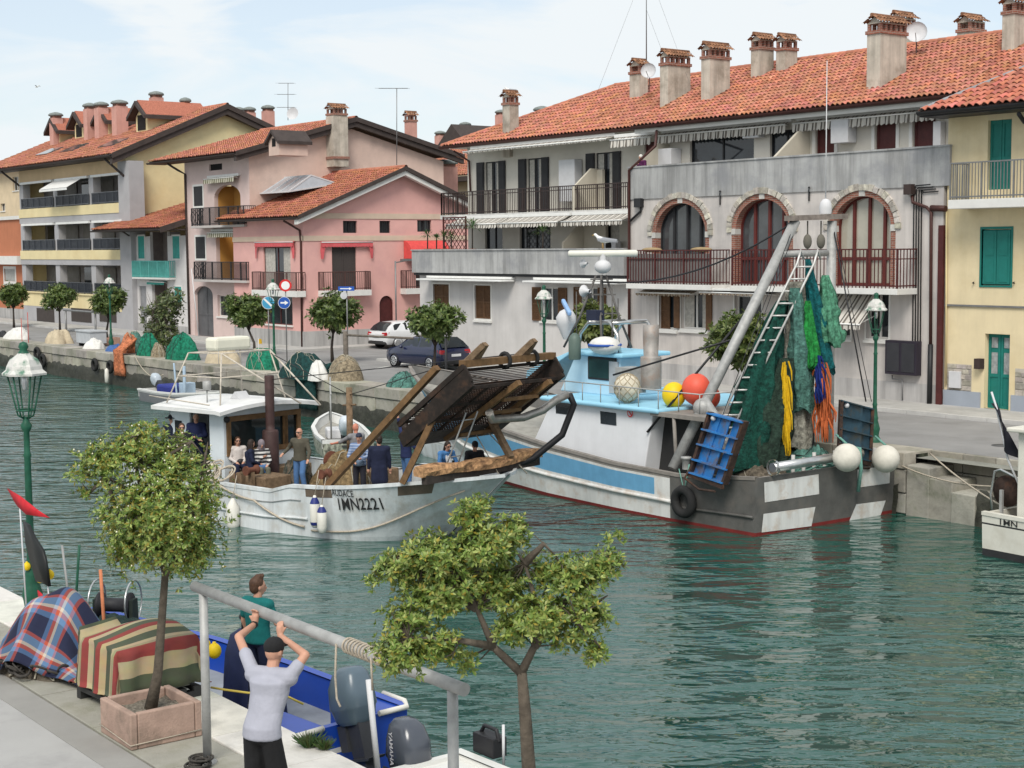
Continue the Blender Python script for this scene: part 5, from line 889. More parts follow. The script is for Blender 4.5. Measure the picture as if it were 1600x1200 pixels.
# ---------------------------------------------------------------- cars
def car(label, loc, rz, paint, kind):
    o = thing('parked_car', label, 'car', loc, rz, 'cars parked on the far street'); W_ = .89; b = MB()
    st = [(-2.1, .45, .78, .80, .84), (-2.06, .28, .9, .86, .9), (-1.95, .25, .95, 1., 1.), (-1.75, .25, .97, 1.22, 1.), (-1.35, .22, .97, 1.43, 1.), (-.6, .22, .96, 1.48, 1.), (.1, .22, .95, 1.46, 1.), (.5, .22, .94, 1.32, 1.), (1.05, .22, .93, .99, 1.), (1.55, .22, .84, .92, .98), (1.95, .25, .72, .8, .9), (2.1, .35, .6, .62, .75)]
    rows = []
    for (x, zl, zb_, zr, wf) in st:
        w = W_*wf; t = min(1, max(0, (zr-zb_)/.5)); wr = w*(1-.26*t)
        half = [(w*.86, zl), (w*.98, zl+.12), (w, (zl+zb_)/2), (w*.985, zb_-.02), (w*.955, zb_+.015), (wr*(.99 if t > .1 else .95), zr-.05*t), (wr*.86, zr+.0), (0, zr+.025)]
        rows.append([(x, -y, z) for y, z in half]+[(x, y, z) for y, z in half[-2::-1]])
    b.sheet(rows, 0, True); b.add([rows[0][i] for i in range(len(rows[0]))], [tuple(range(len(rows[0])))], 0); b.add(rows[-1], [tuple(range(len(rows[-1])))[::-1]], 0); b.build('body', paint, o)
    def surf(x, zf):      # side point at x, fraction of glass height
        for (a, c) in zip(st[:-1], st[1:]):
            if a[0] <= x <= c[0]: t = (x-a[0])/(c[0]-a[0]); zl, zb_, zr, wf = [a[k]+(c[k]-a[k])*t for k in (1, 2, 3, 4)]; break
        w = W_*wf; tt = min(1, max(0, (zr-zb_)/.5)); wr = w*(1-.26*tt)*.99; z = zb_+.03+(zr-.1-zb_)*zf; return (w*.955+(wr-w*.955)*(z-zb_)/max(.05, zr-.05-zb_))+.006, z
    for sg in (-1, 1):
        for xs in (((-1.5, -.62), (-.52, .72)) if kind == 'golf' else ((-1.35, -.5), (-.42, .75))):
            g = MB(); n = 6; lo = [(xs[0]+(xs[1]-xs[0])*i/n) for i in range(n+1)]; g.sheet([[(x, sg*surf(x, 0)[0], surf(x, 0)[1]) for x in lo], [(x, sg*surf(x, .96)[0], surf(x, .96)[1]) for x in lo]], 0, True); g.build('side_window', M_glass, o)
        m_ = MB(); m_.sph((.62, sg*.98, .98), (.08, .1, .07)); m_.build('mirror', paint, o)
        for x in (-1.3, 1.28):
            w = MB(); w.lathe([(.0, .0), (.31, 0), (.325, .03), (.325, .19), (.3, .21)], (x, sg*(.70), .325), 22, 0, True, ((1, 0, 0), (0, 0, 1), (0, sg, 0))); wh = w.build('wheel', mat('tyre_rubber', (.02, .02, .02), .8), o)
            r = MB(); r.lathe([(.21, .19), (.22, .215), (.19, .216)], (x, sg*.70, .325), 20, 0, True, ((1, 0, 0), (0, 0, 1), (0, sg, 0)))
            for k in range(10): t = 2*math.pi*k/10; r.bar((x+.03*math.cos(t), sg*.905, .325+.03*math.sin(t)), (x+.2*math.cos(t), sg*.91, .325+.2*math.sin(t)), .035, .02, up=(0, 1, 0))
            r.build('rim', M_alu, wh)
    g = MB(); g.sheet([[(-1.985+.0, y*.74, 1.0) for y in (-1, 0, 1)], [(-1.78, y*.66, 1.23) for y in (-1, 0, 1)], [(-1.44, y*.58, 1.42) for y in (-1, 0, 1)]], 0); g.v = [(x-.035, y, z+.02) for x, y, z in g.v]; g.build('rear_window', M_glass, o)
    g = MB(); g.sheet([[(1.0, y*.72, 1.02) for y in (-1, 0, 1)], [(.55, y*.62, 1.33) for y in (-1, 0, 1)]], 0); g.v = [(x+.03, y, z+.02) for x, y, z in g.v]; g.build('windscreen', M_glass, o)
    for sg in (-1, 1):
        l = MB(); l.hexa([(-2.11, sg*.84, .74), (-1.9, sg*.885, .78), (-1.9, sg*.84, .78), (-2.10, sg*.5, .76), (-2.07, sg*.82, .92), (-1.85, sg*.885, .93), (-1.85, sg*.84, .93), (-2.07, sg*.5, .9)]); l.build('tail_light', mat('tail_red', (.35, .01, .015), .2, .1, spec=.6), o); l = MB(); l.hexa([(2.06, sg*.5, .56), (1.9, sg*.82, .58), (1.88, sg*.78, .58), (2.0, sg*.5, .56), (2.02, sg*.5, .68), (1.8, sg*.83, .74), (1.78, sg*.78, .74), (1.96, sg*.5, .68)]); l.build('headlight', mat('headlight', (.5, .5, .52), .1, spec=.8), o)
    n = MB(); n.box(-2.125, -2.1, -.26, .26, .62, .73); n.build('number_plate', mat('sign_white', (.75, .75, .75)), o); n = MB(); n.box(-2.11, -1.9, -.8, .8, .26, .42); n.build('rear_bumper', mat('black_plastic', (.03, .03, .03), .6), o, bevel=.04); return o
car('white hatchback parked rear towards the canal beside the pink house', (-70.1, 46.3, QZ), math.radians(92), mat('white_car_paint', (.66, .67, .68), .25, .03, spec=.5, coat=.5), 'golf')
car('dark blue hatchback parked along the street behind the street tree', (-57.4, 38.9, QZ), math.radians(184), mat('blue_car_paint', (.008, .012, .045), .25, .05, spec=.5, coat=.6), 'bmw')
# a bit more: maroon car roof glimpsed behind the trawler
# ---------------------------------------------------------------- nets, tarps and gear on the far quay
def netmat(name, col): return mat(name, col, .95, .5, 9, bump=2.5, bscale=16, stain=tuple(c*.35 for c in col), sscale=6, samt=.85)
N_green, N_dgreen, N_orange, N_tan, N_teal = netmat('green_net', (.012, .17, .10)), netmat('dark_green_net', (.008, .042, .04)), netmat('orange_net', (.50, .17, .08)), netmat('tan_net', (.27, .22, .15)), netmat('pale_teal_net', (.08, .19, .16))
M_tarpb = mat('beige_tarp', (.45, .38, .27), .9, .15, 5, bump=.6, bscale=8); M_tarpw = mat('white_tarp', (.62, .61, .58), .85, .1, 5, bump=.6, bscale=8)
from mathutils import noise as _nz
def mound_mesh(name, m, rx, ry, h, seed=1, fold=.2, n=40, flat=1.3, skirt=0.):
    """irregular heap: folded dome broken up by noise"""
    s = MB(); rows = []; K = 15; r = random.Random(seed); off = Vector((seed*3.7, seed*1.3, seed*7.1)); lx, ly = r.uniform(-.35, .35), r.uniform(-.25, .25)
    for i in range(K):
        q = i/(K-1); row = []
        for j in range(n):
            t = 2*math.pi*j/n; d = Vector((math.cos(t)*q, math.sin(t)*q, 1-q)); k = 1+2.2*fold*_nz.noise(Vector((math.cos(t), math.sin(t), 0))*1.3+off)+fold*.9*math.sin(5*t+seed+3*q)*_nz.noise(d*2+off)
            g = max(0, 1-q**(2.0*flat))**.75; z = h*(g*(1+1.1*fold*_nz.noise(d*1.6+off*2))+.45*fold*_nz.noise(d*5+off)*min(1, 3*(1-q))+.5*fold*math.sin(11*t+4*_nz.noise(d*3+off))*q*(1-q)*2)
            row.append((rx*(q*k+lx*(1-q)), ry*(q*k+ly*(1-q)), max(.0, z)) if False else (rx*(q*k*math.cos(t)+lx*(1-q)), ry*(q*k*math.sin(t)+ly*(1-q)), max(0., z) if i < K-1 else -.02-skirt))
        rows.append(row)
    s.sheet(rows[::-1], 0, True, True)
    if 'net' in m.name:
        for _ in range(9):      # loose strands lying over the heap
            j, w_ = r.uniform(0, n), r.uniform(-1.2, 1.2); pts = []
            for i in range(1, K): j += w_+r.uniform(-.8, .8); p = rows[i][int(j) % n]; pts.append((p[0]*1.01, p[1]*1.01, max(.01, p[2])+.012))
            s.tube(pts, r.uniform(.008, .018), 4, 1, cap=False)
    return s.mesh(name, [m, mat('pale_strand', (.36, .33, .26), .95) if seed % 2 else mat('dark_strand', (.03, .05, .045), .95)])
def mound(name, lab, cat, m, px, py, Y, wpx, hpx, dep=.7, seed=1, rz=0., z=QZ, fold=.22, flat=1.1, group=None):
    p = PY(px, py, Y); sc_ = FPX/np.dot(p-CAMP, FW); rx = wpx/sc_/2/.75; me = mound_mesh(name, m, rx, dep, hpx/sc_*1.05, seed, fold, flat=flat); o = link_mesh(name, me, None, (p[0], Y, z), (0, 0, rz)); tag(o, lab, cat, group); return o
mound('bag_heap', 'heap of white and dark bags at the far left of the quay', 'bags', M_tarpw, 26, 528, 33.2, 46, 16, .7, 2); mound('dark_tarp', 'dark tarpaulin lying left of the white bags', 'tarpaulin', M_blackm, 4, 530, 33.2, 24, 9, .5, 3)
mound('net_heap', 'beige covered net heap left of the pale crate', 'net heap', M_tarpb, 94, 535, 33.5, 46, 20, .8, 4, group='net heaps on the far quay'); mound('white_sack', 'white sack in front of the pale grey crate', 'sack', M_tarpw, 147, 547, 33.1, 34, 14, .5, 5); mound('blue_tarp', 'blue tarpaulin beside the orange net', 'tarpaulin', mat('blue_tarp', (.05, .11, .28), .8, .2, 5, bump=.5, bscale=10), 180, 553, 32.9, 26, 11, .4, 6)
mound('net_heap', 'teal green net heap next to the orange net', 'net heap', N_teal, 213, 556, 33.4, 32, 30, .5, 7, group='net heaps on the far quay'); mound('net_heap', 'bright green net heap under the oleander', 'net heap', N_green, 232, 560, 32.9, 38, 32, .6, 8, group='net heaps on the far quay'); mound('net_heap', 'tan net bundle between two green nets', 'net heap', N_tan, 248, 563, 32.8, 18, 20, .4, 9, group='net heaps on the far quay')
mound('net_heap', 'big green net heap right of the oleander', 'net heap', N_green, 284, 566, 33.0, 54, 36, .7, 10, group='net heaps on the far quay'); mound('net_heap', 'green net heap wrapped round the second lamp foot', 'net heap', N_green, 411, 580, 33.1, 56, 30, .7, 11, fold=.05, flat=2.2, group='net heaps on the far quay'); mound('beige_tarp', 'beige tarpaulin left of the second lamp', 'tarpaulin', M_tarpb, 350, 572, 33.4, 46, 28, .7, 12)
mound('net_heap', 'dark green net spilling over the quay edge', 'net heap', N_dgreen, 478, 602, 32.3, 74, 34, .9, 13, fold=.16, group='net heaps on the far quay'); mound('white_sheet', 'white sheet over the dark green net', 'sheet', M_tarpw, 497, 607, 31.95, 26, 26, .45, 14); mound('net_heap', 'straw coloured net cone round the rope post', 'net heap', N_tan, 541, 600, 32.8, 46, 38, .75, 15, fold=.05, flat=1.1, group='net heaps on the far quay'); mound('net_heap', 'pale teal net with dark rope left of the dredge basket', 'net heap', N_teal, 630, 608, 32.9, 44, 20, .7, 16, group='net heaps on the far quay')
def drape(name, lab, m, px, Y, w, z0, z1, seed, cat='net', yo=.3):
    x = PY(px, 560, Y)[0]; r = random.Random(seed); rows = []; s = MB()
    for i in range(8):
        t = i/7; rows.append([(-w/2+w*j/8+.07*math.sin(3*t+j+seed)+t*.1, (yo+.3*(1-t)*1.5 if i < 3 else -.05-.05*math.sin(j*2.1+i))+.03*math.sin(5*j), z0+(z1-z0)*max(0, (t-.25)/.75)+.18*(i < 3)*math.sin(j)) for j in range(9)])
    s.sheet(rows, 0); o = s.build(name, m, None); o.location = (x, Y, 0); md = o.modifiers.new('thick', 'SOLIDIFY'); md.thickness = .12; tag(o, lab, cat); return o
drape('hanging_net', 'salmon orange net hanging over the far quay wall', N_orange, 188, 31.95, 1.0, 2.2, .55, 3); drape('hanging_net', 'dark green net hanging over the wall below the white sheet', N_dgreen, 478, 31.9, 1.6, 2.0, .35, 5)
mound('net_heap', 'salmon orange net heap leading over the quay edge', 'net heap', N_orange, 202, 560, 32.9, 22, 30, .5, 17, fold=.15, group='net heaps on the far quay')
# crate, planter
p = PY(143, 540, 33.8); s = MB(); s.box(-1., 1., -.5, .5, .18, .85); s.box(-1.05, 1.05, -.55, .55, .82, .92); [s.box(x-.08, x+.08, -.4, .4, 0, .18, 1) for x in (-.8, .8)]; o = s.build('fish_crate', [mat('pale_grey_crate', (.42, .44, .46), .7, .1), M_blackm], None, bevel=.02); o.location = (p[0], 33.8, QZ); tag(o, 'pale grey wheeled crate on the far quay before the apartment block', 'crate')
p = PY(163, 545, 34.9); s = MB(); s.box(-.7, .7, -.7, .7, 0, .42); o = s.build('far_planter', mat('terracotta_planter', (.42, .26, .2), .9, .15, 3), None, bevel=.04); o.location = (p[0], 34.9, QZ); tag(o, 'pinkish stone planter at the foot of a street tree by the leftmost far lamp', 'planter')
# tyres and fenders on the far wall
def tyre(px, py, z, lab, Y=31.78, r=.32): 
    s = MB(); s.torus((0, 0, 0), r-.09, .1, ((1, 0, 0), (0, 0, 1), (0, 1, 0)), 18, 7); o = s.build('tyre_fender', mat('tyre_rubber', (.02, .02, .02)), None); o.location = (PY(px, py, Y)[0], Y, z); tag(o, lab, 'tyre', 'tyres hung on the far quay wall'); return o
tyre(58, 556, 1.1, 'black tyre hung on the far wall nearest the left edge', r=.42); tyre(67, 570, .75, 'black tyre hung low under the leftmost tyre', r=.4); tyre(148, 570, .95, 'black tyre hung on the far wall below the white sack', r=.36); tyre(172, 575, .95, 'black tyre beside the white fender below the blue tarpaulin', r=.36)
s = MB(); s.lathe([(0, 0), (.11, .06), (.12, .4), (.1, .7), (.03, .78), (0, .8)], (0, 0, 0), 12); o = s.build('white_fender', mat('fender_white', (.66, .64, .58), .6, .1), None); o.location = (PY(167, 588, 31.6)[0], 31.6, .1); tag(o, 'white boat fender hanging at the waterline of the far wall', 'fender')
# grey hoist frame left, boom hoist, posts, poles
def poles(name, lab, cat, segs, m, loc=None):
    s = MB(); q = npa(*segs[0][0]) if loc is None else npa(*loc)
    for (a, b, r) in segs: s.tube([npa(*a)-q, npa(*b)-q], r, 7)
    o = s.build(name, m, None); o.location = tuple(q); tag(o, lab, cat); return o
x0, x1 = PY(103, 500, 34.2)[0], PY(149, 500, 34.2)[0]; poles('hoist', 'grey tubular hoist frame on the far quay before the garage grilles', 'hoist', [((x0, 34.2, QZ), (x0, 34.2, QZ+1.85), .06), ((x1, 34.2, QZ), (x1, 34.2, QZ+1.85), .06), ((x0-.3, 34.2, QZ+1.9), (x1+.3, 34.2, QZ+1.9), .06)], M_greym)
x0, x1 = PY(540, 540, 32.9)[0], PY(646, 540, 34.5)[0]; poles('boom_post', 'weathered post with a long grey horizontal boom on the far quay', 'post', [((x0, 32.9, QZ), (x0, 32.9, QZ+2.0), .1), ((x0, 32.9, QZ+1.85), (x1, 34.5, QZ+1.75), .05)], mat('weathered_grey_wood', (.14, .12, .10), .9, .3, 8)); x = PY(697, 560, 33)[0]; poles('black_post', 'black slim post between the blue car and the dredge basket', 'post', [((x, 33, QZ-.2), (x, 33, QZ+2.0), .05)], M_blackm)
for i, (px, y0, y1, Y, m, lab) in enumerate(((35, 497, 545, 32.4, 'r', 'leftmost thin red pole at the far quay edge'), (45, 488, 545, 32.2, 'r', 'second thin red pole at the far quay edge'), (301, 390, 560, 31.6, 'w', 'long pale fishing rod leaning over the far quay'))):
    a, b = PY(px, y1, Y), PY(px-(2 if m == 'r' else 5), y0, Y); 
    if m == 'w': b = PY(299, 420, Y); a = PY(310, 505, Y)
    poles('thin_pole', lab, 'pole', [(a-npa(0, 0, .6), b, .02)], mat('red_pole', (.45, .06, .04), .6) if m == 'r' else M_ac)
for (px, py, lab) in ((341, 537, 'yellow marker flag left of the white raft box'), (404, 534, 'yellow marker flag right of the white raft box')):
    a = PY(px, py, 32.6); s = MB(); s.tube([(0, 0, -a[2]+QZ), (0, 0, .15)], .015, 5, 0); s.sheet([[(0, 0, .12), (.15, .05, .14), (.3, 0, .1)], [(0, 0, -.1), (.15, .06, -.08), (.3, .02, -.1)]], 1); o = s.build('marker_flag', [M_ac, mat('yellow_flag', (.6, .35, .02), .8)], None); o.location = tuple(a); tag(o, lab, 'flag', 'yellow marker flags')
# ================================================================== boats
def interp(st, x):
    xs = [s_[0] for s_ in st]; return [float(np.interp(x, xs, [s_[k] for s_ in st])) for k in range(1, len(st[0]))]
class Hull:
    """stations (x, half beam at sheer, sheer z, half beam at waterline, depth); local x forward, y to port"""
    def __init__(s, st, n=44, rake=None): s.st = st; s.x0, s.x1 = st[0][0], st[-1][0]; s.xs = list(np.linspace(s.x0, s.x1, n)); s.rake = rake or (lambda x, z: x)
    def pt(s, x, t, side, off=0.):       # t: 0 waterline .. 1 sheer, negative below water
        hb, zs, hw, dp = interp(s.st, x); z = zs*t if t >= 0 else dp*t
        y = (hw+(hb-hw)*(t**.8) if t >= 0 else hw*(1+t)**.6)+off; return npa(s.rake(x, z), side*max(y, 0.02), z)
    def low(s, x, side, b): zs = interp(s.st, x)[1]; return s.pt(x, max(.05, (zs-b)/zs), side, -.11)
    def skin(s, name, par, mats, band, lv=None, bulwark=.5, deckz=None, deckm=None, transom=True):
        lv = lv or [-1, -.5, 0, .08, .2, .35, .5, .65, .8, .9, 1.]
        mb = MB()
        for side in (-1, 1):
            for a, b in zip(lv[:-1], lv[1:]):
                for x, y in zip(s.xs[:-1], s.xs[1:]): mb.add([s.pt(x, a, side), s.pt(y, a, side), s.pt(y, b, side), s.pt(x, b, side)], [(0, 1, 2, 3) if side < 0 else (3, 2, 1, 0)], band((x+y)/2, (a+b)/2, side), True)
            inner = [[s.pt(x, 1, side, -.09) for x in s.xs], [s.low(x, side, bulwark) for x in s.xs]]; mb.sheet(inner, band(0, .95, side), True)
            mb.sheet([[s.pt(x, 1, side, .02)+npa(0, 0, .03) for x in s.xs], [s.pt(x, 1, side, -.12)+npa(0, 0, .03) for x in s.xs]], band(0, 1.5, side), True); mb.sheet([[s.pt(x, 1, side, .02)+npa(0, 0, .03) for x in s.xs], [s.pt(x, 1, side, .02)-npa(0, 0, .05) for x in s.xs]], band(0, 1.5, side), True)
        if transom:
            for xe in ((s.x0,) if transom is True else (s.x0, s.x1)):
                for a, b in zip(lv[:-1], lv[1:]): mb.add([s.pt(xe, a, -1), s.pt(xe, a, 1), s.pt(xe, b, 1), s.pt(xe, b, -1)], [(0, 1, 2, 3)], band(xe, (a+b)/2, 0))
                mb.add([s.pt(xe, 1, -1)+npa(.1, 0, 0), s.pt(xe, 1, 1)+npa(.1, 0, 0), s.pt(xe, 1, 1)+npa(.1, 0, -bulwark), s.pt(xe, 1, -1)+npa(.1, 0, -bulwark)], [(0, 1, 2, 3)], band(xe, .9, 0)); mb.add([s.pt(xe, 1, -1), s.pt(xe, 1, 1), s.pt(xe, 1, 1)+npa(.1, 0, 0), s.pt(xe, 1, -1)+npa(.1, 0, 0)], [(0, 1, 2, 3)], band(xe, 1.5, 0))
        o = mb.build(name, mats, par); d = MB(); rows = [[s.low(x, sd, bulwark)+npa(0, 0, .005) for sd in (-1, 1)] for x in s.xs]; d.sheet(rows, 0, True); d.build('deck', deckm or M_deck, par); return o
def textmesh(body, size):
    cu = bpy.data.curves.new('lettering', 'FONT'); cu.body = body; cu.size = size; cu.offset = size*.012; ob = bpy.data.objects.new('lettering', cu); COL.objects.link(ob); dg = bpy.context.evaluated_depsgraph_get(); dg.update()
    me = bpy.data.meshes.new_from_object(ob.evaluated_get(dg)); vs = [tuple(v.co) for v in me.vertices]; fs = [tuple(p.vertices) for p in me.polygons]; bpy.data.objects.remove(ob); bpy.data.meshes.remove(me); return vs, fs
def rope(pts, sag=0., n=10):
    out = []
    for p, q in zip(pts[:-1], pts[1:]):
        p, q = npa(*p), npa(*q)
        for i in range(n): t = i/n; out.append(p+(q-p)*t-npa(0, 0, sag*4*t*(1-t)))
    return out+[npa(*pts[-1])]
M_deck = mat('worn_deck', (.30, .29, .26), .9, .2, 3, bump=.2); M_boatw = mat('worn_white_paint', (.62, .65, .66), .5, .06, 2, bump=.12, bscale=14, stain=(.40, .37, .32), sscale=2.2, samt=.5, streak=.3); M_red = mat('antifouling_red', (.16, .02, .018), .7, .2, 3); M_wood = mat('varnished_wood', (.15, .085, .038), .7, .3, 7, bump=.3); M_woodo = mat('old_wood', (.17, .115, .07), .9, .35, 9, bump=.5, bscale=30); M_rust = mat('rusty_steel', (.045, .028, .022), .85, .45, 7, bump=.6, bscale=30, stain=(.11, .05, .028), sscale=4, samt=.6); M_rope = mat('pale_rope', (.46, .40, .32), .95, .2, 30, bump=.8, bscale=120); M_ropeg = mat('teal_rope', (.14, .30, .25), .95, .2, 30); M_brown = mat('brown_patch', (.13, .10, .075), .8, .2, 5); M_letter = mat('black_letters', (.02, .02, .02), .7); M_navy = mat('navy_trim', (.02, .03, .16), .5); M_fend = mat('fender_white', (.66, .64, .58), .6, .1); M_steel = mat('stainless', (.55, .55, .54), .28, .1, 6, metal=.85); M_galv = mat('galvanised_steel', (.36, .36, .35), .6, .18, 6, metal=.3, bump=.15)
# ---------------------------------------------------------------- clam boat with people
B1 = npa(-29.4, 21.4, 0); H1 = math.radians(12); E1X, E1Y = npa(math.cos(H1), math.sin(H1), 0), npa(-math.sin(H1), math.cos(H1), 0)
def b1(p): p = p-B1; return npa(p@E1X, p@E1Y, p[2])
def b1x(x, y, v): return b1(PL(x, y, B1+E1X*v, E1X))
def b1y(x, y, v): return b1(PL(x, y, B1+E1Y*v, E1Y))
def b1z(x, y, v): return b1(PZ(x, y, v))
def b1w(p): return B1+E1X*p[0]+E1Y*p[1]+npa(0, 0, p[2])
def clam_boat():
    o = thing('clam_boat', 'white wooden clam fishing boat with raised rusty dredge and passengers aboard', 'fishing boat', B1, H1)
    st = [(-12.3, 1.5, 1.25, 1.3, .3), (-11.4, 1.9, 1.15, 1.8, .5), (-9, 2.2, 1.06, 2.2, .6), (-6.5, 2.32, 1.02, 2.36, .7), (-4.9, 2.34, 1.03, 2.38, .7), (-4.2, 2.33, 1.22, 2.3, .7), (-3.2, 2.3, 1.27, 2.15, .7), (-2.4, 2.24, 1.34, 1.92, .7), (-1.6, 2.1, 1.42, 1.56, .7), (-.9, 1.88, 1.5, 1.15, .6), (-.3, 1.55, 1.57, .76, .6), (.25, 1.1, 1.62, .4, .5), (.6, .62, 1.65, .16, .4), (.86, .06, 1.67, .02, .3)]
    rake = lambda x, z: x+min(1, max(0, (x+2.4)/3.2))**1.5*1.15*(z-1.65)
    H = Hull(st, 90, rake)
    band = lambda x, t, s_: 1 if t < .03 else 0
    H.skin('hull', o, [M_boatw, mat('waterline_dark', (.10, .11, .10), .8)], band, bulwark=.62)
    def strake(t, r, x0, x1, m, nm):
        q = MB(); q.tube([H.pt(x, t, -1, .02) for x in np.linspace(x0, x1, 24)], r, 6); q.build(nm, m, o)
    strake(.36, .035, -12, -3.6, M_boatw, 'rubbing_strake'); strake(.72, .012, -11.5, -3.8, mat('plank_seam', (.3, .31, .31), .8), 'plank_seam')
    # rope swag along the bow
    q = MB(); xs = np.linspace(-3.5, .5, 26); q.tube([H.pt(x, .14+.66*((x+3.5)/4.0)**2.2, -1, .03) for x in xs], .025, 6); q.build('bow_rope', M_rope, o)
    for (x0, x1) in ((-3.62, -2.75), (-.85, -.1)):
        q = MB(); n = 6; q.sheet([[H.pt(x, t, -1, .006) for x in np.linspace(x0, x1, n)] for t in (.80, .985)], 0); q.build('brown_patch', M_brown, o)
    for body, size, x0, t0, m in (('AUDACE', .2, -2.72, .80, M_letter), ('1MN2221', .36, -2.62, .55, M_letter)):
        vs, fs = textmesh(body, size); mb = MB(); pts = []
        for (u, v, _) in vs:
            x = x0+u*(.86 if size > .3 else .8); zs = interp(st, x)[1]; z = t0*1.4+v*1.15+.06*(u if size > .3 else 0); x -= rake(x, z)-x; x -= rake(x, z)-(x0+u*(.86 if size > .3 else .8)); t = z/interp(st, x)[1]; pts.append(H.pt(x, min(t, .99), -1, .035))
        mb.add(pts, fs); mb.build('registration_number' if size > .3 else 'boat_name', m, o)
    # heavy timber across the bow
    q = MB(); rows = []; n = 22
    for i in range(n+1):
        t = i/n; y = -2.15+4.3*t; dz = .06*math.sin(t*9)+.02*rnd.uniform(-1, 1); x = .05+.15*math.sin(t*math.pi); cs = [(-.14, 0), (.13, -.02), (.16+.04*math.sin(t*31), .1), (.12+.05*math.sin(t*23+1), .2), (-.1, .22+.03*math.sin(t*17)), (-.16, .12)]; rows.append([(x+a, y, 1.80+dz*.4+b) for a, b in cs])
    q.sheet(rows, 0, False, True); q.poly(rows[0]); q.poly(rows[-1]); q.build('bow_timber', mat('split_wood', (.42, .24, .12), .95, .5, 9, bump=1., bscale=16, stain=(.09, .05, .03), sscale=5, samt=.9), o)
    q = MB(); q.bar((.14, -2.05, 1.72), (.14, 2.0, 1.72), .16, .2); q.build('bow_beam', mat('dark_timber', (.045, .037, .032), .9, .3, 8, bump=.4), o)
    # wheelhouse
    X0, X1, y0, y1, z0, z1 = -10.3, -7.95, -1.3, 1.35, .4, 2.78; c = MB(); t = .06; zs = z0
    wz0, wz1 = 1.62, 2.45
    for (a0, a1, b0, b1_, c0, c1) in ((X1-t, X1, y0, y1, zs, wz0), (X1-t, X1, y0, y1, wz1, z1), (X1-t, X1, y0, y0+.18, wz0, wz1), (X1-t, X1, .78, .86, wz0, wz1), (X1-t, X1, y1-.08, y1, wz0, wz1), (X0, X1-t, y1-t, y1, zs, z1), (X0, X0+t, y0, y1, zs, z1), (X0, X1-1.45, y0, y0+t, zs, z1), (X1-.6, X1-t, y0, y0+t, zs, z1)): c.box(a0, a1, b0, b1_, c0, c1)
    wh = c.build('wheelhouse', mat('pale_blue_white_paint', (.60, .65, .68), .5, .06, 2, stain=(.45, .46, .45), sscale=1.2, samt=.3), o)
    for (a, b) in ((y0+.18, .78), (.86, y1-.08)):
        q = MB()
        for (p0, p1, r0, r1) in ((a-.1, b+.1, wz0-.12, wz0+.02), (a-.1, b+.1, wz1-.02, wz1+.12), (a-.1, a+.03, wz0+.02, wz1-.02), (b-.03, b+.1, wz0+.02, wz1-.02)): q.box(X1-.01, X1+.05, p0, p1, r0, r1)
        w_ = q.build('window_frame', M_wood, wh); q = MB(); q.poly([(X1-.03, a, wz0), (X1-.03, b, wz0), (X1-.03, b, wz1), (X1-.03, a, wz1)]); q.build('pane', glassmat('wheelhouse_glass', (.015, .02, .02), .05, .4), w_)
    q = MB(); q.box(X0+.25, X0+.55, y0-.01, y0, 1.85, 2.35); q.build('side_pane', M_glass, wh)
    q = MB(); rows = []
    for i in range(9): t_ = i/8; y = y0-.42+(y1-y0+.84)*t_; k = .16*(1-(2*t_-1)**2); rows.append([(X0-.25, y, z1+k-.02), (X1+.15, y, z1+k), (X1+.38, y, z1+k-.03)])
    q.sheet(rows, 0); q.sheet([[(x, y, z-.1) for x, y, z in r] for r in rows], 0)
    for e in (0, -1): q.sheet([rows[e], [(x, y, z-.1) for x, y, z in rows[e]]], 0, False)
    for e in (0, 2): q.sheet([[r[e] for r in rows], [(r[e][0], r[e][1], r[e][2]-.1) for r in rows]], 0, False)
    q.build('roof', mat('white_roof_paint', (.66, .66, .65), .6, .08, 2, stain=(.5, .5, .47), sscale=1.5, samt=.5), wh)
    # roof rack of white tubes with raft box, small lights
    q = MB(); zr = z1+.15; rk = [(-10.2, -1.45), (-8.2, -1.2), (-8.2, 1.1), (-10.2, 1.2)]; top = [(-9.9, -.9, zr+1.25), (-8.6, -.8, zr+1.28), (-8.6, .9, zr+1.28), (-9.9, .9, zr+1.25)]
    for a, b in zip(rk, top): q.tube([(a[0], a[1], zr-.1), b], .022, 6)
    for k in range(4): q.tube([top[k], top[(k+1) % 4]], .02, 6); m0 = [(npa(*top[j])+npa(rk[j][0], rk[j][1], zr))/2 for j in (k, (k+1) % 4)]; q.tube(m0, .018, 5)
    q.tube([top[1], (-7.0, .6, zr-.1)], .025, 6); q.tube([top[2], (-7.0, 1.3, zr-.2)], .025, 6); q.tube([(-10.9, -1.5, 2.99), (-8.0, -1.72, 2.92)], .02, 5); q.build('roof_rack', mat('rusty_white_tube', (.5, .45, .38), .6, .2, 9), wh)
    q = MB(); q.box(-9.7, -9.2, -.5, .75, zr+1.3, zr+1.66); q.build('raft_box', mat('cream_plastic', (.68, .66, .55), .5, .05), wh, bevel=.08)
    q = MB(); q.tube([(-9.0, -1.0, zr-.1), (-9.0, -1.0, zr+.3)], .02, 5); q.lathe([(.1, 0), (.12, .05), (.12, .22), (.09, .25), (0, .26)], (-9.0, -1.0, zr+.28), 10); q.build('searchlight', M_galv, wh); q = MB(); q.prism([(-8.9, -.3, zr), (-8.5, -.3, zr), (-8.7, -.3, zr+.2)], (0, .4, 0)); q.build('horn_box', M_ac, wh)
    q = MB(); q.sph((X1+.06, y0+.06, 2.5), .09, 8, 6); q.build('deck_light', M_blackm, wh)
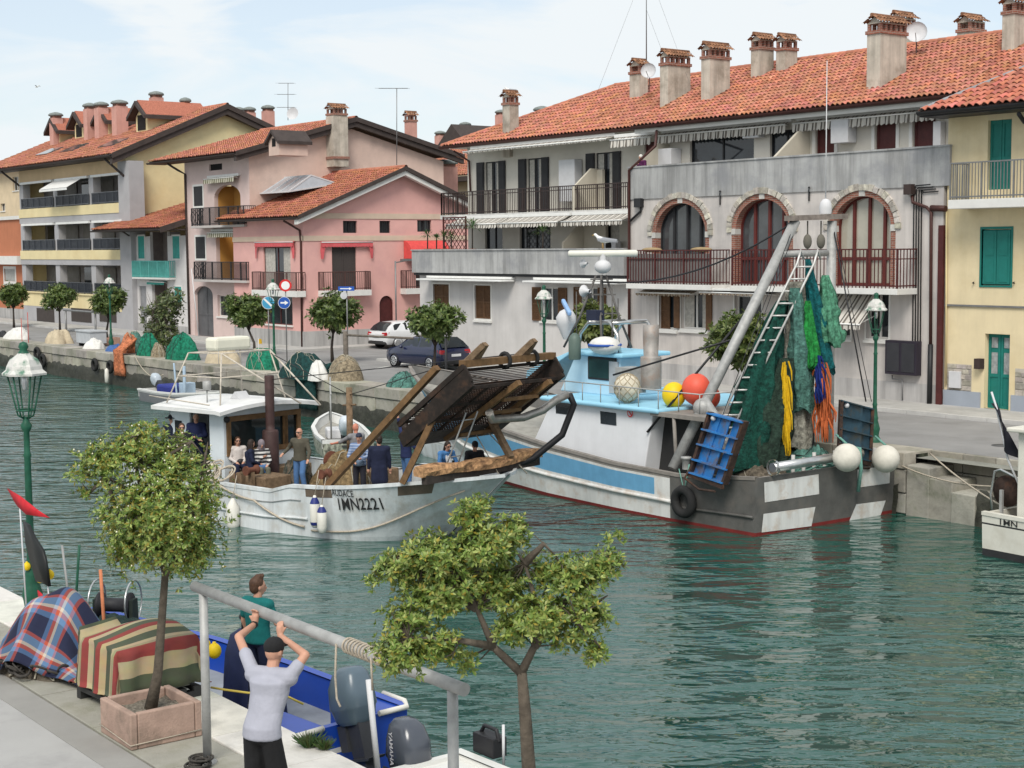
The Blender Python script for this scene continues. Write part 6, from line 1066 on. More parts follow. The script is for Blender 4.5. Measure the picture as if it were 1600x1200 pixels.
    # exhaust funnel
    f = b1x(423, 700, X1+.45); q = MB(); q.lathe([(.22, .6), (.22, 2.1), (.2, 2.14), (.12, 2.16), (.12, 2.3), (.13, 3.6), (.12, 3.62), (0, 3.6)], (f[0], f[1], 0), 14); q.build('exhaust_funnel', mat('brown_funnel', (.055, .03, .028), .6, .25, 5), o)
    q = MB(); q.box(X1+.1, X1+.6, -1.25, 1.25, .4, 1.12); q.build('bench', M_woodo, o, bevel=.02)
    # deck gear: winch with drums, heap of nets, boxes, coils
    [MB().box(*b).build('gear_box', M_woodo, o, bevel=.03) for b in ((-7.0, -6.2, -1.4, -.5, .4, 1.1), (-6.1, -4.6, .9, 1.9, .4, 1.15))]; 
    for (c_, ax, L_, r) in (((-6.55, -1.75, 1.3), (0, 1, 0), .4, .1), ((-4.3, -1.2, 1.35), (0, 1, 0), .3, .1), ((-6.2, .9, 1.3), (1, 0, 0), 1.2, .22)):
        q = MB(); a_ = npa(*ax); b_ = unit(np.cross(a_, (0, 0, 1))); c2 = np.cross(b_, a_); q.bar((c_[0], c_[1]+.2, .4), (c_[0], c_[1]+.2, c_[2]), .12, .12, 1); q.lathe([(0, 0), (r*1.25, 0), (r*1.25, .05), (r*.75, .1), (r*.75, L_-.1), (r*1.25, L_-.05), (r*1.25, L_), (0, L_)], c_, 16, 0, False, (b_, c2, a_)); q.build('winch_drum', [mat('rust_red_drum', (.13, .05, .03), .8, .3, 6), M_woodo], o)
    me = mound_mesh('net_pile', netmat('brown_net', (.20, .14, .07)), 1.0, .85, 1.15, 33, .2, flat=1.1); link_mesh('net_pile', me, o, (-5.3, .6, .42)); me = mound_mesh('net_pile', netmat('grey_brown_net', (.12, .10, .075)), .5, .5, 1.0, 34, .22, flat=1.1); link_mesh('net_pile', me, o, (-6.7, .1, .4))
    q = MB(); r = random.Random(5)
    for k in range(9): c_ = npa(-7.3+r.uniform(-.35, .4), -2.22+r.uniform(-.1, .12), 1.13+k*.025); q.torus(c_, r.uniform(.2, .42), .025, (unit((1, r.uniform(-.2, .2), r.uniform(-.3, .3))), unit((r.uniform(-.2, .2), .6, .5)), (0, 0, 1)), 20, 5)
    q.tube(rope([(-7.3, -2.35, 1.15), (-5.4, -2.45, .75), (-3.7, -2.3, .25)], .1), .028, 6); q.tube(rope([(-7.6, -2.4, 1.1), (-7.4, -2.55, .5), (-6.8, -2.5, 1.0)], .15), .022, 6); q.build('mooring_rope', M_rope, o)
    q = MB(); r = random.Random(6)
    for k in range(8): q.torus(npa(-1.6+r.uniform(-.4, .3), -1.5+r.uniform(-.2, .4), 1.02+k*.05), r.uniform(.2, .4), .03, (unit((1, 0, r.uniform(-.3, .3))), unit((0, 1, r.uniform(-.3, .3))), (0, 0, 1)), 18, 5)
    q.build('rope_coil', M_rope, o)
    # posts, struts and stay wires
    m1 = b1y(546, 640, 1.3); q = MB(); q.tube([(m1[0], 1.3, .6), (m1[0], 1.3, m1[2]+.6)], [.1, .085], 9); q.tube([(m1[0]-.25, 1.3, m1[2]+.1), (m1[0]+.25, 1.3, m1[2]+.15)], .03, 6); q.build('wooden_post', M_woodo, o)
    q = MB(); q.bar((-3.1, -2.1, 1.25), (.0, -1.42, 4.25), .2, .14); q.build('strut', M_wood, o); q = MB(); q.bar((-.75, -1.85, 1.55), (.1, -1.3, 3.6), .2, .14); q.build('strut', M_wood, o)
    q = MB(); q.tube([(-.4, -1.0, 1.4), (.5, -1.0, 3.2)], .02, 5); q.tube([(-.4, -.6, 1.4), (.5, -.6, 3.2)], .02, 5); [q.tube([(-.4+.9*t_, -1.0, 1.4+1.8*t_), (-.4+.9*t_, -.6, 1.4+1.8*t_)], .015, 5) for t_ in (.15, .4, .65, .9)]; q.build('small_ladder', M_galv, o)
    q = MB()
    for (a, b) in (((.2, -1.35, 4.3), (m1[0], 1.3, m1[2]+.4)), ((.9, 1.0, 4.5), (f[0], f[1], 3.5)), ((m1[0], 1.3, m1[2]+.4), (-8.6, .9, zr+1.2))): q.tube([a, b], .012, 4)
    q.build('stay_wires', M_blackm, o)
    # raised dredge cage
    dr = thing_part = None; A, Bv = npa(-1.05, 0, 2.92), npa(.8, 0, 4.22); U = Bv-A; L_ = np.linalg.norm(U); u = U/L_; nrm = npa(-u[2], 0, u[0]); P_ = lambda s_, y, d=0.: A+u*(s_*L_)+npa(0, y, 0)+nrm*d
    q = MB(); D = .46
    for y in (-1.55, 1.7):
        for d in (0, -D): q.bar(P_(-.05, y, d), P_(1.08, y, d), .09, .12)
        q.hexa([P_(-.12, y-.03, -D-.05), P_(-.12, y+.03, -D-.05), P_(1.1, y+.03, -D+.05), P_(1.1, y-.03, -D+.05), P_(-.12, y-.03, -.2), P_(-.12, y+.03, -.2), P_(1.1, y+.03, .0), P_(1.1, y-.03, .0)])
    for s_ in (0, .33, .66, 1.0):
        for d in (0, -D): q.bar(P_(s_, -1.55, d), P_(s_, 1.7, d), .07, .07)
    for y in np.linspace(-1.4, 1.55, 6): q.bar(P_(.0, y, -D), P_(1., y, -D), .05, .05)
    dg_ = q.build('dredge_frame', mat('black_rust', (.022, .016, .013), .85, .4, 6, stain=(.07, .035, .02), sscale=3, samt=.6), o)
    q = MB()
    for s_ in np.linspace(.04, .96, 26): q.tube([P_(s_, -1.5, -D+.04), P_(s_, 1.65, -D+.04)], .014, 4, cap=False); q.tube([P_(s_, -1.5, -.02), P_(s_, 1.65, -.02)], .012, 4, cap=False)
    for y in np.linspace(-1.45, 1.6, 36): q.tube([P_(.02, y, -D+.05), P_(.98, y, -D+.05)], .012, 4, cap=False)
    q.build('dredge_grid', M_rust, dg_, kind='stuff')
    for (a, b, w_) in ((P_(1.06, -1.5, .1), P_(1.06, 1.75, .1), .2), (P_(-.02, -.35, -D-.1), P_(1.1, -.05, -D-.12), .16), (P_(-.02, .95, -D-.1), P_(1.05, 1.2, -D-.12), .16), (P_(.55, -.2, -D-.2), P_(.55, 1.1, -D-.2), .1), (P_(.12, -.2, -D-.2), P_(.12, 1.1, -D-.2), .1), (P_(.82, -.1, -D-.2), P_(.82, 1.15, -D-.2), .1)):
        q = MB(); q.bar(a, b, w_, w_*.8); q.build('timber', M_wood, dg_)
    for y in (-1.05, .7): q = MB(); q.bar(P_(1.05, y-.3, .15), P_(1.25, y, .3), .12, .12); q.bar(P_(1.05, y+.05, .15), P_(1.27, y+.05, .3), .12, .12); q.build('bracket', M_woodo, dg_)
    for y in (.0, 1.0):
        q = MB(); q.torus(P_(1.05, y, .1), .17, .05, (u, nrm, (0, 1, 0)), 12, 6); q.sheet([[P_(1.0-.12*k, y-.08+.02*k, -.12-D*.6), P_(1.0-.12*k, y+.08-.01*k, -.13-D*.6)] for k in range(4)], 0); q.build('rubber_strap', mat('tyre_rubber', (.02, .02, .02)), dg_)
    q = MB(); q.tube([P_(.62, -.2, -D-.25), P_(.5, .1, -D-.32), P_(.5, 1.2, -D-.38), P_(.62, 1.7, -D-.38), P_(.75, 1.95, -D-.3), P_(.8, 2.3, -D-.25)], .1, 10); q.build('water_pipe', mat('worn_pipe', (.38, .36, .33), .4, .2, 5, metal=.6), dg_)
    q = MB(); e = P_(.8, 2.4, -D-.25); q.tube([e, e+npa(.05, .12, -.25), e+npa(-.15, -.1, -1.0), e+npa(-.55, -.75, -1.55), e+npa(-.9, -1.6, -1.8)], .085, 10); q.build('suction_hose', mat('black_hose', (.012, .012, .014), .55), dg_)
    q = MB(); q.hexa([P_(-.12, -1.5, -D-.02), P_(-.12, 1.65, -D-.02), P_(.16, 1.65, -D-.05), P_(.16, -1.5, -D-.05), P_(-.12, -1.5, -D-.06), P_(-.12, 1.65, -D-.06), P_(.16, 1.65, -D-.09), P_(.16, -1.5, -D-.09)]); q.build('dredge_lip', mat('dark_steel', (.05, .045, .042), .7, .4, 8), dg_)
    MB().bar(P_(.2, .9, -D), (.35, .75, 1.95), .14, .14).build('prop', M_woodo, dg_); q = MB(); q.tube([P_(.1, .4, -D-.1), (.3, .35, 1.6)], .015, 5); q.build('lashing', M_rope, dg_); q = MB(); q.tube([P_(.1, .8, -D-.1), (.4, 1.3, 1.5)], .015, 5); q.build('lashing', M_rope, dg_)
    for (px, py, dz, m) in ((364, 805, .75, M_fend), (492, 800, .7, M_fend), (503, 812, .62, M_fend)):
        c_ = b1y(px, py, -2.5); q = MB(); r = .17 if px < 400 else .12; q.lathe([(0, -dz*.55), (r*.7, -dz*.5), (r, -dz*.3), (r, dz*.28), (r*.4, dz*.5), (.03, dz*.58), (0, dz*.58)], c_, 12, 0)
        if px > 400: q.lathe([(r*1.01, dz*.3), (r*.75, dz*.42), (r*.42, dz*.51)], c_, 12, 1); q.lathe([(r*.5, -dz*.53), (r*.9, -dz*.42), (r*1.01, -dz*.34)], c_, 12, 1) if px < 500 else None
        q.tube([c_+npa(0, 0, dz*.55), c_+npa(0, .15, 1.0)], .012, 4, 2); q.build('fender', [m, M_navy, M_rope], o)
    return o
CB = clam_boat()
# ---------------------------------------------------------------- trawler
def trawler():
    XT = -25.55; YC = 29.4; o = thing('trawler', 'blue and white trawler with dark grey stern, gallows frame and hanging nets', 'fishing boat', (XT, YC, 0), math.pi)   # local x forward = -X world, local y = -(Y-YC)
    def lw(p): return npa(XT-p[0], -(p[1]-YC), p[2])
    T = lambda x, y, v: lw(PY(x, y, v)); TX = lambda x, y, v: lw(PX(x, y, v))
    st = [(0, 2.6, 1.42, 2.6, .8), (2.6, 2.72, 1.22, 2.7, .9), (5, 2.78, 1.28, 2.72, 1.), (8, 2.78, 1.5, 2.6, 1.), (10.5, 2.65, 1.75, 2.2, 1.), (13, 2.3, 2.1, 1.5, 1.), (15, 1.6, 2.5, .7, .9), (16.3, .7, 2.8, .15, .8), (16.9, .1, 2.95, .03, .6)]
    H = Hull(st, 60, lambda x, z: x+max(0, x-13)*.25*(z-1)); M_gs = mat('dark_grey_steel', (.10, .098, .092), .6, .2, 2.5, bump=.15, stain=(.15, .135, .12), sscale=1.6, samt=.6); M_bl = mat('hull_blue', (.13, .33, .52), .5, .08, 3, streak=.1); M_wh = mat('trawler_white', (.66, .66, .64), .5, .05, 2, stain=(.42, .30, .2), sscale=2.6, samt=.45, streak=.2); M_pb = mat('pale_blue_paint', (.30, .58, .74), .5, .06, 2); M_grw = mat('rail_grey', (.22, .20, .18), .8, .2)
    def band(x, t, s_):
        if t < .06: return 3
        if t > 1.2: return 4
        if s_ == 0 or x < 2.75: return 0
        if .5 < t < .85 and x > 3.4+.25*max(0, (.62-t))*4: return 1
        if t > .9: return 4
        return 2
    H.skin('hull', o, [M_gs, M_bl, M_wh, M_red, M_grw], band, lv=[-1, -.5, 0, .06, .2, .33, .42, .5, .56, .62, .7, .78, .85, .9, 1.], bulwark=.55)
    q = MB(); q.tube([H.pt(x, .42, 1, .03) for x in np.linspace(2.8, 15, 30)], .05, 6); q.build('rubbing_strake', M_wh, o); q = MB(); q.tube([H.pt(x, .33, 1, .03) for x in np.linspace(.05, 2.7, 8)], .035, 6); q.build('stern_strake', M_gs, o)
    # white panels on the transom
    for (a, b, c_, d) in (((1194, 754), (1279, 741), (1280, 772), (1195, 785)), ((1193, 803), (1274, 792), (1268, 822), (1190, 832)), ((1340, 734), (1391, 727), (1390, 755), (1340, 762)), ((1338, 788), (1384, 782), (1376, 805), (1327, 814))):
        q = MB(); q.poly([TX(*p, XT+.012) for p in (d, c_, b, a)]); q.build('white_panel', M_wh, o)
    q = MB(); c_ = H.pt(2.05, .55, 1, .01); q.box(1.95, 2.25, c_[1]-.03, c_[1]+.01, .52, .68); q.build('freeing_port', M_dark, o)
    # deckhouse and wheelhouse
    def pl8(Y): return lambda x, y: T(x, y, Y)
    p = pl8(27.25); zt = p(940, 636)[2]; A = [p(1005, 738), p(832, 690), p(858, 622), p(1016, 655)]; W = 2.15
    xa, xf = A[0][0], A[1][0]; M_ws = mat('deckhouse_white', (.68, .69, .71), .4, .04, 2, streak=.05)
    q = MB(); yl = 2.15; q.hexa([(xa, -yl, .9), (xf+.3, -yl, .9), (xf+.3, yl, .9), (xa, yl, .9), (A[3][0], -yl+.1, zt), (A[2][0], -yl+.1, zt), (A[2][0], yl-.1, zt), (A[3][0], yl-.1, zt)]); dh = q.build('deckhouse', M_ws, o, bevel=.03)
    q = MB(); xr0, xr1 = A[3][0]-1.6, A[2][0]+.3; q.box(xr0+1.2, xr1, -yl-.12, yl+.12, zt+.002, zt+.13); q.build('deckhouse_roof', M_pb, o, bevel=.05)
    for cx, cy in ((877, 638), (948, 654)):
        c_ = T(cx, cy, YC-yl+.0); q = MB(); f = lambda z: yl-.1*(z-.9)/(zt-.9)+.012; a = .33; q.poly([(c_[0]-a, f(c_[2]-.17), c_[2]-.17), (c_[0]+a, f(c_[2]-.17), c_[2]-.17), (c_[0]+a+.04, f(c_[2]+.17), c_[2]+.17), (c_[0]-a+.04, f(c_[2]+.17), c_[2]+.17)]); q.build('porthole', M_glass, dh)
    c_ = T(983, 645, YC-yl+.02); q = MB(); z = c_[2]; ax = ((1, 0, 0), (0, 0, 1), (0, 1, 0)); q.lathe([(.12, 0), (.09, .002)], (c_[0], yl-.05, z), 20, 0, False, ax); q.bar((c_[0]-.07, yl-.045, z-.07), (c_[0]+.07, yl-.045, z+.07), .03, .01, up=(0, 1, 0)); q.build('round_sticker', mat('sign_red', (.6, .03, .03)), dh)
    # wheelhouse
    wz0, wz1 = zt+.12, T(930, 556, 28.6)[2]; x0, x1 = T(968, 580, 28.6)[0], T(878, 600, 28.6)[0]; yw = .8; q = MB(); q.hexa([(x0, -yw, wz0), (x1+.1, -yw, wz0), (x1+.1, yw, wz0), (x0, yw, wz0), (x0, -yw+.03, wz1), (x1-.6, -yw+.03, wz1), (x1-.6, yw-.03, wz1), (x0, yw-.03, wz1)]); wh = q.build('wheelhouse', mat('pale_blue_wheelhouse', (.42, .62, .74), .45, .05, 2), o, bevel=.04)
    q = MB(); q.box(x0-.25, x1-.5, -yw-.15, yw+.15, wz1, wz1+.12); q.build('wheelhouse_roof', M_pb, o, bevel=.04)
    q = MB(); xv = x1-.1; q.hexa([(x1-.6, -yw, wz1+.1), (x1+1.9, -yw*.9, wz0+.05), (x1+1.9, yw*.9, wz0+.05), (x1-.6, yw, wz1+.1), (x1-.6, -yw, wz1+.16), (x1+1.9, -yw*.8, wz0+.5), (x1+1.9, yw*.8, wz0+.5), (x1-.6, yw, wz1+.16)]); q.build('fore_trunk', M_pb, o, bevel=.05)
    a, b = T(919, 592, YC-yw), T(963, 560, YC-yw); q = MB(); q.box(b[0], a[0], yw-.02, yw+.02, a[2], b[2]); w_ = q.build('window', M_blackm, wh, bevel=.03); q = MB(); q.box(b[0]+.06, a[0]-.06, yw+.015, yw+.025, a[2]+.06, b[2]-.06); q.build('pane', glassmat('teal_glass', (.02, .05, .05), .05, .4), w_)
    q = MB(); q.box(x0+.05, x0+.42, yw-.02, yw+.03, wz0+.1, wz1-.12); q.build('door', mat('grey_door3', (.36, .37, .38), .6), wh); q = MB(); q.poly([(x1-.25, -yw+.25, wz0+.55), (x1-.25, yw-.25, wz0+.55), (x1-.5, yw-.3, wz1-.15), (x1-.5, -yw+.3, wz1-.15)]); q.build('windscreen', M_glass, wh)
    # roof gear: arch tubes, radars, mast, life raft, lantern
    zr = wz1+.12; q = MB(); cx = (x0+x1)/2
    for y in (-.7, .7): q.tube([(x1-.6, y, zr-.1), (x1-.75, y, zr+.5), (x1-1.1, y, zr+.8), (x0+.5, y, zr+.85), (x0+.2, y, zr+.5), (x0+.1, y, zr)], .05, 8)
    for xx in (x1-1.1, x0+.5): q.tube([(xx, -.7, zr+.83), (xx, .7, zr+.83)], .05, 8)
    q.build('arch_tubes', M_steel, o)
    mt = T(940, 430, 28.9); xm = mt[0]; ym = mt[1]; q = MB(); zt_ = mt[2]
    for dx, dy in ((-.35, -.35), (.35, -.35), (-.35, .35), (.5, .4)): q.tube([(xm+dx*1.9, ym+dy*1.6, zr+.1), (xm+dx, ym+dy, zr+1.0), (xm+dx*.25, ym+dy*.25, zt_)], .035, 7)
    for f in (.45, .7, .9): z = zr+.1+(zt_-zr)*f; k = 1-f*.6; q.bar((xm-.5*k, ym-.5*k, z), (xm+.5*k, ym+.5*k, z), .04, .04); q.bar((xm-.6*k, ym+.5*k, z), (xm+.6*k, ym-.5*k, z), .04, .04)
    for (dx, dy, h) in ((.9, .2, 1.7), (-.8, .3, 1.9), (.2, -.8, 1.5)): q.tube([(xm+dx, ym+dy, zr), (xm+dx, ym+dy, zr+h)], .018, 5)
    q.box(xm-.35, xm+.1, ym+.2, ym+.5, zr+.9, zr+1.2, 1); q.build('radar_mast', [mat('dark_mast', (.10, .095, .09), .6, .3), mat('navy_box', (.02, .025, .05), .7)], o)
    rp = T(942, 396, 28.9); q = MB(); d = unit((.65, .75, 0)); q.tube([rp-d*1.0, rp-d*.95, rp+d*.95, rp+d*1.0], [.06, .1, .1, .06], 10); q.build('radar_scanner', mat('radar_white', (.66, .65, .58), .5, .06), o); q = MB(); q.sph(rp-npa(0, 0, .38), (.25, .25, .2), 12, 8); q.lathe([(.1, -.2), (.1, 0)], rp, 8); q.build('radar_motor', M_ac, o)
    rp = T(885, 480, 28.7); q = MB(); d = unit((.8, -.5, 0)); q.bar(rp-d*.75+npa(0, 0, -.16), rp+d*.75+npa(0, 0, .16), .12, .14); r2 = q.build('second_radar', mat('radar_blue', (.25, .42, .70), .5), o, bevel=.04); q = MB(); q.lathe([(.1, -.95), (.3, -.5), (.32, -.3), (.2, -.12), (.08, -.06)], rp, 10); q.build('second_radar_base', M_ac, o)
    lr = T(945, 540, 28.4); q = MB(); rows = []; q.sph(lr, (.5, .42, .26), 16, 10); q.torus(lr+npa(0, 0, .02), .45, .04, None, 22, 6, 1); q.build('life_raft', [M_tarpw, mat('raft_blue', (.03, .09, .35), .6)], o)
    q = MB(); c_ = T(898, 540, 28.0); q.lathe([(.16, -.4), (.18, -.35), (.18, .2), (.12, .3), (.05, .36), (0, .36)], c_, 12); q.build('lantern', mat('green_grey_lantern', (.10, .14, .12), .5), o)
    for k, (px, py, r) in enumerate(((918, 412, .1), (922, 455, .14))): c_ = T(px, py, 28.6); q = MB(); q.lathe([(r*.4, 0), (r*.5, r), (r*1.3, r*2)], c_, 12, 0, True, ((0, 1, 0), (0, 0, 1), (1, 0, 0))); q.build('horn', M_ac, o)
    # rail along the deckhouse roof, buoys, stovepipe
    q = MB(); ys = yl+.05; xs_ = np.linspace(A[3][0]-1.9, A[2][0], 9); zrl = zt+.12
    for x in xs_: q.tube([(x, ys, zrl), (x, ys, zrl+.5)], .015, 5)
    q.tube([(xs_[0], ys, zrl+.5), (xs_[-1], ys, zrl+.5)], .018, 5); q.tube([(xs_[0], ys, zrl+.5), (xs_[0], -ys, zrl+.5)], .018, 5); q.build('handrail', M_galv, o)
    q = MB(); q.box(A[3][0]-2.1, A[3][0]-.05, -2.0, 2.2, zt-.06, zt+.05); q.tube([(A[3][0]-1.0, 2.1, .7), (A[3][0]-.9, 2.15, zt)], .05, 7); q.tube([(A[3][0]-2.05, 2.1, .7), (A[3][0]-2.0, 2.1, zt)], .06, 7); q.build('awning_deck', mat('grey_frame', (.23, .21, .19), .8, .2), o)
    q = MB(); q.box(A[3][0]-2.0, A[3][0]+.25, -2.0, 1.6, .7, zt-.08); q.build('interior_shade_block', mat('interior_shade', (.03, .03, .03), .8), o)  # near-black block; its colour stands for shade in the open aft interior
    for (px, py, r, Y, m, nm) in ((980, 606, .36, 27.6, mat('net_buoy', (.55, .50, .40), .8, .15, 6), 'net_covered_buoy'), (1053, 617, .32, 28.0, mat('yellow_buoy', (.72, .50, .01), .5, .06), 'yellow_buoy'), (1088, 608, .39, 28.3, mat('red_buoy', (.68, .10, .06), .5, .06), 'red_buoy'), (1108, 620, .3, 28.7, mat('red_buoy', (.68, .10, .06)), 'red_buoy')):
        c_ = T(px, py, Y); q = MB(); q.sph(c_, (r, r, r*1.08), 18, 12); q.lathe([(r*.3, -r*1.0), (r*.2, -r*1.2), (0, -r*1.2)], c_, 8); b_ = q.build(nm, m, o)
        if 'net' in nm:
            g = MB()
            for k in range(9):
                for sg in (1, -1): g.tube([c_+npa(math.sin(t)*math.cos(2*math.pi*k/9+sg*t)*r*1.02, math.sin(t)*math.sin(2*math.pi*k/9+sg*t)*r*1.02, math.cos(t)*r*1.1) for t in np.linspace(.1, 3.0, 9)], .01, 4, cap=False)
            g.build('buoy_net', mat('net_cord', (.33, .27, .18), .9), b_, kind='stuff')
    c_ = T(1017, 590, 28.6); q = MB(); q.lathe([(.29, -.3), (.29, .55), (.28, .58), (.2, .6), (.22, 1.1), (.22, 1.45), (.1, 1.46), (0, 1.44)], c_, 16); q.build('stovepipe', mat('worn_galv', (.32, .30, .28), .6, .25, 4, metal=.3, stain=(.22, .12, .07), sscale=2, samt=.6), o)
    for (px, py, w_, h_) in ((985, 585, .3, .5),): c_ = T(px, py, 28.2); q = MB(); q.box(c_[0]-w_, c_[0]+w_, c_[1]-.3, c_[1]+.3, c_[2]-h_, c_[2]+.2); q.build('vent_box', M_galv, o)
    # gallows
    ft, tp = lw(npa(-28.6, 26.95, 1.3)), lw(PX(1243, 345, -27.9)); q = MB(); q.tube([ft, tp], .14, 10); gl = q.build('gallows_leg', M_galv, o)
    q = MB(); kn = ft+(tp-ft)*.24; q.tube([kn+npa(0, 0, .2), kn+npa(-.5, -.15, -.4), kn+npa(-.75, -.2, -1.5)], [.17, .13, .12], 8); q.sph(kn, .26, 10, 8); q.build('leg_knuckle', M_galv, gl)
    t2 = lw(PX(1300, 345, -27.9)); f2 = npa(t2[0], t2[1]+.05, .9); q = MB(); q.tube([f2, t2], .13, 10); q.build('gallows_leg', M_galv, o); q = MB(); a, b = lw(PX(1232, 341, -27.9)), lw(PX(1318, 338, -27.9)); q.bar(a, b, .3, .14); q.build('gallows_top', mat('rusty_galv', (.20, .17, .15), .8, .3, 6), o)
    a, b = lw(PX(1222, 397, -27.9)), lw(PX(1292, 395, -27.9)); q = MB(); q.tube([a, b], .09, 8); q.build('cross_bar', M_galv, o)
    for (px, ) in ((1262,), (1283,)):
        p0 = lw(PX(px, 345, -27.9)); q = MB(); q.tube([p0, p0-npa(0, 0, .4)], .02, 5); q.sph(p0-npa(0, 0, .55), (.1, .14, .2), 10, 8); q.tube([p0-npa(0, 0, .7), p0-npa(0, 0, 1.8)], .015, 4); q.build('block', mat('old_block', (.13, .12, .10), .8), o)
    q = MB(); p0 = lw(PX(1290, 325, -27.9)); q.lathe([(.16, -.16), (.17, 0), (.15, .14), (.08, .23), (0, .25)], p0, 14); q.tube([p0, p0+npa(0, 0, 3.9)], [.02, .01], 6); q.build('antenna_dome', M_ac, o)
    # ladder beside the near leg
    off = npa(-.75, -.3, -.1); dl = tp-ft; a, b = ft+dl*.12+off, ft+dl*.84+off; sd = npa(.13, .18, 0); q = MB()
    for sg in (-1, 1): q.tube([a+sd*sg, b+sd*sg, b+sd*sg+dl*.03+npa(0, 0, .15), b+sd*sg+npa(0, -.25, .1)], .032, 6)
    for t in np.linspace(.02, .98, 15): q.tube([a+(b-a)*t-sd, a+(b-a)*t+sd], .026, 5)
    q.build('ladder', mat('ladder_steel', (.55, .54, .52), .5, .2, 6, metal=.4), o); q = MB(); q.tube([ft+npa(1.3, -.3, .8), ft+npa(0, 0, 0)+dl*.62+npa(.12, 0, 0)], .035, 6); q.tube([ft+npa(3.0, -.6, 2.2), ft+dl*.52], .03, 6); q.build('stay_pole', M_blackm, o)
    q = MB(); q.tube(rope([tp, (xm, ym, zt_-.2)], .5), .025, 6); q.tube([t2, lw(npa(-26.2, 31.6, 2.9))], .02, 5); q.tube([t2+npa(0, -.1, -.1), lw(npa(-26.1, 31.7, 2.9))], .012, 4); q.tube([tp, lw(npa(-26.9, 27.0, 2.75))], .012, 4); q.tube([tp+npa(0, -.1, 0), lw(npa(-26.9, 27.2, 2.75))], .012, 4); q.build('rigging', M_blackm, o)
    # otter boards
    def board(c0, u_, v_, n_, nm, m):   # c0 top-left corner, u across, v down
        q = MB(); P = lambda a, b, d: c0+u_*a+v_*b+n_*d
        for (a0, a1, d0, d1) in ((0, .34, -.05, .03), (.34, .67, .0, .08), (.67, 1, -.05, .03)): q.hexa([P(a0, 0, d0), P(a1, 0, d1), P(a1, 1, d1), P(a0, 1, d0), P(a0, 0, d0+.03), P(a1, 0, d1+.03), P(a1, 1, d1+.03), P(a0, 1, d0+.03)], 0)
        for b in (0, .27, .52, .78, 1.): q.hexa([P(-.03, b-.012, -.1), P(1.03, b-.012, -.1), P(1.03, b+.012, -.1), P(-.03, b+.012, -.1), P(-.03, b-.012, .16), P(1.03, b-.012, .16), P(1.03, b+.012, .16), P(-.03, b+.012, .16)], 0)
        for a in (0, 1): q.bar(P(a, -.02, .02), P(a, 1.02, .02), .08, .2, 1, up=n_)
        q.bar(P(-.05, 1.03, .1), P(1.05, 1.06, .1), .06, .1, 1); q.tube([P(.0, .9, .12), P(0, 1.1, .2), P(.5, 1.2, .2), P(.95, 1.15, .2)], .03, 6, 1); q.sph(P(.16, .06, .08), .07, 8, 6, 2); return q.build(nm, [m, M_rust, M_ac], o)
    M_ob = mat('worn_blue_steel', (.025, .16, .42), .6, .2, 4, stain=(.13, .10, .09), sscale=2.4, samt=.85, bump=.2)
    c0 = T(1112, 646, 26.7); cr, cb = T(1165, 660, 26.55), T(1082, 738, 26.5); board(c0, cr-c0, cb-c0, npa(0, 1, .1), 'otter_board', M_ob)
    c0 = TX(1314, 627, -25.4); u_ = TX(1362, 640, -25.6)-c0; board(c0, u_, npa(.05, .0, -1.35), npa(-.7, .5, .2), 'otter_board', mat('dark_blue_steel', (.03, .07, .10), .7, .3, 5, stain=(.07, .06, .04), sscale=2, samt=.8))
    # stern roller, ball fenders, tyre, posts and ropes
    a, b = TX(1207, 731, XT+.05), TX(1345, 708, XT+.05); q = MB(); q.tube([a, b], .12, 12); q.lathe([(.2, 0), (.2, .06)], a, 14, 0, True, ((1, 0, 0), (0, 0, 1), (0, -1, 0))); q.build('stern_roller', M_steel, o)
    for px, py in ((1323, 715), (1384, 717)): c_ = TX(px, py, XT+.42); q = MB(); q.sph(c_, .355, 20, 14); q.tube([c_+npa(0, 0, .34), c_+npa(.35, 0, .55)], .03, 5, 1); q.build('ball_fender', [mat('dirty_white_ball', (.60, .57, .50), .7, .12, 4, bump=.15), M_ropeg], o)
    q = MB(); c_ = T(1068, 784, 26.55); q.torus(c_, .3, .12, ((1, 0, 0), (0, 0, 1), (0, 1, 0)), 22, 8); q.tube([c_+npa(0, -.03, .3), c_+npa(-.1, -.1, .95)], .02, 5, 1); q.tube([c_+npa(-.03, -.0, .25), c_+npa(.25, -.08, .8)], .015, 5, 1); q.build('tyre_fender', [mat('tyre_rubber', (.02, .02, .02)), M_ropeg], o)
    q = MB(); r = random.Random(9)
    for k in range(12): q.torus(npa(.55+r.uniform(-.2, .3), .2-r.uniform(0, 2.3), 1.38+r.uniform(0, .12)), r.uniform(.15, .35), .025, (unit((1, 0, r.uniform(-.3, .3))), unit((0, 1, r.uniform(-.3, .3))), (0, 0, 1)), 16, 5)
    e = TX(1336, 706, XT+.1); q.tube([e+npa(.2, 0, .1), e+npa(-.15, 0, .1), e+npa(-.2, 0, -.4), e+npa(-.12, 0, -1.0)], .05, 7); q.build('teal_rope_heap', M_ropeg, o)
    for y in np.linspace(.9, -2.2, 9): q = MB(); q.tube([(.35, y, .9), (.35, y, 1.75+.05*math.sin(y*9))], .05, 7); q.build('stanchion', mat('stanchion_paint', (.45, .44, .42), .6, .15), o)
    q = MB(); q.lathe([(.1, 0), (.1, .25), (.14, .27), (.14, .32), (0, .33)], T(1072, 730, 27.0)-npa(0, 0, .05), 10); q.build('bollard', M_galv, o)
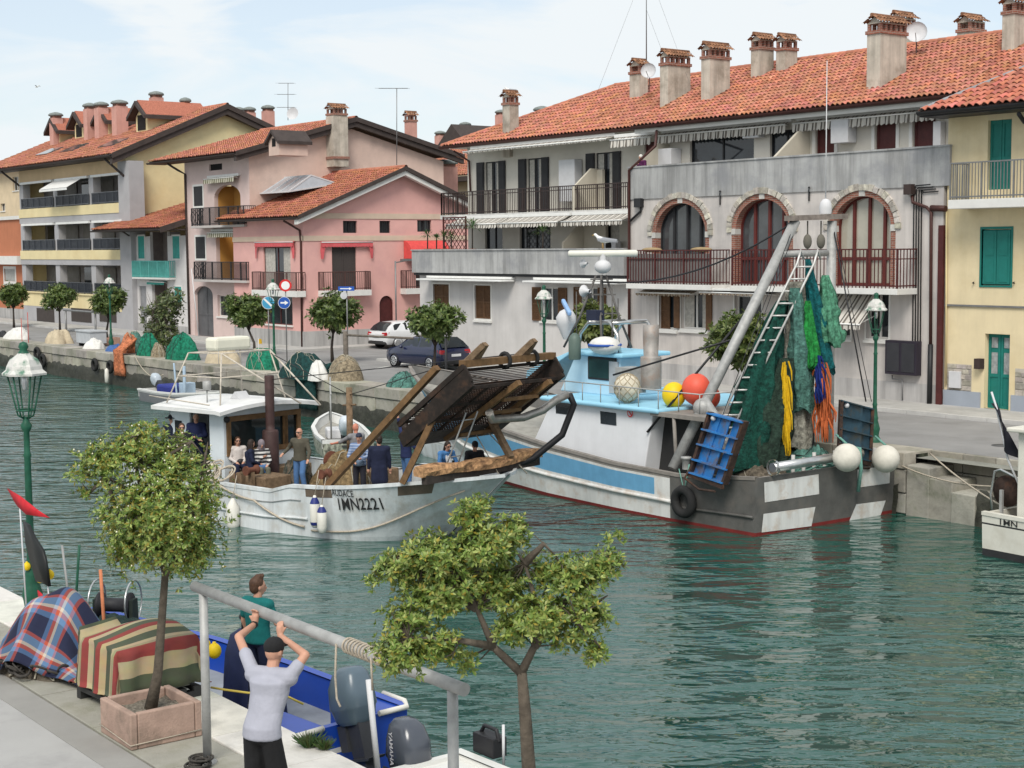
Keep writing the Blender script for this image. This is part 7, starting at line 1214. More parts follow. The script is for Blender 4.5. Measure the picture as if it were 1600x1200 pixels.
    # hanging nets: pleated sheets gathered at the top
    def net(nm, top, bot, w0, w1, m, seed, folds=7, lab=None, depth=.25, sway=0.):
        r = random.Random(seed); ph = r.uniform(0, 6); rows = []; q = MB(); top, bot = npa(*top), npa(*bot); N = 16; M_ = 30
        for i in range(N+1):
            t = i/N; c_ = top+(bot-top)*t+npa(0, sway*math.sin(t*math.pi), 0); w_ = w0+(w1-w0)*(t**.8)*(1-.25*max(0, t-.8)*4*.5); row = []
            for j in range(M_):
                a = 2*math.pi*j/M_; k = 1+.22*math.sin(folds*a+ph+t*1.5)+.1*math.sin(2*folds*a+ph*2-t*3); nv = _nz.noise(Vector((2.2*math.cos(a)+seed, 2.2*math.sin(a), t*5)))*.5+_nz.noise(Vector((5*math.cos(a)+seed, 5*math.sin(a), t*11)))*.3; k += nv*.75; row.append(c_+npa(w_*.42*k*math.cos(a), w_*.6*k*math.sin(a), (.2*nv+.1*math.sin(3*a+ph))*(i > N-3)))
            rows.append(row)
        q.sheet(rows, 0, True, True); q.poly(rows[-1]); return q.build(nm, m, o, label=lab)
    X_ = -27.6; Pn = lambda x, y, X=X_: lw(PX(x, y, X)); N_hang = netmat('hanging_green_net', (.01, .14, .10)); N_pale = netmat('pale_green_net', (.09, .27, .17)); N_grey = netmat('grey_mesh_net', (.33, .32, .27)); N_lime = netmat('lime_net', (.02, .24, .05)); N_dk = netmat('deep_green_net', (.006, .055, .04)); N_blue = netmat('teal_blue_net', (.006, .11, .12))
    net('net', Pn(1222, 470), Pn(1172, 735), .25, 1.25, N_dk, 1, 6, 'dark green net slanting down to the deck', sway=.25); net('net', Pn(1228, 560, -27.2), Pn(1200, 728, -27.2), .3, .9, netmat('brown_green_net', (.02, .04, .028)), 2, 5); net('net', Pn(1245, 440), Pn(1245, 700), .4, .75, N_grey, 3, 8, 'grey mesh net hanging from the gallows'); net('net', Pn(1243, 450, -27.3), Pn(1256, 640, -27.3), .25, .6, N_teal, 4, 6)
    net('net', Pn(1262, 405, -27.3), Pn(1290, 580, -27.3), .12, .5, N_blue, 5, 6, 'teal blue net bundle'); net('net', Pn(1262, 470, -27.1), Pn(1270, 570, -27.1), .12, .4, N_lime, 6, 6, 'bright green net bundle'); net('net', Pn(1290, 430, -27.2), Pn(1300, 538, -27.2), .16, .62, N_pale, 7, 7, 'pale green cod end bag')
    def fringe(nm, px, y0, y1, w_, m, X, seed, n=70):
        q = MB(); r = random.Random(seed)
        for k in range(n):
            dx, dy = r.gauss(0, w_*.35), r.gauss(0, w_*.35); t = r.uniform(0, .75); a = lw(PX(px+(2 if seed == 2 else 0)*t, y0+(y1-y0)*t, X)); b = lw(PX(px+3, y0+(y1-y0)*min(1, t+r.uniform(.2, .4)), X)); q.tube([a+npa(dx*.6, dy*.6, 0), (a+b)/2+npa(dx*1.1, dy*1.1, 0), b+npa(dx, dy, 0)], [.03, .03, .012], 4, cap=False)
        return q.build(nm, m, o)
    fringe('yellow_chafer', 1228, 562, 712, .16, mat('yellow_rope', (.62, .38, .01), .9, .2, 8), -26.9, 1); fringe('orange_chafer', 1284, 565, 690, .3, mat('orange_rope', (.48, .12, .04), .9, .25, 8), -26.9, 2, 130); fringe('blue_chafer', 1279, 555, 630, .16, mat('blue_rope', (.01, .025, .16), .9, .2, 8), -26.75, 3, 60)
    me = mound_mesh('deck_net', N_teal, .9, .8, .8, 44, .2, flat=1.1); link_mesh('deck_net', me, o, (1.6, -1.2, .85)); me = mound_mesh('deck_net', netmat('grey_brown_net', (.12, .10, .075)), .9, 1.0, .7, 45, .2, flat=1.1); link_mesh('deck_net', me, o, (2.0, .6, .8)); return o
TR = trawler()
# ---------------------------------------------------------------- small boats along the far quay
def outboard(par, p, rz, col, tilt=.6, s=1., decal=False):
    """outboard motor: cowl, leg, skeg, propeller; p = clamp point in parent frame, heading rz"""
    c, n = math.cos(rz), math.sin(rz); R3 = np.array([[c, -n, 0], [n, c, 0], [0, 0, 1]])@np.array([[math.cos(tilt), 0, -math.sin(tilt)], [0, 1, 0], [math.sin(tilt), 0, math.cos(tilt)]]); f = lambda q: npa(*p)+R3@(npa(*q)*s); q = MB(); rows = []
    for (z, ax, bx, y, yy) in ((.0, -.15, .2, .14, .15), (.05, -.2, .26, .18, .2), (.18, -.24, .29, .205, .2), (.2, -.255, .305, .22, .2), (.42, -.26, .27, .21, .22), (.58, -.24, .17, .17, .21), (.65, -.19, .06, .11, .15), (.66, -.1, .0, .05, .07)): rows.append([f((((ax+bx)/2)+(bx-ax)/2*math.copysign(abs(math.cos(t))**.6, math.cos(t)), y*math.copysign(abs(math.sin(t))**.6, math.sin(t)), z+.12*((bx-ax)/2*math.cos(t)) if z > .4 else z)) for t in np.linspace(0, 2*math.pi, 25)[:-1]])
    q.sheet(rows, 0, True, True); q.poly([f((0, 0, .66))]+[]) if False else None; q.poly(rows[-1]); q.poly(rows[0][::-1]); cw = q.build('outboard_cowl', col, par); q = MB()
    q.hexa([f(a) for a in ((-.1, -.07, -.75), (.1, -.05, -.75), (.1, .05, -.75), (-.1, .07, -.75), (-.16, -.11, .03), (.14, -.1, .03), (.14, .1, .03), (-.16, .11, .03))], 0); q.hexa([f(a) for a in ((-.22, -.12, -.42), (.1, -.12, -.42), (.1, .12, -.42), (-.22, .12, -.42), (-.25, -.12, -.39), (.1, -.12, -.39), (.1, .12, -.39), (-.25, .12, -.39))], 0); q.tube([f((.12, 0, -.68)), f((-.1, 0, -.7)), f((-.26, 0, -.7))], [.03, .075, .04], 8); q.hexa([f(a) for a in ((-.1, -.01, -1.0), (.0, -.01, -1.0), (.0, .01, -1.0), (-.1, .01, -1.0), (-.1, -.012, -.74), (.1, -.012, -.74), (.1, .012, -.74), (-.1, .012, -.74))])
    for k in range(3): t = 2*math.pi*k/3; q.hexa([f((-.28+d, .04*math.cos(t)+w*math.sin(t)+L*math.cos(t), -.7+.04*math.sin(t)-w*math.cos(t)+L*math.sin(t))) for d in (0, .015) for (w, L) in ((-.05, 0), (.05, 0), (.06, .14), (-.06, .14))])
    q.box(0, 0, 0, 0, 0, 0) if False else None; q.hexa([f(a) for a in ((.12, -.12, -.3), (.26, -.12, -.3), (.26, .12, -.3), (.12, .12, -.3), (.1, -.12, .0), (.26, -.12, .0), (.26, .12, .0), (.1, .12, .0))]); q.build('outboard_leg', mat('outboard_leg', (.035, .037, .042), .45, .1, spec=.4), par); return cw
def skiff(name, label, p, rz, L_, B_, hz, mats, par_deck=None, wl=None, bul=.35):
    o = thing(name, label, 'boat', p, rz); st = [(0, B_*.46, hz*.9, B_*.42, .15), (L_*.3, B_*.5, hz*.88, B_*.47, .2), (L_*.6, B_*.48, hz*.95, B_*.43, .2), (L_*.82, B_*.33, hz*1.1, B_*.24, .2), (L_*.95, B_*.13, hz*1.22, B_*.06, .15), (L_, .03, hz*1.28, .02, .1)]; H = Hull(st, 28, lambda x, z: x+.25*z*(x/L_)**3); H.skin('hull', o, mats, lambda x, t, s_: 1 if (t > .85 or s_ is None) else 0, bulwark=bul, deckm=par_deck); return o, H
M_gw = mat('gunwale_white', (.62, .62, .60), .6, .08)
# motorboat with grey hull at the far wall (bow to the right, outboard at the stern left)
p = PZ(262, 622, 0); mo, H = skiff('motor_boat', 'grey open motorboat with silver outboard moored at the far quay', (p[0]+.2, 30.3, 0), .02, 6.2, 2.0, .62, [mat('grey_hull', (.16, .165, .175), .5, .1), M_gw]); outboard(mo, (.25, .0, .75), 0, mat('silver_cowl', (.42, .47, .52), .3, .08, spec=.5), .85, .95)
q = MB(); q.box(1.3, 2.9, -.6, .5, .4, .85); q.build('blue_cover', mat('blue_cover', (.02, .03, .2), .7, .2, 5, bump=.4, bscale=10), mo, bevel=.1); q = MB(); q.box(3.0, 3.5, -.3, .3, .3, 1.0); q.tube([(3.2, -.5, .5), (3.0, -.5, 1.9)], .05, 6); q.tube([(3.8, -.4, .5), (3.8, -.4, 1.8)], .08, 6); q.build('console', mat('pale_blue_plastic', (.35, .45, .55), .6), mo, bevel=.03)
p = PZ(448, 668, 0); cm, H = skiff('camouflage_boat', 'open boat with grey speckled camouflage sides behind the wheelhouse', (-44.0, 26.6, 0), math.radians(155), 6.0, 1.9, .7, [mat('camouflage', (.30, .31, .25), .8, .5, 9, stain=(.05, .05, .04), sscale=5, samt=.95), M_gw], bul=.3); outboard(cm, (-.05, .1, .85), 0, mat('white_cowl', (.5, .55, .6), .3, .08), .5, 1.)
q = MB(); q.box(2.0, 2.9, -.5, .5, .4, .75); q.build('white_crate', M_ac, cm, bevel=.05); q = MB(); q.tube([(1.7, .4, .4), (1.7, .4, 2.6)], .03, 6); q.tube([(1.5, .4, 2.0), (1.9, .4, 2.2)], .03, 5); q.build('mast', M_galv, cm)
wb, H = skiff('small_fishing_boat', 'small white open boat with blue net hauler before the quay', (-38.6, 29.2, 0), math.radians(171), 7.0, 2.3, .75, [M_boatw, M_gw], bul=.3)
q = MB(); q.hexa([(2.6, -.75, .5), (4.6, -.7, .5), (4.6, .7, .5), (2.6, .75, .5), (2.8, -.55, 1.35), (4.1, -.5, 1.3), (4.1, .5, 1.3), (2.8, .55, 1.35)]); cb = q.build('cuddy', M_boatw, wb, bevel=.08); q = MB(); q.lathe([(0, 0), (.26, 0), (.3, .03), (.3, .1), (.2, .14), (0, .15)], (3.5, .75, 1.1), 18, 0, True, ((1, 0, 0), (0, 0, 1), (0, 1, 0))); q.build('net_hauler', mat('hauler_blue', (.05, .22, .36), .5), wb); q = MB(); q.poly([(2.69, -.4, .85), (2.69, .4, .85), (2.775, .4, 1.2), (2.775, -.4, 1.2)]); q.build('cuddy_opening', M_dark, wb); q = MB(); q.sph((2.2, .5, .95), (.18, .16, .2)); q.build('yellow_float', mat('yellow_buoy', (.72, .5, .01)), wb); q = MB(); q.tube([(2.3, -.6, .5), (2.3, -.6, 2.6)], .04, 6); q.tube([(2.3, .6, .5), (2.3, .6, 1.7)], .03, 6); q.box(2.2, 2.45, -.7, -.4, 2.4, 2.5); q.build('pole', M_galv, wb); me = mound_mesh('white_net', N_grey if False else netmat('white_net', (.45, .44, .40)), .9, .6, .5, 50, .18); link_mesh('white_net', me, wb, (5.2, 0, .45))
# white boat at the right edge with a net drum
def right_boat():
    o = thing('drum_boat', 'white boat stern with brown net drum and black flag at the right edge', 'boat', (-20.75, 30.4, 0), 0.); st = [(0, 1.35, .98, 1.3, .4), (3, 1.5, .95, 1.45, .5), (7, 1.4, 1.1, 1.2, .5), (9, .3, 1.3, .1, .4)]; H = Hull(st, 20); M_cw = mat('cream_white_hull', (.64, .62, .55), .5, .06, 2, stain=(.45, .41, .33), sscale=1.5, samt=.4); H.skin('hull', o, [M_cw, mat('black_waterline', (.03, .03, .032), .7)], lambda x, t, s_: 1 if t < .17 or .74 < t < .78 else 0, lv=[-1, -.5, 0, .17, .3, .5, .74, .78, .9, 1.], bulwark=.2)
    vs, fs = textmesh('1MN', .3); mb = MB(); mb.add([H.pt(.45+u*.85, .80+v*.62, -1, .015) for (u, v, _) in vs], fs); mb.build('registration_number', M_letter, o)
    q = MB(); q.box(.72, 6, -1.1, 1.1, .8, 2.85); q.box(.55, 6.2, -1.3, 1.3, 2.85, 2.95); q.build('cabin', M_cw, o, bevel=.03); c_ = npa(.12, .1, 1.4); ax = ((1, 0, 0), (0, 0, 1), (0, 1, 0)); q = MB(); q.lathe([(0, -.72), (.36, -.72), (.36, -.66), (.15, -.64), (.15, .64), (.36, .66), (.36, .72), (0, .72)], c_, 22, 0, True, ax); q.bar((.12, -.8, .9), (.12, -.8, 1.45), .07, .07, 1); q.bar((.12, .85, .9), (.12, .85, 1.45), .07, .07, 1); q.build('net_drum', [M_rust, M_galv], o)
    for y in (-.75, .8): q = MB(); q.tube([(-.15, y, .95), (-.2, y, 1.3), (-.1, y, 1.85), (.05, y, 1.9), (.5, y, 1.75), (.6, y, 1.5), (.55, y, 1.05)], .03, 7); q.build('guard_rail', M_steel, o)
    q = MB(); q.sph((.5, -.35, 1.65), (.22, .22, .2), 14, 10); q.build('red_float', mat('red_buoy', (.68, .1, .06)), o); q = MB(); q.tube([(.75, -.8, 1.3), (.27, -.8, 2.15), (-.06, -.8, 3.3), (-.2, -.8, 3.65)], .025, 6); fl = q.build('flag_pole', M_ac, o)
    q = MB(); rows = []
    for i in range(7): t = i/6; rows.append([npa(-.12+.3*t, -.82, 3.4-1.05*t)+npa(.42*k*t**.6+.02*math.sin(5*k+4*t), .1*math.sin(4*k+3*t), -.15*k*t) for k in np.linspace(0, 1, 7)])
    q.sheet(rows, 0); q.build('black_flag', mat('black_cloth', (.015, .015, .022), .9), fl); q = MB(); q.tube([(1.9, -.9, .9), (1.75, -.9, 1.9)], .02, 5); q.build('stanchion', M_ac, o); return o
RB = right_boat()
def moor(lab, a, b, sag, r=.022): q = MB(); a, b = npa(*a), npa(*b); pts = rope([a, b], sag, 14); q.tube([p-a for p in pts], r, 5); o = q.build('mooring_line', M_rope, None); o.location = tuple(a); tag(o, lab, 'rope', 'mooring ropes'); return o
moor('pale mooring line from the trawler stern to the drum boat', PX(1405, 726, -25.4), (-20.5, 30.6, 1.5), .25); moor('pale mooring line from the quay stairs to the drum boat', (-24.6, 32.2, 1.65), (-20.6, 29.9, .95), .1); moor('pale rope sagging along the far quay wall left of the motorboat', PY(210, 555, 31.9), PY(255, 585, 31.7), .5)
# ================================================================== people
SKIN = mat('skin', (.48, .26, .18), .6, .08, 6, spec=.35); SKIN2 = mat('skin_tanned', (.40, .21, .14), .6, .08, 6); HAIRD = mat('dark_hair', (.025, .016, .012), .6, .3, 40); HAIRB = mat('brown_hair', (.07, .035, .02), .6, .3, 40); HAIRW = mat('white_hair', (.6, .58, .54), .7, .1, 30); M_shoe = mat('shoe', (.06, .055, .05), .7); M_lens = glassmat('sunglass', (.01, .01, .012))
def cone(mb, p, q, r0, r1, n=10):
    p, q = npa(*p), npa(*q); d = q-p; L_ = np.linalg.norm(d); d = d/max(L_, 1e-6); pts, rs = [], []
    for t in (-1, -.8, -.4): pts.append(p+d*r0*t); rs.append(r0*math.sqrt(max(.0005, 1-t*t)))
    for t in (0, .5, 1): pts.append(p+d*L_*t); rs.append(r0+(r1-r0)*t)
    for t in (.4, .8, 1): pts.append(q+d*r1*t); rs.append(r1*math.sqrt(max(.0005, 1-t*t)))
    mb.tube(pts, rs, n)
def blob(mb, name, m, par, vox, it=4):
    o = mb.build(name, m, par); r = o.modifiers.new('remesh', 'REMESH'); r.mode = 'VOXEL'; r.voxel_size = vox; r.use_smooth_shade = True
    if it: s_ = o.modifiers.new('smooth', 'SMOOTH'); s_.factor = .5; s_.iterations = it
    return o
POSE = dict(hip=(0, 0, .93), chest=(.0, 0, 1.33), neck=(.0, 0, 1.47), head=(.02, 0, 1.63), sh=.18, armL=((.02, .26, 1.15), (.08, .27, .90)), armR=((.02, -.26, 1.15), (.08, -.27, .90)), legL=((.03, .10, .50), (-.01, .11, .08)), legR=((.03, -.10, .50), (-.01, -.11, .08)), look=0., nod=0.)
SIT = dict(hip=(0, 0, .0), chest=(-.03, 0, .40), neck=(.0, 0, .54), head=(.03, 0, .70), armL=((.05, .24, .22), (.25, .12, .12)), armR=((.05, -.24, .22), (.25, -.1, .12)), legL=((.42, .10, .02), (.42, .11, -.42)), legR=((.42, -.10, .02), (.42, -.11, -.42)))
def person(label, loc, rz, H_=1.75, pose=None, top=None, bottom=None, skin=SKIN, hair=HAIRD, hairstyle='short', sleeve=1., leg=1., vox=.018, shoes=M_shoe, glasses=False, coat=0., extra=None, hood=None, par=None, long_hair=0, fingers=False, shoulders=1.):
    """one continuous body with clothing, hair and shoes as children; local x = the way the person faces"""
    P = dict(POSE); P.update(pose or {}); k = H_/1.75; root = thing('person', label, 'person', loc, rz, None); root.scale = (k, k, k); V = lambda t: npa(*t)
    hip, ch, nk, hd, sh = V(P['hip']), V(P['chest']), V(P['neck']), V(P['head']), P['sh']*shoulders; b, T_, J = MB(), MB(), MB()
    shz = ch+(nk-ch)*.62; SL, SR = shz+npa(0, sh, 0), shz-npa(0, sh, 0)
    def torso(mb, g):
        mid = hip+(ch-hip)*.5; rows = []
        for c, rx, ry in ((hip-npa(0, 0, .03), .10, .15), (hip-npa(0, 0, .015), .115, .165), (hip+npa(0, 0, .08), .112, .155), (mid, .105, .145), (ch-npa(0, 0, .05), .12, .163), (ch+npa(0, 0, .06), .118, .172), (shz, .09, .15), (nk-npa(0, 0, .01), .06, .075)): rows.append([c+npa((rx+g)*math.cos(t), (ry+g)*math.sin(t)*shoulders, 0) for t in np.linspace(0, 2*math.pi, 21)[:-1]])
        mb.sheet(rows, 0, True, True); mb.poly(rows[0][::-1]); mb.poly(rows[-1]); cone(mb, SL, SR, .062+g, .062+g)
    torso(b, -.012); cone(b, ch+(nk-ch)*.5, hd-npa(0, 0, .05), .06, .055)
    # head with jaw, nose, ears
    cy, sy = math.cos(P['look']), math.sin(P['look']); cn, sn = math.cos(P['nod']), math.sin(P['nod']); RH = np.array([[cy, -sy, 0], [sy, cy, 0], [0, 0, 1]])@np.array([[cn, 0, sn], [0, 1, 0], [-sn, 0, cn]]); hp = lambda x, y, z: hd+RH@npa(x, y, z)
    b.sph(hp(0, 0, .02), (.098, .077, .108), 14, 10, rot=RH); cone(b, hp(.035, 0, -.02), hp(.045, 0, -.075), .062, .04); cone(b, hp(.09, 0, .01), hp(.112, 0, -.025), .013, .018, 6); cone(b, hp(.093, .0, -.057), hp(.093, 0, -.06), .018, .018, 6)
    for s_ in (-1, 1): b.sph(hp(-.005, s_*.078, -.005), (.02, .01, .03), 6, 5, rot=RH); cone(b, hp(.08, s_*.03, .022), hp(.082, s_*.02, .024), .016, .016, 6)
    for side, S0, A in ((1, SL, P['armL']), (-1, SR, P['armR'])):
        E_, W_ = V(A[0]), V(A[1]); cone(b, S0, E_, .052, .040); cone(b, E_, W_, .041, .028); d = unit(W_-E_)
        cone(T_, S0, S0+(E_-S0)*min(1, sleeve*2), .068, .056 if sleeve > .5 else .062)
        if sleeve > .5: cone(T_, E_, E_+(W_-E_)*min(1, (sleeve-.5)*2)*.96, .055, .042)
        # hand: palm, four fingers, thumb
        h = V(A[2]) if len(A) > 2 else d; h = unit(h); n_ = unit(np.cross(h, npa(0, side, .2))); sd = np.cross(n_, h); pc = W_+d*.02; cone(b, W_, W_+h*.07, .03, .036)
        for f in range(4):
            o_ = sd*(.028-.0185*f); L_ = (.062, .072, .068, .05)[f]; base = W_+h*.09+o_; curl = A[3] if len(A) > 3 else .5; m_ = base+h*L_*.55+n_*L_*.25*curl; e_ = m_+h*L_*.45*(1-curl)+n_*L_*.6*curl; cone(b, base-h*.02, m_, .0105, .0095, 6); cone(b, m_, e_, .0095, .0085, 6)
        cone(b, W_+h*.03+sd*.025, W_+h*.07+sd*.052+n_*.02, .014, .011, 6)
    for side, A in ((1, P['legL']), (-1, P['legR'])):
        K_, An = V(A[0]), V(A[1]); h0 = hip+npa(0, side*.09, -.02); cone(b, h0, K_, .082, .055); cone(b, K_, K_+(An-K_)*.4, .054, .056); cone(b, K_+(An-K_)*.35, An, .056, .038); fd = V(A[2]) if len(A) > 2 else npa(1, side*.15, 0); toe = An+unit(fd)*.17-npa(0, 0, .045); cone(b, An-npa(.03, 0, .03), toe, .038, .03)
        cone(J, h0, K_ if leg >= .5 else h0+(K_-h0)*leg*2, .094, .078 if leg >= .5 else .1)
        if leg > .5: cone(J, K_, K_+(An-K_)*min(1, (leg-.5)*2)*.98, .077, .066)
        S_ = MB(); cone(S_, An-npa(.035, 0, .028), An+unit(fd)*.09-npa(0, 0, .04), .048, .046); cone(S_, An+unit(fd)*.08-npa(0, 0, .04), toe+unit(fd)*.015, .046, .037); blob(S_, 'shoe', shoes, root, vox, 2)
    blob(b, 'body', skin, root, min(vox, .0075 if fingers else .014), 3 if not fingers else 4)
    torso(T_, .024)
    if coat: 
        for s_ in (-1, 1): cone(T_, hip+npa(0, s_*.06, 0), hip+npa(0, s_*.07, -coat), .15, .16)
    cone(T_, ch+(nk-ch)*.7, nk+npa(0, 0, -.01), .075, .066); cone(J, hip+npa(0, .05, .02), hip-npa(0, .05, -.02), .118, .118); blob(J, 'trousers', bottom, root, vox, 3); blob(T_, 'top', top, root, vox, 3)
    hh = MB()
    if hood is not None: hh.sph(hp(-.015, 0, .025), (.125, .105, .135), 14, 10, rot=RH); cone(hh, hp(-.03, 0, -.08), ch+npa(-.02, 0, .15), .1, .13)
    elif hairstyle == 'cap':
        hh.sph(hp(-.005, 0, .055), (.108, .088, .088), 14, 10, rot=RH); cone(hh, hp(.08, .03, .06), hp(.16, .02, .045), .025, .012, 8); cone(hh, hp(.08, -.03, .06), hp(.16, -.02, .045), .025, .012, 8)
    elif hairstyle == 'capback': hh.sph(hp(-.008, 0, .05), (.112, .09, .09), 14, 10, rot=RH); cone(hh, hp(-.09, .03, .02), hp(-.12, .02, -.02), .025, .015, 8); cone(hh, hp(-.09, -.03, .02), hp(-.12, -.02, -.02), .025, .015, 8)
    elif hairstyle == 'hat': hh.sph(hp(-.02, 0, .08), (.12, .1, .09), 14, 10, rot=RH); hh.lathe([(.0, .05), (.2, .045), (.21, .06), (.1, .075)], hd, 18)
    elif hairstyle != 'bald':
        hh.sph(hp(-.018, 0, .045), (.102, .086, .098), 14, 10, rot=RH); hh.sph(hp(-.045, 0, -.005), (.072, .08, .085), 12, 8, rot=RH)
        if hairstyle == 'bun' or long_hair: cone(hh, hp(-.06, 0, .0), hp(-.07, 0, -.06-.2*max(.1, long_hair)), .075, .06); cone(hh, hp(-.03, .05, 0), hp(-.04, .07, -.06-.15*max(.1, long_hair)), .05, .035); cone(hh, hp(-.03, -.05, 0), hp(-.04, -.07, -.06-.15*max(.1, long_hair)), .05, .035)
        if hairstyle == 'tuft': 
            for a in range(7): cone(hh, hp(-.03+.015*a, .03*math.sin(a*2.2), .125), hp(-.01+.015*a, .04*math.sin(a*2.2), .155), .03, .015, 6)
    if hh.v: blob(hh, 'hood' if hood is not None else ('cap' if hairstyle in ('cap', 'capback') else 'hat' if hairstyle == 'hat' else 'hair'), hood if hood is not None else hair, root, min(vox, .013), 2)
    if glasses:
        g = MB()
        for s_ in (-1, 1): g.sph(hp(.093, s_*.033, .022), (.012, .03, .021), 10, 6, rot=RH); g.tube([hp(.09, s_*.06, .03), hp(0, s_*.083, .025)], .005, 4)
        g.tube([hp(.1, -.02, .028), hp(.1, .02, .028)], .005, 4); g.build('sunglasses', M_lens, root)
    else:
        for s_ in (-1, 1): g = MB(); g.sph(hp(.0915, s_*.031, .018), (.008, .013, .007), 8, 5, rot=RH); g.build('eye', mat('eye_dark', (.05, .035, .03), .3), root)
    g = MB(); g.tube([hp(.098, -.022, -.052), hp(.106, 0, -.054), hp(.098, .022, -.052)], .005, 5); g.build('mouth', mat('lips', (.30, .11, .09), .6), root)
    if extra: extra(root, hp, P)
    return root
c_ = lambda n, c, **k: mat('cloth_'+n, c, .9, k.pop('var', .12), 12, bump=.9, bscale=5, **k)
def at1(px, py, ztop, rz): p = b1w(b1z(px, py, ztop)); return p
def onboat(label, px, py, ztop, face, H_, **k):
    p = at1(px, py, ztop, 0); return person(label, (p[0], p[1], ztop-H_*(1.0 if not k.get('pose', {}).get('_sit') else .478)), H1+face, H_, **{a: ({x: y for x, y in v.items() if x != '_sit'} if a == 'pose' else v) for a, v in k.items()})
S_ = dict(SIT, _sit=1); CAMDIR = math.atan2(-21, 29)-H1     # direction to the camera in boat frame
jeans = c_('jeans', (.06, .13, .27)); navy = c_('navy', (.012, .016, .04)); black = c_('black', (.014, .014, .016)); dark = c_('darktrousers', (.02, .02, .028))
M_chk = mat('check_jacket', (1, 1, 1), .9, .1, 6, wave=([(0, (.58, .57, .55)), (.5, (.03, .03, .035))], 2, .11))
def bag(col, off=(.17, .05, .12), r=(.06, .12, .09)): return lambda root, hp, P: MB().sph(npa(*P['hip'])+npa(*off), r, 10, 8).build('bag', col, root)
onboat('seated woman in white jacket and sunglasses with a black bag', 371, 682, 2.02, -.5, 1.62, pose=S_, top=c_('offwhite', (.55, .50, .47)), bottom=navy, hair=HAIRB, hairstyle='bun', glasses=True, extra=bag(M_blackm)); onboat('seated woman with dark hair turned away, dark red bag on her lap', 391, 686, 2.0, .9, 1.6, pose=dict(S_, look=.6), top=navy, bottom=jeans, long_hair=1., hairstyle='bun', extra=bag(c_('darkred', (.10, .015, .02)))); onboat('seated woman in black and white checked jacket and patterned headscarf', 408, 687, 1.96, -.5, 1.6, pose=dict(S_, armR=((.08, -.2, .2), (.2, .0, .34))), top=M_chk, bottom=c_('olive', (.12, .12, .09)), hood=c_('scarf', (.20, .17, .19)))
onboat('bald man in olive jacket, sunglasses and jeans standing with one foot up', 468, 669, 2.33, -1.1, 1.78, pose=dict(legL=((.28, .16, .62), (.25, .2, .30)), armR=((-.1, -.34, 1.22), (.08, -.42, 1.1)), armL=((.1, .3, 1.15), (.22, .3, .98)), look=-.3), top=c_('oliv', (.075, .068, .05)), bottom=jeans, hairstyle='bald', glasses=True, sleeve=1.)
onboat('man in grey with reddish face reaching out behind the net pile', 556, 662, 2.33, 2.9, 1.75, pose=dict(armL=((.3, .3, 1.25), (.62, .35, 1.18)), look=-1.2), top=c_('grey', (.20, .20, .21)), bottom=dark, skin=mat('skin_red', (.55, .22, .15), .6), hairstyle='bald', sleeve=.6)
onboat('man in striped blue jacket and navy cap with a waist bag', 561, 677, 2.29, -1.0, 1.7, pose=dict(armL=((.1, .27, 1.15), (.27, .12, 1.12)), armR=((.1, -.27, 1.15), (.27, -.1, 1.05))), top=mat('striped_blue', (1, 1, 1), .9, .1, 6, wave=([(0, (.14, .20, .34)), (.6, (.30, .36, .48))], 2, .07)), bottom=dark, hair=c_('navycap', (.03, .035, .06)), hairstyle='cap', extra=bag(c_('bluebag', (.12, .17, .24)), (.14, .0, .06), (.07, .17, .1)))
onboat('man in long dark navy coat standing behind the wooden strut', 592, 681, 2.29, 2.4, 1.72, pose=dict(look=.3), top=navy, bottom=black, hair=HAIRD, coat=.32, shoulders=1.15); onboat('dark haired man in navy jumper reaching up to the strut', 634, 664, 2.45, 1.3, 1.76, pose=dict(armL=((.05, .36, 1.62), (.02, .42, 1.88)), armR=((.08, -.3, 1.2), (.2, -.2, 1.1)), look=-.9, nod=-.25), top=c_('navyjumper', (.016, .024, .075)), bottom=jeans, hair=HAIRD, hairstyle='tuft')
lean = dict(chest=(.17, 0, 1.28), neck=(.24, 0, 1.40), head=(.29, 0, 1.55), armL=((.3, .27, 1.10), (.5, .12, 1.08)), armR=((.3, -.27, 1.1), (.5, -.1, 1.05)), nod=.3)
onboat('woman in light blue jacket and white scarf looking at her phone', 691, 684, 2.27, -.3, 1.62, pose=lean, top=c_('skyblue', (.07, .20, .44)), bottom=navy, long_hair=.7, hairstyle='bun', glasses=True, extra=lambda root, hp, P: (cone(mb := MB(), npa(.24, .05, 1.38), npa(.38, .03, 1.08), .045, .04), cone(mb, npa(.24, -.05, 1.38), npa(.36, -.04, 1.1), .04, .035), blob(mb, 'scarf', c_('whitescarf', (.66, .66, .68)), root, .018, 2), MB().box(.56, .58, -.03, .04, 1.06, 1.2).build('phone', M_blackm, root)))
onboat('person in dark jacket leaning with folded hands under the dredge', 738, 683, 2.3, -.6, 1.66, pose=lean, top=black, bottom=black, hair=black, hood=None, hairstyle='cap', glasses=True)
onboat('woman with dark hat at the boat stern behind the near tree', 268, 649, 2.46, CAMDIR+.3, 1.66, pose={}, top=navy, bottom=dark, hairstyle='hat', hair=black, glasses=True); onboat('young man in dark jacket and sunglasses beside the wheelhouse door', 284, 662, 2.36, CAMDIR+.2, 1.74, pose={}, top=black, bottom=black, hairstyle='short', hair=HAIRB, glasses=True); onboat('grey haired man in navy jacket standing in the wheelhouse door', 306, 645, 2.6, CAMDIR+.15, 1.8, pose=dict(armL=((.08, .25, 1.15), (.28, .0, 1.14)), armR=((.08, -.25, 1.15), (.28, .05, 1.08))), top=c_('navyblue', (.014, .02, .065)), bottom=navy, hairstyle='short', hair=mat('grey_hair', (.22, .21, .20), .7))
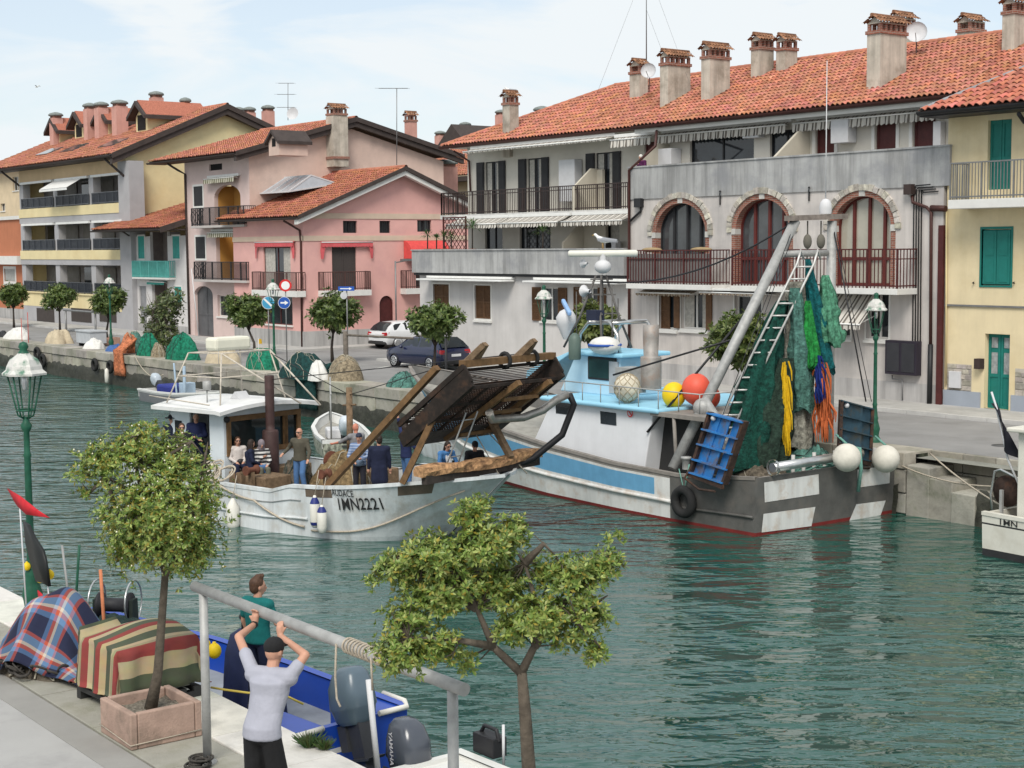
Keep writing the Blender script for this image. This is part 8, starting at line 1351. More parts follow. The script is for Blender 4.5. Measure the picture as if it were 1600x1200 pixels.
p = PY(1003, 241, 42.0); person('white haired woman in purple cardigan leaning on the terrace parapet', (p[0]-.15, 42.35, p[2]-1.52), -1.6, 1.58, pose=dict(lean, armL=((.28, .27, 1.1), (.5, .1, 1.25)), nod=.5), top=c_('purple', (.075, .012, .06)), bottom=dark, hair=HAIRW, hairstyle='bun')
# two men on the near quay and boat
def strap(root, hp, P):
    W_ = npa(*P['armL'][1]); E_ = npa(*P['armL'][0]); d = unit(W_-E_); a = unit(np.cross(d, (0, 0, 1.01))); b = np.cross(a, d); q = MB(); q.lathe([(.033, -.02), (.037, -.015), (.037, .015), (.033, .02)], W_-d*.02, 12, 0, True, (a, b, d)); q.build('wristwatch', M_blackm, root)
BARZ = 3.46; MA = npa(-12.42, 6.62, QZ)
def local(p, base, rz, k): p = npa(*p)-base; return npa(p[0]*math.cos(rz)+p[1]*math.sin(rz), -p[0]*math.sin(rz)+p[1]*math.cos(rz), p[2])/k
rzA = math.radians(122); hl, hr = PY(404, 968, 6.96), PY(447, 990, 6.96); kA = 1.80/1.75
wl, wr = local((hl[0], 6.93, BARZ-.01), MA, rzA, kA), local((hr[0], 6.93, BARZ-.02), MA, rzA, kA)
person('man in white t-shirt, black shorts and black cap holding the grey rail', MA, rzA, 1.80, pose=dict(hip=(-.12, .02, .93), chest=(.0, 0, 1.34), neck=(.05, 0, 1.48), head=(.09, 0, 1.63), nod=.1, look=-.15, armL=(tuple(wl*.5+npa(-.05, .22, .78)), tuple(wl-npa(.02, 0, .09)), (.25, 0, 1), .95), armR=(tuple(wr*.5+npa(-.06, -.33, .72)), tuple(wr-npa(.02, -.02, .09)), (.25, .2, 1), .95), legL=((-.06, .13, .5), (-.12, .16, .08)), legR=((-.05, -.1, .5), (-.14, -.12, .08))), top=mat('white_tshirt', (.34, .345, .40), .9, .07, 5, bump=1.3, bscale=3.2), bottom=c_('blackshorts', (.012, .012, .013)), hair=c_('blackcap', (.015, .015, .016)), hairstyle='cap', sleeve=.27, leg=.46, vox=.012, fingers=True, extra=strap, shoes=mat('trainer', (.35, .34, .31), .8, .3, 20))
pb = PY(401, 903, 9.35); person('young man in teal t-shirt standing in the blue boat', (pb[0], 9.35, pb[2]-1.78), math.radians(112), 1.78, pose=dict(armL=((.03, .26, 1.16), (.12, .25, .93)), armR=((.06, -.27, 1.17), (.3, -.2, 1.12)), look=-.5), top=c_('teal', (.008, .13, .125)), bottom=navy, hair=HAIRB, hairstyle='tuft', sleeve=.32, vox=.012, fingers=True)
# ================================================================== things on the near quay
def PV(px, py, p0): return PL(px, py, p0, (FW[0], FW[1], 0))
M_cut = mat('leaf_glossy', (1, 1, 1), .36, .12, 2, tint=True, trans=.25, spec=.5)
GN = [(.17, .25, .05), (.11, .18, .035), (.24, .31, .07), (.08, .14, .025), (.31, .36, .11)]; GN = [tuple(v*1.25 for v in c) for c in GN]; GY = GN+[(.27, .31, .07), (.33, .36, .1), (.22, .30, .07), (.2, .29, .07), (.17, .25, .05), (.36, .3, .05)]
def near_tree(label, base, trunk, limbs, blobs, n, L_, cols, seed, per, flowers, yellow, r0, twig):
    b = npa(*base); L3 = lambda px, py, dz=0.: PV(px, py, b)-b; sc_ = FPX/np.dot(b+npa(0, 0, 2)-CAMP, FW); bl = []
    tr = [(0, 0, 0)]+[tuple(L3(*p)) for p in trunk]; li = [[tuple(L3(p[0], p[1])+npa(FW[0], FW[1], 0)*(p[2] if len(p) > 2 else 0)) for p in l] for l in limbs]
    for (x, y, w, h, d) in blobs: bl.append((L3(x, y)+npa(FW[0], FW[1], 0)*d, (w/sc_/2, w/sc_/2, h/sc_/2)))
    return tree('quay_tree', label, base, tr, li, bl, n, L_, cols, seed, None, per=per, flowers=flowers, r0=r0, twig=twig, core=.25, bark=mat('grey_bark', (.095, .078, .06), .95, .3, 9, bump=.9, bscale=18))
T1 = (-15.83, 6.94, QZ+.28)
near_tree('round clipped flowering tree in the pinkish planter on the near quay', T1, [(247, 1050), (252, 980), (258, 900), (257, 840)], [[(258, 900), (235, 850, .2), (200, 800, .2)], [(258, 900), (290, 850, -.2), (315, 800, -.2)], [(257, 850), (262, 780, .3), (250, 720, .3)], [(257, 840), (225, 780), (165, 745), (130, 740)], [(225, 780), (210, 720), (215, 680)], [(165, 745), (140, 770), (128, 755)], [(165, 745), (180, 790), (160, 800)], [(300, 790), (320, 720), (325, 690)], [(250, 720), (300, 690), (318, 712)]],
          [(255, 800, 200, 210, 0), (300, 850, 100, 120, 0), (190, 850, 80, 100, .1), (210, 700, 120, 70, .1), (160, 720, 90, 70, 0), (128, 735, 50, 60, 0), (260, 720, 120, 90, .2), (320, 780, 60, 130, -.1), (215, 665, 30, 20, .1), (235, 670, 50, 26, .1), (135, 770, 30, 40, 0), (165, 800, 40, 60, 0)], 5000, .05, GN+[(.3, .25, .04)], 61, 8, .09, .1, .06, .07)
T2 = (-8.98, 6.95, QZ)
near_tree('spreading leafy tree with forked trunk in the lower centre of the quay', T2, [(826, 1300), (826, 1200), (820, 1110), (815, 1050)], [[(815, 1052), (770, 1010), (745, 950), (720, 900), (735, 830)], [(745, 950), (700, 940, .2), (650, 900, .2)], [(770, 1010), (720, 990, -.2), (640, 985, -.2)], [(815, 1050), (835, 1010), (840, 950), (820, 880), (790, 840)], [(835, 1010), (870, 960), (910, 900), (950, 870)], [(840, 950), (900, 960, -.2), (935, 1000, -.2)], [(720, 900), (660, 870), (620, 870)], [(820, 880), (850, 850), (870, 870)], [(870, 960), (920, 950), (950, 930)], [(735, 830), (745, 800), (760, 790)]],
          [(735, 802, 70, 50, 0), (752, 790, 44, 30, .1), (760, 850, 120, 80, 0), (805, 835, 60, 70, .1), (680, 865, 120, 70, 0), (620, 885, 80, 60, 0), (588, 905, 36, 34, 0), (700, 920, 150, 90, .15), (640, 960, 90, 60, -.1), (630, 1010, 100, 70, -.15), (690, 1000, 80, 60, -.1), (728, 1030, 40, 50, 0), (780, 920, 110, 90, .2), (800, 990, 80, 50, .1), (850, 960, 120, 70, 0), (900, 900, 110, 70, 0), (945, 880, 70, 50, 0), (960, 848, 40, 24, .1), (915, 960, 80, 80, -.1), (930, 1015, 50, 50, -.1), (880, 1000, 50, 40, 0), (850, 900, 60, 60, .2), (660, 920, 60, 40, 0)], 5600, .043, GY, 62, 8, .0, .1, .07, .07)
# planter of four slabs with soil
pl_ = thing('stone_planter', 'square pinkish concrete planter of slabs holding the clipped tree', 'planter', (-15.83, 6.94, QZ)); M_plt = mat('pink_concrete', (.36, .25, .20), .92, .15, 4, bump=.4, bscale=40, stain=(.17, .13, .10), sscale=3, samt=.6)
for (x0, x1, y0, y1) in ((-.42, .42, -.42, -.34), (-.42, .42, .34, .42), (-.42, -.34, -.335, .335), (.34, .42, -.335, .335)): q = MB(); q.box(x0, x1, y0, y1, .0, .40); q.build('slab', M_plt, pl_, bevel=.015)
q = MB(); q.sheet([[(-.34+.68*i/8, -.34+.68*j/8, .29+.02*math.sin(i*2.1+j*1.7)) for i in range(9)] for j in range(9)]); q.build('soil', mat('gravel_soil', (.17, .15, .12), .95, .5, 30, bump=1., bscale=60), pl_)
q = MB(); q.tube([(-.43, -.43, .1), (.43, -.43, .06), (.43, .43, .08)], .008, 4); q.build('strap', M_rope, pl_)
# plaid cloth over a net heap
def cloth(name, label, cat, mats, loc, rz, topf, nx=34, ny=34, sx=1., sy=1., under=None):
    s = MB(); rows = [[npa((i/nx*2-1)*sx, (j/ny*2-1)*sy, 0) for i in range(nx+1)] for j in range(ny+1)]
    for r in rows:
        for p in r: x, y, z = topf(p[0], p[1]); p[0], p[1], p[2] = x, y, z
    s.sheet(rows, 0); return s
def plaid(name):
    m = bpy.data.materials.new(name); m.use_nodes = True; nt = m.node_tree; N, L = nt.nodes, nt.links; b = N['Principled BSDF']; b.inputs['Roughness'].default_value = .95; at = N.new('ShaderNodeUVMap'); sp = N.new('ShaderNodeSeparateXYZ'); L.new(at.outputs[0], sp.inputs[0]); res = []
    for k in (0, 1):
        mu = N.new('ShaderNodeMath'); mu.operation = 'MULTIPLY'; mu.inputs[1].default_value = 4.2; L.new(sp.outputs[k], mu.inputs[0]); fr = N.new('ShaderNodeMath'); fr.operation = 'FRACT'; L.new(mu.outputs[0], fr.inputs[0]); r = N.new('ShaderNodeValToRGB'); r.color_ramp.interpolation = 'CONSTANT'; e = r.color_ramp.elements
        st = [(0, (.008, .011, .035)), (.30, (.07, .14, .27)), (.42, (.38, .07, .035)), (.52, (.48, .42, .34)), (.60, (.11, .2, .33)), (.78, (.34, .06, .035)), (.86, (.01, .014, .04))]
        while len(e) < len(st): e.new(.5)
        for i, (p, c) in enumerate(st): e[i].position = p; e[i].color = (*c, 1)
        L.new(fr.outputs[0], r.inputs[0]); res.append(r.outputs[0])
    mx = N.new('ShaderNodeMix'); mx.data_type = 'RGBA'; mx.inputs['Factor'].default_value = .5; L.new(res[0], mx.inputs['A']); L.new(res[1], mx.inputs['B']); L.new(mx.outputs['Result'], b.inputs['Base Color']); return m
def stripes_uv(name, st):
    m = bpy.data.materials.new(name); m.use_nodes = True; nt = m.node_tree; N, L = nt.nodes, nt.links; b = N['Principled BSDF']; b.inputs['Roughness'].default_value = .92; at = N.new('ShaderNodeUVMap'); sp = N.new('ShaderNodeSeparateXYZ'); L.new(at.outputs[0], sp.inputs[0]); r = N.new('ShaderNodeValToRGB'); r.color_ramp.interpolation = 'CONSTANT'; e = r.color_ramp.elements
    mu = N.new('ShaderNodeMath'); mu.operation = 'MULTIPLY'; mu.inputs[1].default_value = 2.0; L.new(sp.outputs[0], mu.inputs[0]); fr = N.new('ShaderNodeMath'); fr.operation = 'FRACT'; L.new(mu.outputs[0], fr.inputs[0])
    while len(e) < len(st): e.new(.5)
    for i, (p, c) in enumerate(st): e[i].position = p; e[i].color = (*c, 1)
    L.new(fr.outputs[0], r.inputs[0]); n = N.new('ShaderNodeTexNoise'); n.inputs['Scale'].default_value = 6; mx = N.new('ShaderNodeMix'); mx.data_type = 'RGBA'; mx.blend_type = 'MULTIPLY'; mx.inputs['Factor'].default_value = .35; L.new(r.outputs[0], mx.inputs['A']); L.new(n.outputs['Color'], mx.inputs['B']); L.new(mx.outputs['Result'], b.inputs['Base Color']); return m
def uvgrid(o, nx, ny):
    me = o.data; uv = me.uv_layers.new(name='UVMap'); 
    for p in me.polygons:
        for li, vi in zip(p.loop_indices, p.vertices): uv.data[li].uv = ((vi % (nx+1))/nx, (vi//(nx+1))/ny)
pc = PZ(72, 1050, QZ); nx = 44; s = MB(); rows = []; Cx, Cy = -19.2, 7.2
for j in range(nx+1):
    row = []
    for i in range(nx+1):
        u, v = i/nx*2-1, j/nx*2-1; r = math.hypot(u, v); t = math.atan2(v, u); k = min(1., r); fold = .09*math.sin(7*t+1)*k**2+.05*math.sin(13*t)*k**2; h = .98*math.exp(-(1.55*u+.15)**2*.9)*math.exp(-(1.5*v)**2*.75)+.28*math.exp(-((u-.45)**2+(v-.1)**2)*9)+.05*math.sin(9*u+4*v)*(1-k*.6)
        row.append((u*1.02*(1-.12*k*k)+fold*.6*math.cos(t), v*.82*(1-.12*k*k)+fold*.6*math.sin(t), max(.03+.03*math.sin(9*t), h+fold*.4)))
    rows.append(row)
s.sheet(rows, 0); o = s.build('plaid_cloth', plaid('plaid_fabric'), None); uvgrid(o, nx, nx); o.location = (Cx, Cy, QZ+.02); o.rotation_euler = (0, 0, .5); md = o.modifiers.new('thick', 'SOLIDIFY'); md.thickness = .012; tag(o, 'blue and red plaid blanket draped over a net heap on the near quay', 'blanket')
o = link_mesh('covered_net_heap', mound_mesh('covered_net_heap', netmat('grey_brown_net', (.12, .10, .075)), .86, .66, .30, 71, .14, 40), None, (Cx, Cy, QZ), (0, 0, .5)); tag(o, 'grey brown net heap peeking out under the plaid blanket', 'net heap')
s = MB(); r = random.Random(8)
for k in range(26): t = r.uniform(2.6, 6.0); s.torus((.9*math.cos(t), .72*math.sin(t), .1+r.uniform(0, .08)), r.uniform(.07, .12), .018, (unit((1, 0, r.uniform(-1, 1))), unit((0, 1, r.uniform(-1, 1))), (0, 0, 1)), 12, 5)
o = s.build('cork_line', mat('dark_cord', (.05, .045, .04), .9, .4, 20), None); o.location = (Cx, Cy, QZ); o.rotation_euler = (0, 0, .5); tag(o, 'dark rope loops lying along the edge of the plaid blanket', 'rope')
# crate on a pallet with striped cloth
bx = npa(-17.22, 7.42, QZ); cr = thing('net_crate', 'grey peeling crate on a black pallet under the striped cloth', 'crate', bx, .08); q = MB(); q.hexa([(-.44, -.44, .16), (.44, -.44, .16), (.44, .44, .16), (-.44, .44, .16), (-.46, -.5, .70), (.46, -.5, .70), (.46, .5, .72), (-.46, .5, .72)]); q.build('crate_body', mat('peeling_grey', (.17, .175, .15), .8, .15, 4, stain=(.5, .5, .46), sscale=4, samt=.6), cr, bevel=.02); pal = MB(); [pal.box(-.55, .5, y-.05, y+.05, .1, .155) for y in (-.5, -.3, -.1, .1, .3, .5)]; pal.box(-.55, -.45, -.55, .55, 0, .1); pal.box(.4, .5, -.55, .55, 0, .1); pal.build('pallet', mat('black_plastic', (.03, .03, .03), .6), cr)
STR = [(0, (.25, .04, .035)), (.12, (.42, .33, .18)), (.24, (.07, .085, .05)), (.42, (.42, .34, .2)), (.5, (.30, .26, .15)), (.56, (.26, .045, .04)), (.70, (.44, .36, .21)), (.84, (.08, .095, .055))]
s = MB(); rows = []; nx, ny = 30, 40
for j in range(ny+1):
    row = []
    for i in range(nx+1):
        u, v = i/nx*2-1, j/ny*2-1; x, y = u*.80, v*.95; z = .75+.16*math.exp(-((u+.1)**2*3+(v-.2)**2*3)); ex_, ey_ = max(0, abs(x)-.49), max(0, abs(y)-.53); fold = .03*math.sin(9*y*2+u*3)*(ex_ > 0)+.03*math.sin(8*x*2+1)*(ey_ > 0)
        if ex_ > 0: x = math.copysign(.49+ex_*.12+fold, x); z -= ex_*1.75
        if ey_ > 0: y = math.copysign(.53+ey_*.14+fold, y); z -= ey_*1.5
        if u < -.55 and v < 0: z += .12
        row.append((x, y, max(.2, z)))
    rows.append(row)
s.sheet(rows, 0); o = s.build('striped_cloth', stripes_uv('striped_fabric', STR), None); uvgrid(o, nx, ny); o.location = tuple(bx); o.rotation_euler = (0, 0, .08+math.pi/2*0); md = o.modifiers.new('thick', 'SOLIDIFY'); md.thickness = .012; tag(o, 'green, cream and dark red striped cloth draped over the crate', 'cloth')
# hoist rail
hr_ = thing('hoist_rail', 'grey galvanised rail on two posts with rope coiled round it', 'rail', (-14.55, 7.0, QZ), world=True); q = MB(); q.tube([(-14.75, 7.0, BARZ), (-9.85, 7.0, BARZ-.0)], .056, 14); q.build('crossbar', M_galv, hr_)
for x in (-14.55, -10.02): q = MB(); q.tube([(x, 7, QZ), (x, 7, BARZ-.04)], .046, 12); q.lathe([(.1, 0), (.1, .02), (.05, .03)], (x, 7, QZ), 12); q.build('post', M_galv, hr_)
q = MB(); r = random.Random(3)
for k in range(11): x = PY(545, 1020, 7)[0]+k*.055+(.08 if k > 7 else 0); q.torus((x, 7, BARZ), .066, .011, ((0, 1, 0), (0, 0, 1), (1, r.uniform(-.2, .2), 0)), 14, 5)
x = PY(530, 1020, 7)[0]; q.tube([(x+.05, 6.94, BARZ), (x+.04, 6.93, BARZ-.3), (x+.06, 6.93, BARZ-.5), (x+.12, 6.93, BARZ-.56)], .011, 5); x2 = x+.62; q.tube([(x2, 6.95, BARZ), (x2, 6.96, BARZ-.3)], .011, 5); q.tube([(x+.5, 7.06, BARZ-.09), (x-.3, 7.06, BARZ-.07)], .014, 5); q.tube([(x+1.3, 7.06, BARZ-.085), (x+.6, 7.06, BARZ-.09)], .014, 5); q.build('coiled_rope', M_rope, hr_)
# rope tied gear on the lamp: flags and dark cloth
lx, ly = LP.location.x, LP.location.y
def flagm(name, label, pole0, pole1, pts, m, pm=M_ac): 
    a = npa(*pole0); q = MB(); q.tube([npa(0, 0, 0), npa(*pole1)-a], .012, 5, 1); q.sheet([[npa(*p)-a for p in r] for r in pts], 0); o = q.build(name, [m, pm], None); o.location = tuple(a); md = o.modifiers.new('t', 'SOLIDIFY'); md.thickness = .01; tag(o, label, 'flag'); return o
Mr = mat('red_cloth', (.50, .02, .03), .85, .15, 6); f = lambda px, py, Y=7.62: tuple(PY(px, py, Y)); fl_ = flagm('red_flag', 'red and pale triangular flag tied to the near lamp post', f(42, 965), f(30, 775), [[f(12, 763), f(32, 775), f(46, 786)], [f(24, 785), f(36, 788), f(60, 797)], [f(30, 793), f(42, 804), f(78, 809)]], Mr)
q = MB(); q.sheet([[f(40, 815), f(48, 820), f(56, 838)], [f(44, 850), f(56, 846), f(70, 860)], [f(52, 880), f(62, 880), f(74, 875)], [f(60, 908), f(70, 910), f(80, 916)]], 0); o = q.build('black_cloth', mat('black_plastic_sheet', (.012, .014, .014), .5), None); md = o.modifiers.new('t', 'SOLIDIFY'); md.thickness = .04; tag(o, 'black plastic flag tied round the near lamp post', 'flag')
for (px, py, r_, nm, lab) in ((78, 898, .055, 'yellow_float', 'small yellow float right of the near lamp post'), (63, 903, .06, 'yellow_float', 'small yellow float hanging behind the near lamp post'), (42, 885, .05, 'yellow_float', 'small yellow float left of the near lamp post'), (320, 1008, .075, 'yellow_float', 'yellow net float left of the rail post on the blue boat'), (335, 1017, .085, 'yellow_float', 'yellow net float right of the rail post on the blue boat'), (174, 993, .08, 'yellow_float', 'yellow float at the foot of the orange pole'), (306, 1018, .075, 'pale_float', 'pale pink float next to the yellow floats')):
    p = PY(px, py, 7.75 if px < 100 else 8.9); q = MB(); q.sph((0, 0, 0), (r_*1.1, r_*1.1, r_*1.25), 12, 9); q.lathe([(r_*.35, r_*1.1), (r_*.25, r_*1.45), (0, r_*1.5)], (0, 0, 0), 8); o = q.build(nm, mat('yellow_buoy', (.72, .5, .01)) if 'y' == nm[0] else mat('pale_pink', (.55, .42, .40), .6), None); o.location = tuple(p); tag(o, lab, 'float', 'net floats on the near quay')
q = MB(); a = npa(*f(66, 960)); q.sheet([[npa(*f(60, 922))-a, npa(*f(66, 928))-a], [npa(*f(62, 940))-a, npa(*f(74, 946))-a], [npa(*f(66, 952))-a, npa(*f(80, 958))-a]]); q.tube([npa(*f(80, 975))-a, npa(*f(74, 908))-a], .01, 5, 1); o = q.build('small_red_flag', [Mr, M_ac], None); o.location = tuple(a); md = o.modifiers.new('t', 'SOLIDIFY'); md.thickness = .015; tag(o, 'small red cloth at the foot of the near lamp post', 'flag')
for (a, b, r_, m, lab) in (((113, 972), (97, 852), .018, M_galv, 'grey pole leaning at the near quay edge'), ((116, 965), (124, 852), .02, M_green, 'dark green pole at the near quay edge'), ((164, 990), (157, 890), .025, mat('salmon_pole', (.48, .17, .08), .7, .2, 6), 'salmon orange pole before the net drum')):
    p0, p1 = PY(*a, 8.3), PY(*b, 8.3); p0[2] -= .1; q = MB(); q.tube([(0, 0, 0), p1-p0], r_, 7); o = q.build('pole', m, None); o.location = tuple(p0); tag(o, lab, 'pole')
# net drum boat (dark gear at the left, moored outside the quay)
dk = thing('net_drum', 'black net drum with two steel hoops on the near boat', 'net drum', (-21.9, 9.4, 0), world=True); ctr = PY(180, 945, 9.4); ax = unit((.62, .6, .0)); a_, b_ = npa(-ax[1], ax[0], 0), npa(0, 0, 1); q = MB(); q.lathe([(0, -.26), (.2, -.26), (.2, -.22), (.11, -.2), (.11, .2), (.2, .22), (.2, .26), (0, .26)], ctr, 22, 0, True, (a_, b_, ax)); q.build('drum', mat('black_drum', (.025, .025, .028), .6, .3), dk)
for s_ in (-1, 1): q = MB(); q.torus(ctr+ax*.3*s_+npa(0, 0, .05), .34, .014, (a_, b_, ax), 26, 6); q.build('hoop', M_steel, dk); q = MB(); q.hexa([ctr+ax*.3*s_+a_*x+npa(0, 0, z)+ax*y for z, w_ in ((-.75, .16), (.1, .1)) for x, y in ((-w_, -.03), (w_, -.03), (w_, .03), (-w_, .03))]); q.build('support', mat('dark_green_steel', (.02, .03, .025), .7, .3, 8), dk)
# blue boat moored outside the near quay
def blue_boat():
    o = thing('blue_boat', 'bright blue open boat moored at the near quay with covered console', 'boat', (-16.7, 10.05, 0), math.pi+.1); M_bb = mat('bright_blue', (.01, .055, .36), .35, .08, 2, spec=.5); st = [(0, .95, .92, .9, .3), (2.5, 1.0, .95, .95, .3), (4.5, .9, 1.0, .8, .3), (6, .55, 1.08, .35, .3), (7, .12, 1.2, .05, .2)]; H = Hull(st, 30); H.skin('hull', o, [M_bb, M_bb], lambda x, t, s_: 0, bulwark=.45, deckm=mat('grey_deck', (.25, .27, .3), .8)); [MB().box(.02, .95, y, y+.6, .5, .93).build('stern_locker', M_bb, o, bevel=.04) for y in (.36, -.96)]
    for s_ in (1, -1): q = MB(); q.tube([(-.03, s_*.45, .93), (-.05, s_*.9, .93), (.12, s_*1.0, .95), (.6, s_*1.02, .95)], .04, 8); q.build('fender_rail', M_fend, o)
    q = MB(); q.poly([(-.002, .15, .55), (-.002, .5, .55), (-.002, .5, .62), (-.002, .15, .62)]); q.build('sticker', M_ac, o)
    rows = []; q = MB(); cx, cy = 2.05, .1
    for k, (z, rx, ry) in enumerate(((.5, .36, .4), (.75, .34, .38), (1.1, .31, .34), (1.45, .27, .3), (1.7, .18, .22), (1.78, .08, .1))): rows.append([(cx+rx*math.copysign(abs(math.cos(t))**.5, math.cos(t))*(1+.05*math.sin(5*t+k))+.1*(z-.5), cy+ry*math.copysign(abs(math.sin(t))**.5, math.sin(t))*(1+.05*math.sin(6*t+2*k)), z) for t in np.linspace(0, 2*math.pi, 25)[:-1]])
    q.sheet(rows, 0, True, True); q.poly(rows[-1]); q.build('console_cover', mat('navy_cover', (.012, .018, .055), .55, .15, 5, bump=.5, bscale=6), o); cw = outboard(o, (-.3, .1, .98), 0, mat('blue_grey_cowl', (.085, .12, .15), .3, .06, spec=.5), -.3, 1.1); q = MB(); q.tube([(2.0, .3, 1.8), (2.0, .3, 1.98)], .02, 6); q.sph((2.0, .3, 2.0), .05, 8, 6); q.build('antenna', M_blackm, o)
    me = mound_mesh('dark_tarp', mat('dark_grey_tarp', (.035, .04, .045), .6, .2, 6, bump=.5, bscale=9), .75, .5, .5, 81, .14); link_mesh('dark_tarp', me, o, (3.9, .6, .6)); me = mound_mesh('red_net', netmat('dark_red_net', (.12, .012, .02)), .5, .4, .3, 82, .15); link_mesh('red_net', me, o, (3.3, .75, .6)); me = mound_mesh('green_tarp', netmat('green_black_tarp', (.02, .04, .035)), .7, .6, .6, 83, .14); link_mesh('green_tarp', me, o, (5.4, .3, .8)); return o
BB = blue_boat()
# white boat at the bottom with the second outboard
wbp = PZ(740, 1195, .75); wo = thing('white_dinghy', 'white boat with grey outboard at the bottom beside the rail post', 'boat', (-15.35, 10.1, 0), 0.); st = [(0, .72, .72, .7, .3), (2.2, .75, .75, .7, .3), (3.6, .5, .85, .35, .3), (4.6, .1, .95, .03, .2)]; H = Hull(st, 24); H.skin('hull', wo, [mat('gelcoat_white', (.66, .66, .63), .35, .04, 2), M_gw], lambda x, t, s_: 0, bulwark=.06, deckm=mat('gelcoat_white', (.66, .66, .63)))
cw = outboard(wo, (-.25, .1, .5), 0, mat('dark_grey_cowl', (.06, .068, .085), .22, .05, spec=.6), -.05, 1.05)
vs, fs = textmesh('YAMAHA', .12); q = MB(); q.add([npa(-.3, 0, 0)+npa(.03*math.sin(3*u)+v*.9, -.137+.02*v, 1.07-u*.85) for (u, v, _) in vs], fs); q.build('engine_lettering', mat('silver_letters', (.5, .5, .52), .4), wo)
q = MB(); c = npa(*(PZ(765, 1178, .75)))-npa(-15.35, 10.1, 0); q.box(c[0]-.22, c[0]+.2, c[1]-.1, c[1]+.12, .75, 1.0); q.tube([c+npa(-.2, 0, .2), c+npa(-.1, 0, .34), c+npa(.15, 0, .34), c+npa(.2, 0, .2)], .03, 6); q.build('black_trolling_motor', M_blackm, wo, bevel=.02); q = MB(); c2 = npa(*(PZ(787, 1195, .7)))-npa(-15.35, 10.1, 0); q.tube([c2, c2+npa(0, 0, .5)], .02, 6); q.build('rod_holder', M_ac, wo); q = MB(); c3 = npa(*(PY(590, 1200, 8.9)))-npa(-15.35, 10.1, 0); q.tube([c3, npa(*PY(576, 1062, 8.9))-npa(-15.35, 10.1, 0)], .035, 7); q.build('boat_hook', M_ac, wo)
# tufts of grass on the edge stones, coiled rope at the post foot, yellow hose
for (px, py, s0, lab) in ((484, 1166, 1., 'green tuft of samphire growing on the white edge stones'), (507, 1170, .7, 'smaller green tuft at the outer quay edge')):
    p = PZ(px, py, QZ+.03); q = MB(); r = random.Random(px)
    for k in range(130): t, e = r.uniform(0, 6.28), r.uniform(.1, 1); d = npa(math.cos(t)*e, math.sin(t)*e, r.uniform(.4, 1))*.16*s0; b = npa(math.cos(t), math.sin(t), 0)*r.uniform(0, .07)*s0; q.tube([b, b+d*.6, b+d], [.007, .006, .002], 3, cap=False, c=tuple(x*r.uniform(.7, 1.2) for x in (.10, .16, .05)))
    o = q.build('grass_tuft', M_leaf, None); o.location = tuple(p); o['label'] = lab; o['category'] = 'plant'; o['group'] = 'tufts on the quay edge'
q = MB(); q.tube([(0, 0, 0), (.3, -.02, .03), (.6, .1, .02), (.8, .4, .0), (.9, .7, -.2)], .014, 6); p = PZ(330, 1074, QZ+.03); o = q.build('yellow_hose', mat('yellow_hose', (.55, .42, .08), .6), None); o.location = tuple(p); o.rotation_euler = (0, 0, .2); tag(o, 'yellow hose lying on the white edge stones by the rail post', 'hose')
q = MB(); r = random.Random(12)
for k in range(10): q.torus((r.uniform(-.05, .05), r.uniform(-.05, .05), .02+k*.008), r.uniform(.06, .13), .012, None, 14, 5)
p = npa(-14.45, 6.85, QZ); o = q.build('rope_coil', mat('dark_cord', (.05, .045, .04)), None); o.location = tuple(p); tag(o, 'dark rope coil at the foot of the left rail post', 'rope')
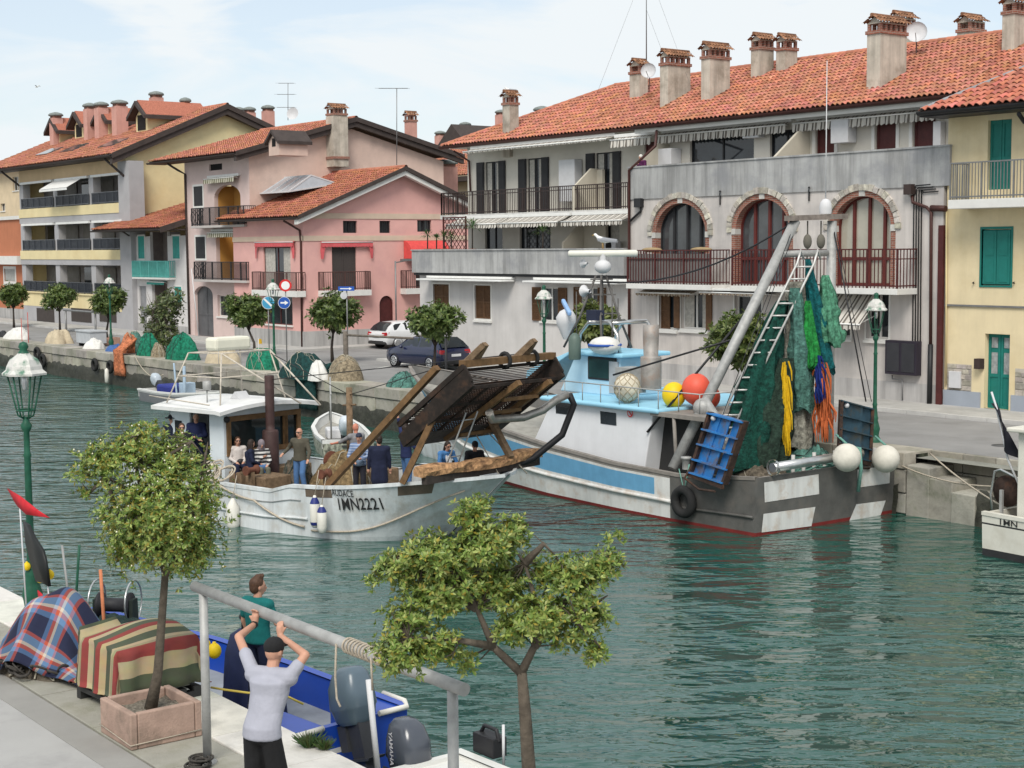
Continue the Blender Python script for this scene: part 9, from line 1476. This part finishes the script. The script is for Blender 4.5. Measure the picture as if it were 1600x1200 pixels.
# ---------------------------------------------------------------- gulls
def gull(label, p, rz, s=1., fly=False):
    o = thing('gull', label, 'gull', p, rz); W = mat('gull_white', (.68, .68, .66), .7, .04); G = mat('gull_grey', (.25, .26, .28), .7, .05); q = MB(); z = .12 if not fly else 0; rows = []
    for (x, zz, ry, rz_) in ((-.26, .10, .008, .008), (-.17, .11, .045, .035), (-.05, .12, .075, .065), (.06, .145, .075, .07), (.13, .19, .05, .05), (.165, .235, .04, .042), (.2, .25, .038, .036), (.225, .25, .015, .015)): rows.append([(x*s, ry*s*math.cos(t), (z+zz-.05+rz_*math.sin(t))*s) for t in np.linspace(0, 2*math.pi, 13)[:-1]])
    q.sheet(rows, 0, True, True); q.build('body', W, o); q = MB(); q.tube([(.22*s, 0, (z+.2)*s), (.275*s, 0, (z+.185)*s)], [.012*s, .004*s], 6); q.build('beak', mat('beak_yellow', (.6, .35, .03), .5), o)
    if fly:
        for sd in (-1, 1): q = MB(); q.sheet([[(.05*s, sd*.05*s, .1*s), (-.06*s, sd*.05*s, .1*s)], [(.08*s, sd*.3*s, .22*s), (-.04*s, sd*.3*s, .22*s)], [(-.02*s, sd*.62*s, .16*s), (-.07*s, sd*.6*s, .16*s)]]); q.build('wing', G, o)
    else:
        for sd in (-1, 1): q = MB(); rows = [[(x*s, (y0+.01)*sd*s, (z+zz)*s) for (y0, zz) in ((.02, .15-.1*k), (.075, .11-.1*k), (.06, .05-.06*k))] for x, k in ((.1, 0.), (-.05, .1), (-.2, .35), (-.36, .55))]; rows = [[(a, b*(1 if i < 2 else .5), c) for a, b, c in r] for i, r in enumerate(rows)]; q.sheet(rows, 0); q.build('wing', G, o); q = MB(); q.tube([(0, sd*.03*s, 0), (0, sd*.03*s, (z+.03)*s)], .008*s, 5); q.build('leg', mat('gull_leg', (.5, .3, .1), .6), o)
    return o
rp = PY(942, 393, 28.9); gull('white gull with grey wings standing on the trawler radar', rp+npa(0, 0, .08), math.radians(205), 1.25); cc = PY(796, 148, 46.5); gull('small gull perched on the chimney of the terraced house', cc, math.radians(200), 1.1); gull('distant gull flying at the upper left of the sky', PY(58, 137, 90), .6, 1.6, True)
# potted plants on the terrace
def palm(label, px, py, Y, h, seed):
    p = PY(px, py, Y); o = thing('potted_palm', label, 'plant', p, 0, 'terrace palms'); q = MB(); q.lathe([(.14, -.5), (.19, -.1), (.2, -.08), (0, -.1)], (0, 0, 0), 12); q.build('pot', mat('terracotta_pot', (.30, .13, .08), .9), o); q = MB(); q.tube([(0, 0, -.15), (.02, 0, h*.55)], .035, 6); q.build('stem', M_barkd, o); q = MB(); r = random.Random(seed)
    for k in range(60):
        t, e = r.uniform(0, 6.28), r.uniform(-.2, 1.1); d = npa(math.cos(t)*math.cos(e), math.sin(t)*math.cos(e), math.sin(e)); L_ = h*r.uniform(.35, .55); s_ = unit(np.cross(d, (0, 0, 1)))*.02; b = npa(.02, 0, h*.55); m_ = b+d*L_*.6; e_ = b+d*L_-npa(0, 0, L_*.2); c = tuple(x*r.uniform(.6, 1.3) for x in (.07, .13, .035)); q.add([b, m_+s_, e_, m_-s_], [(0, 1, 2, 3)], 0, False, c)
    q.build('fronds', M_leaf, o); return o
for i, (px, h, lab) in enumerate(((668, .95, 'leftmost potted palm on the concrete terrace'), (682, .7, 'short potted palm second from the terrace corner'), (694, .9, 'potted palm left of the maroon trellis'), (705, .85, 'potted palm before the maroon trellis'), (738, 1.5, 'dark tall potted palm right of the trellis'), (848, 1.1, 'bright green spiky plant by the slanted terrace wall'))): palm(lab, px, 386, 42.35, h*1.1, 90+i)
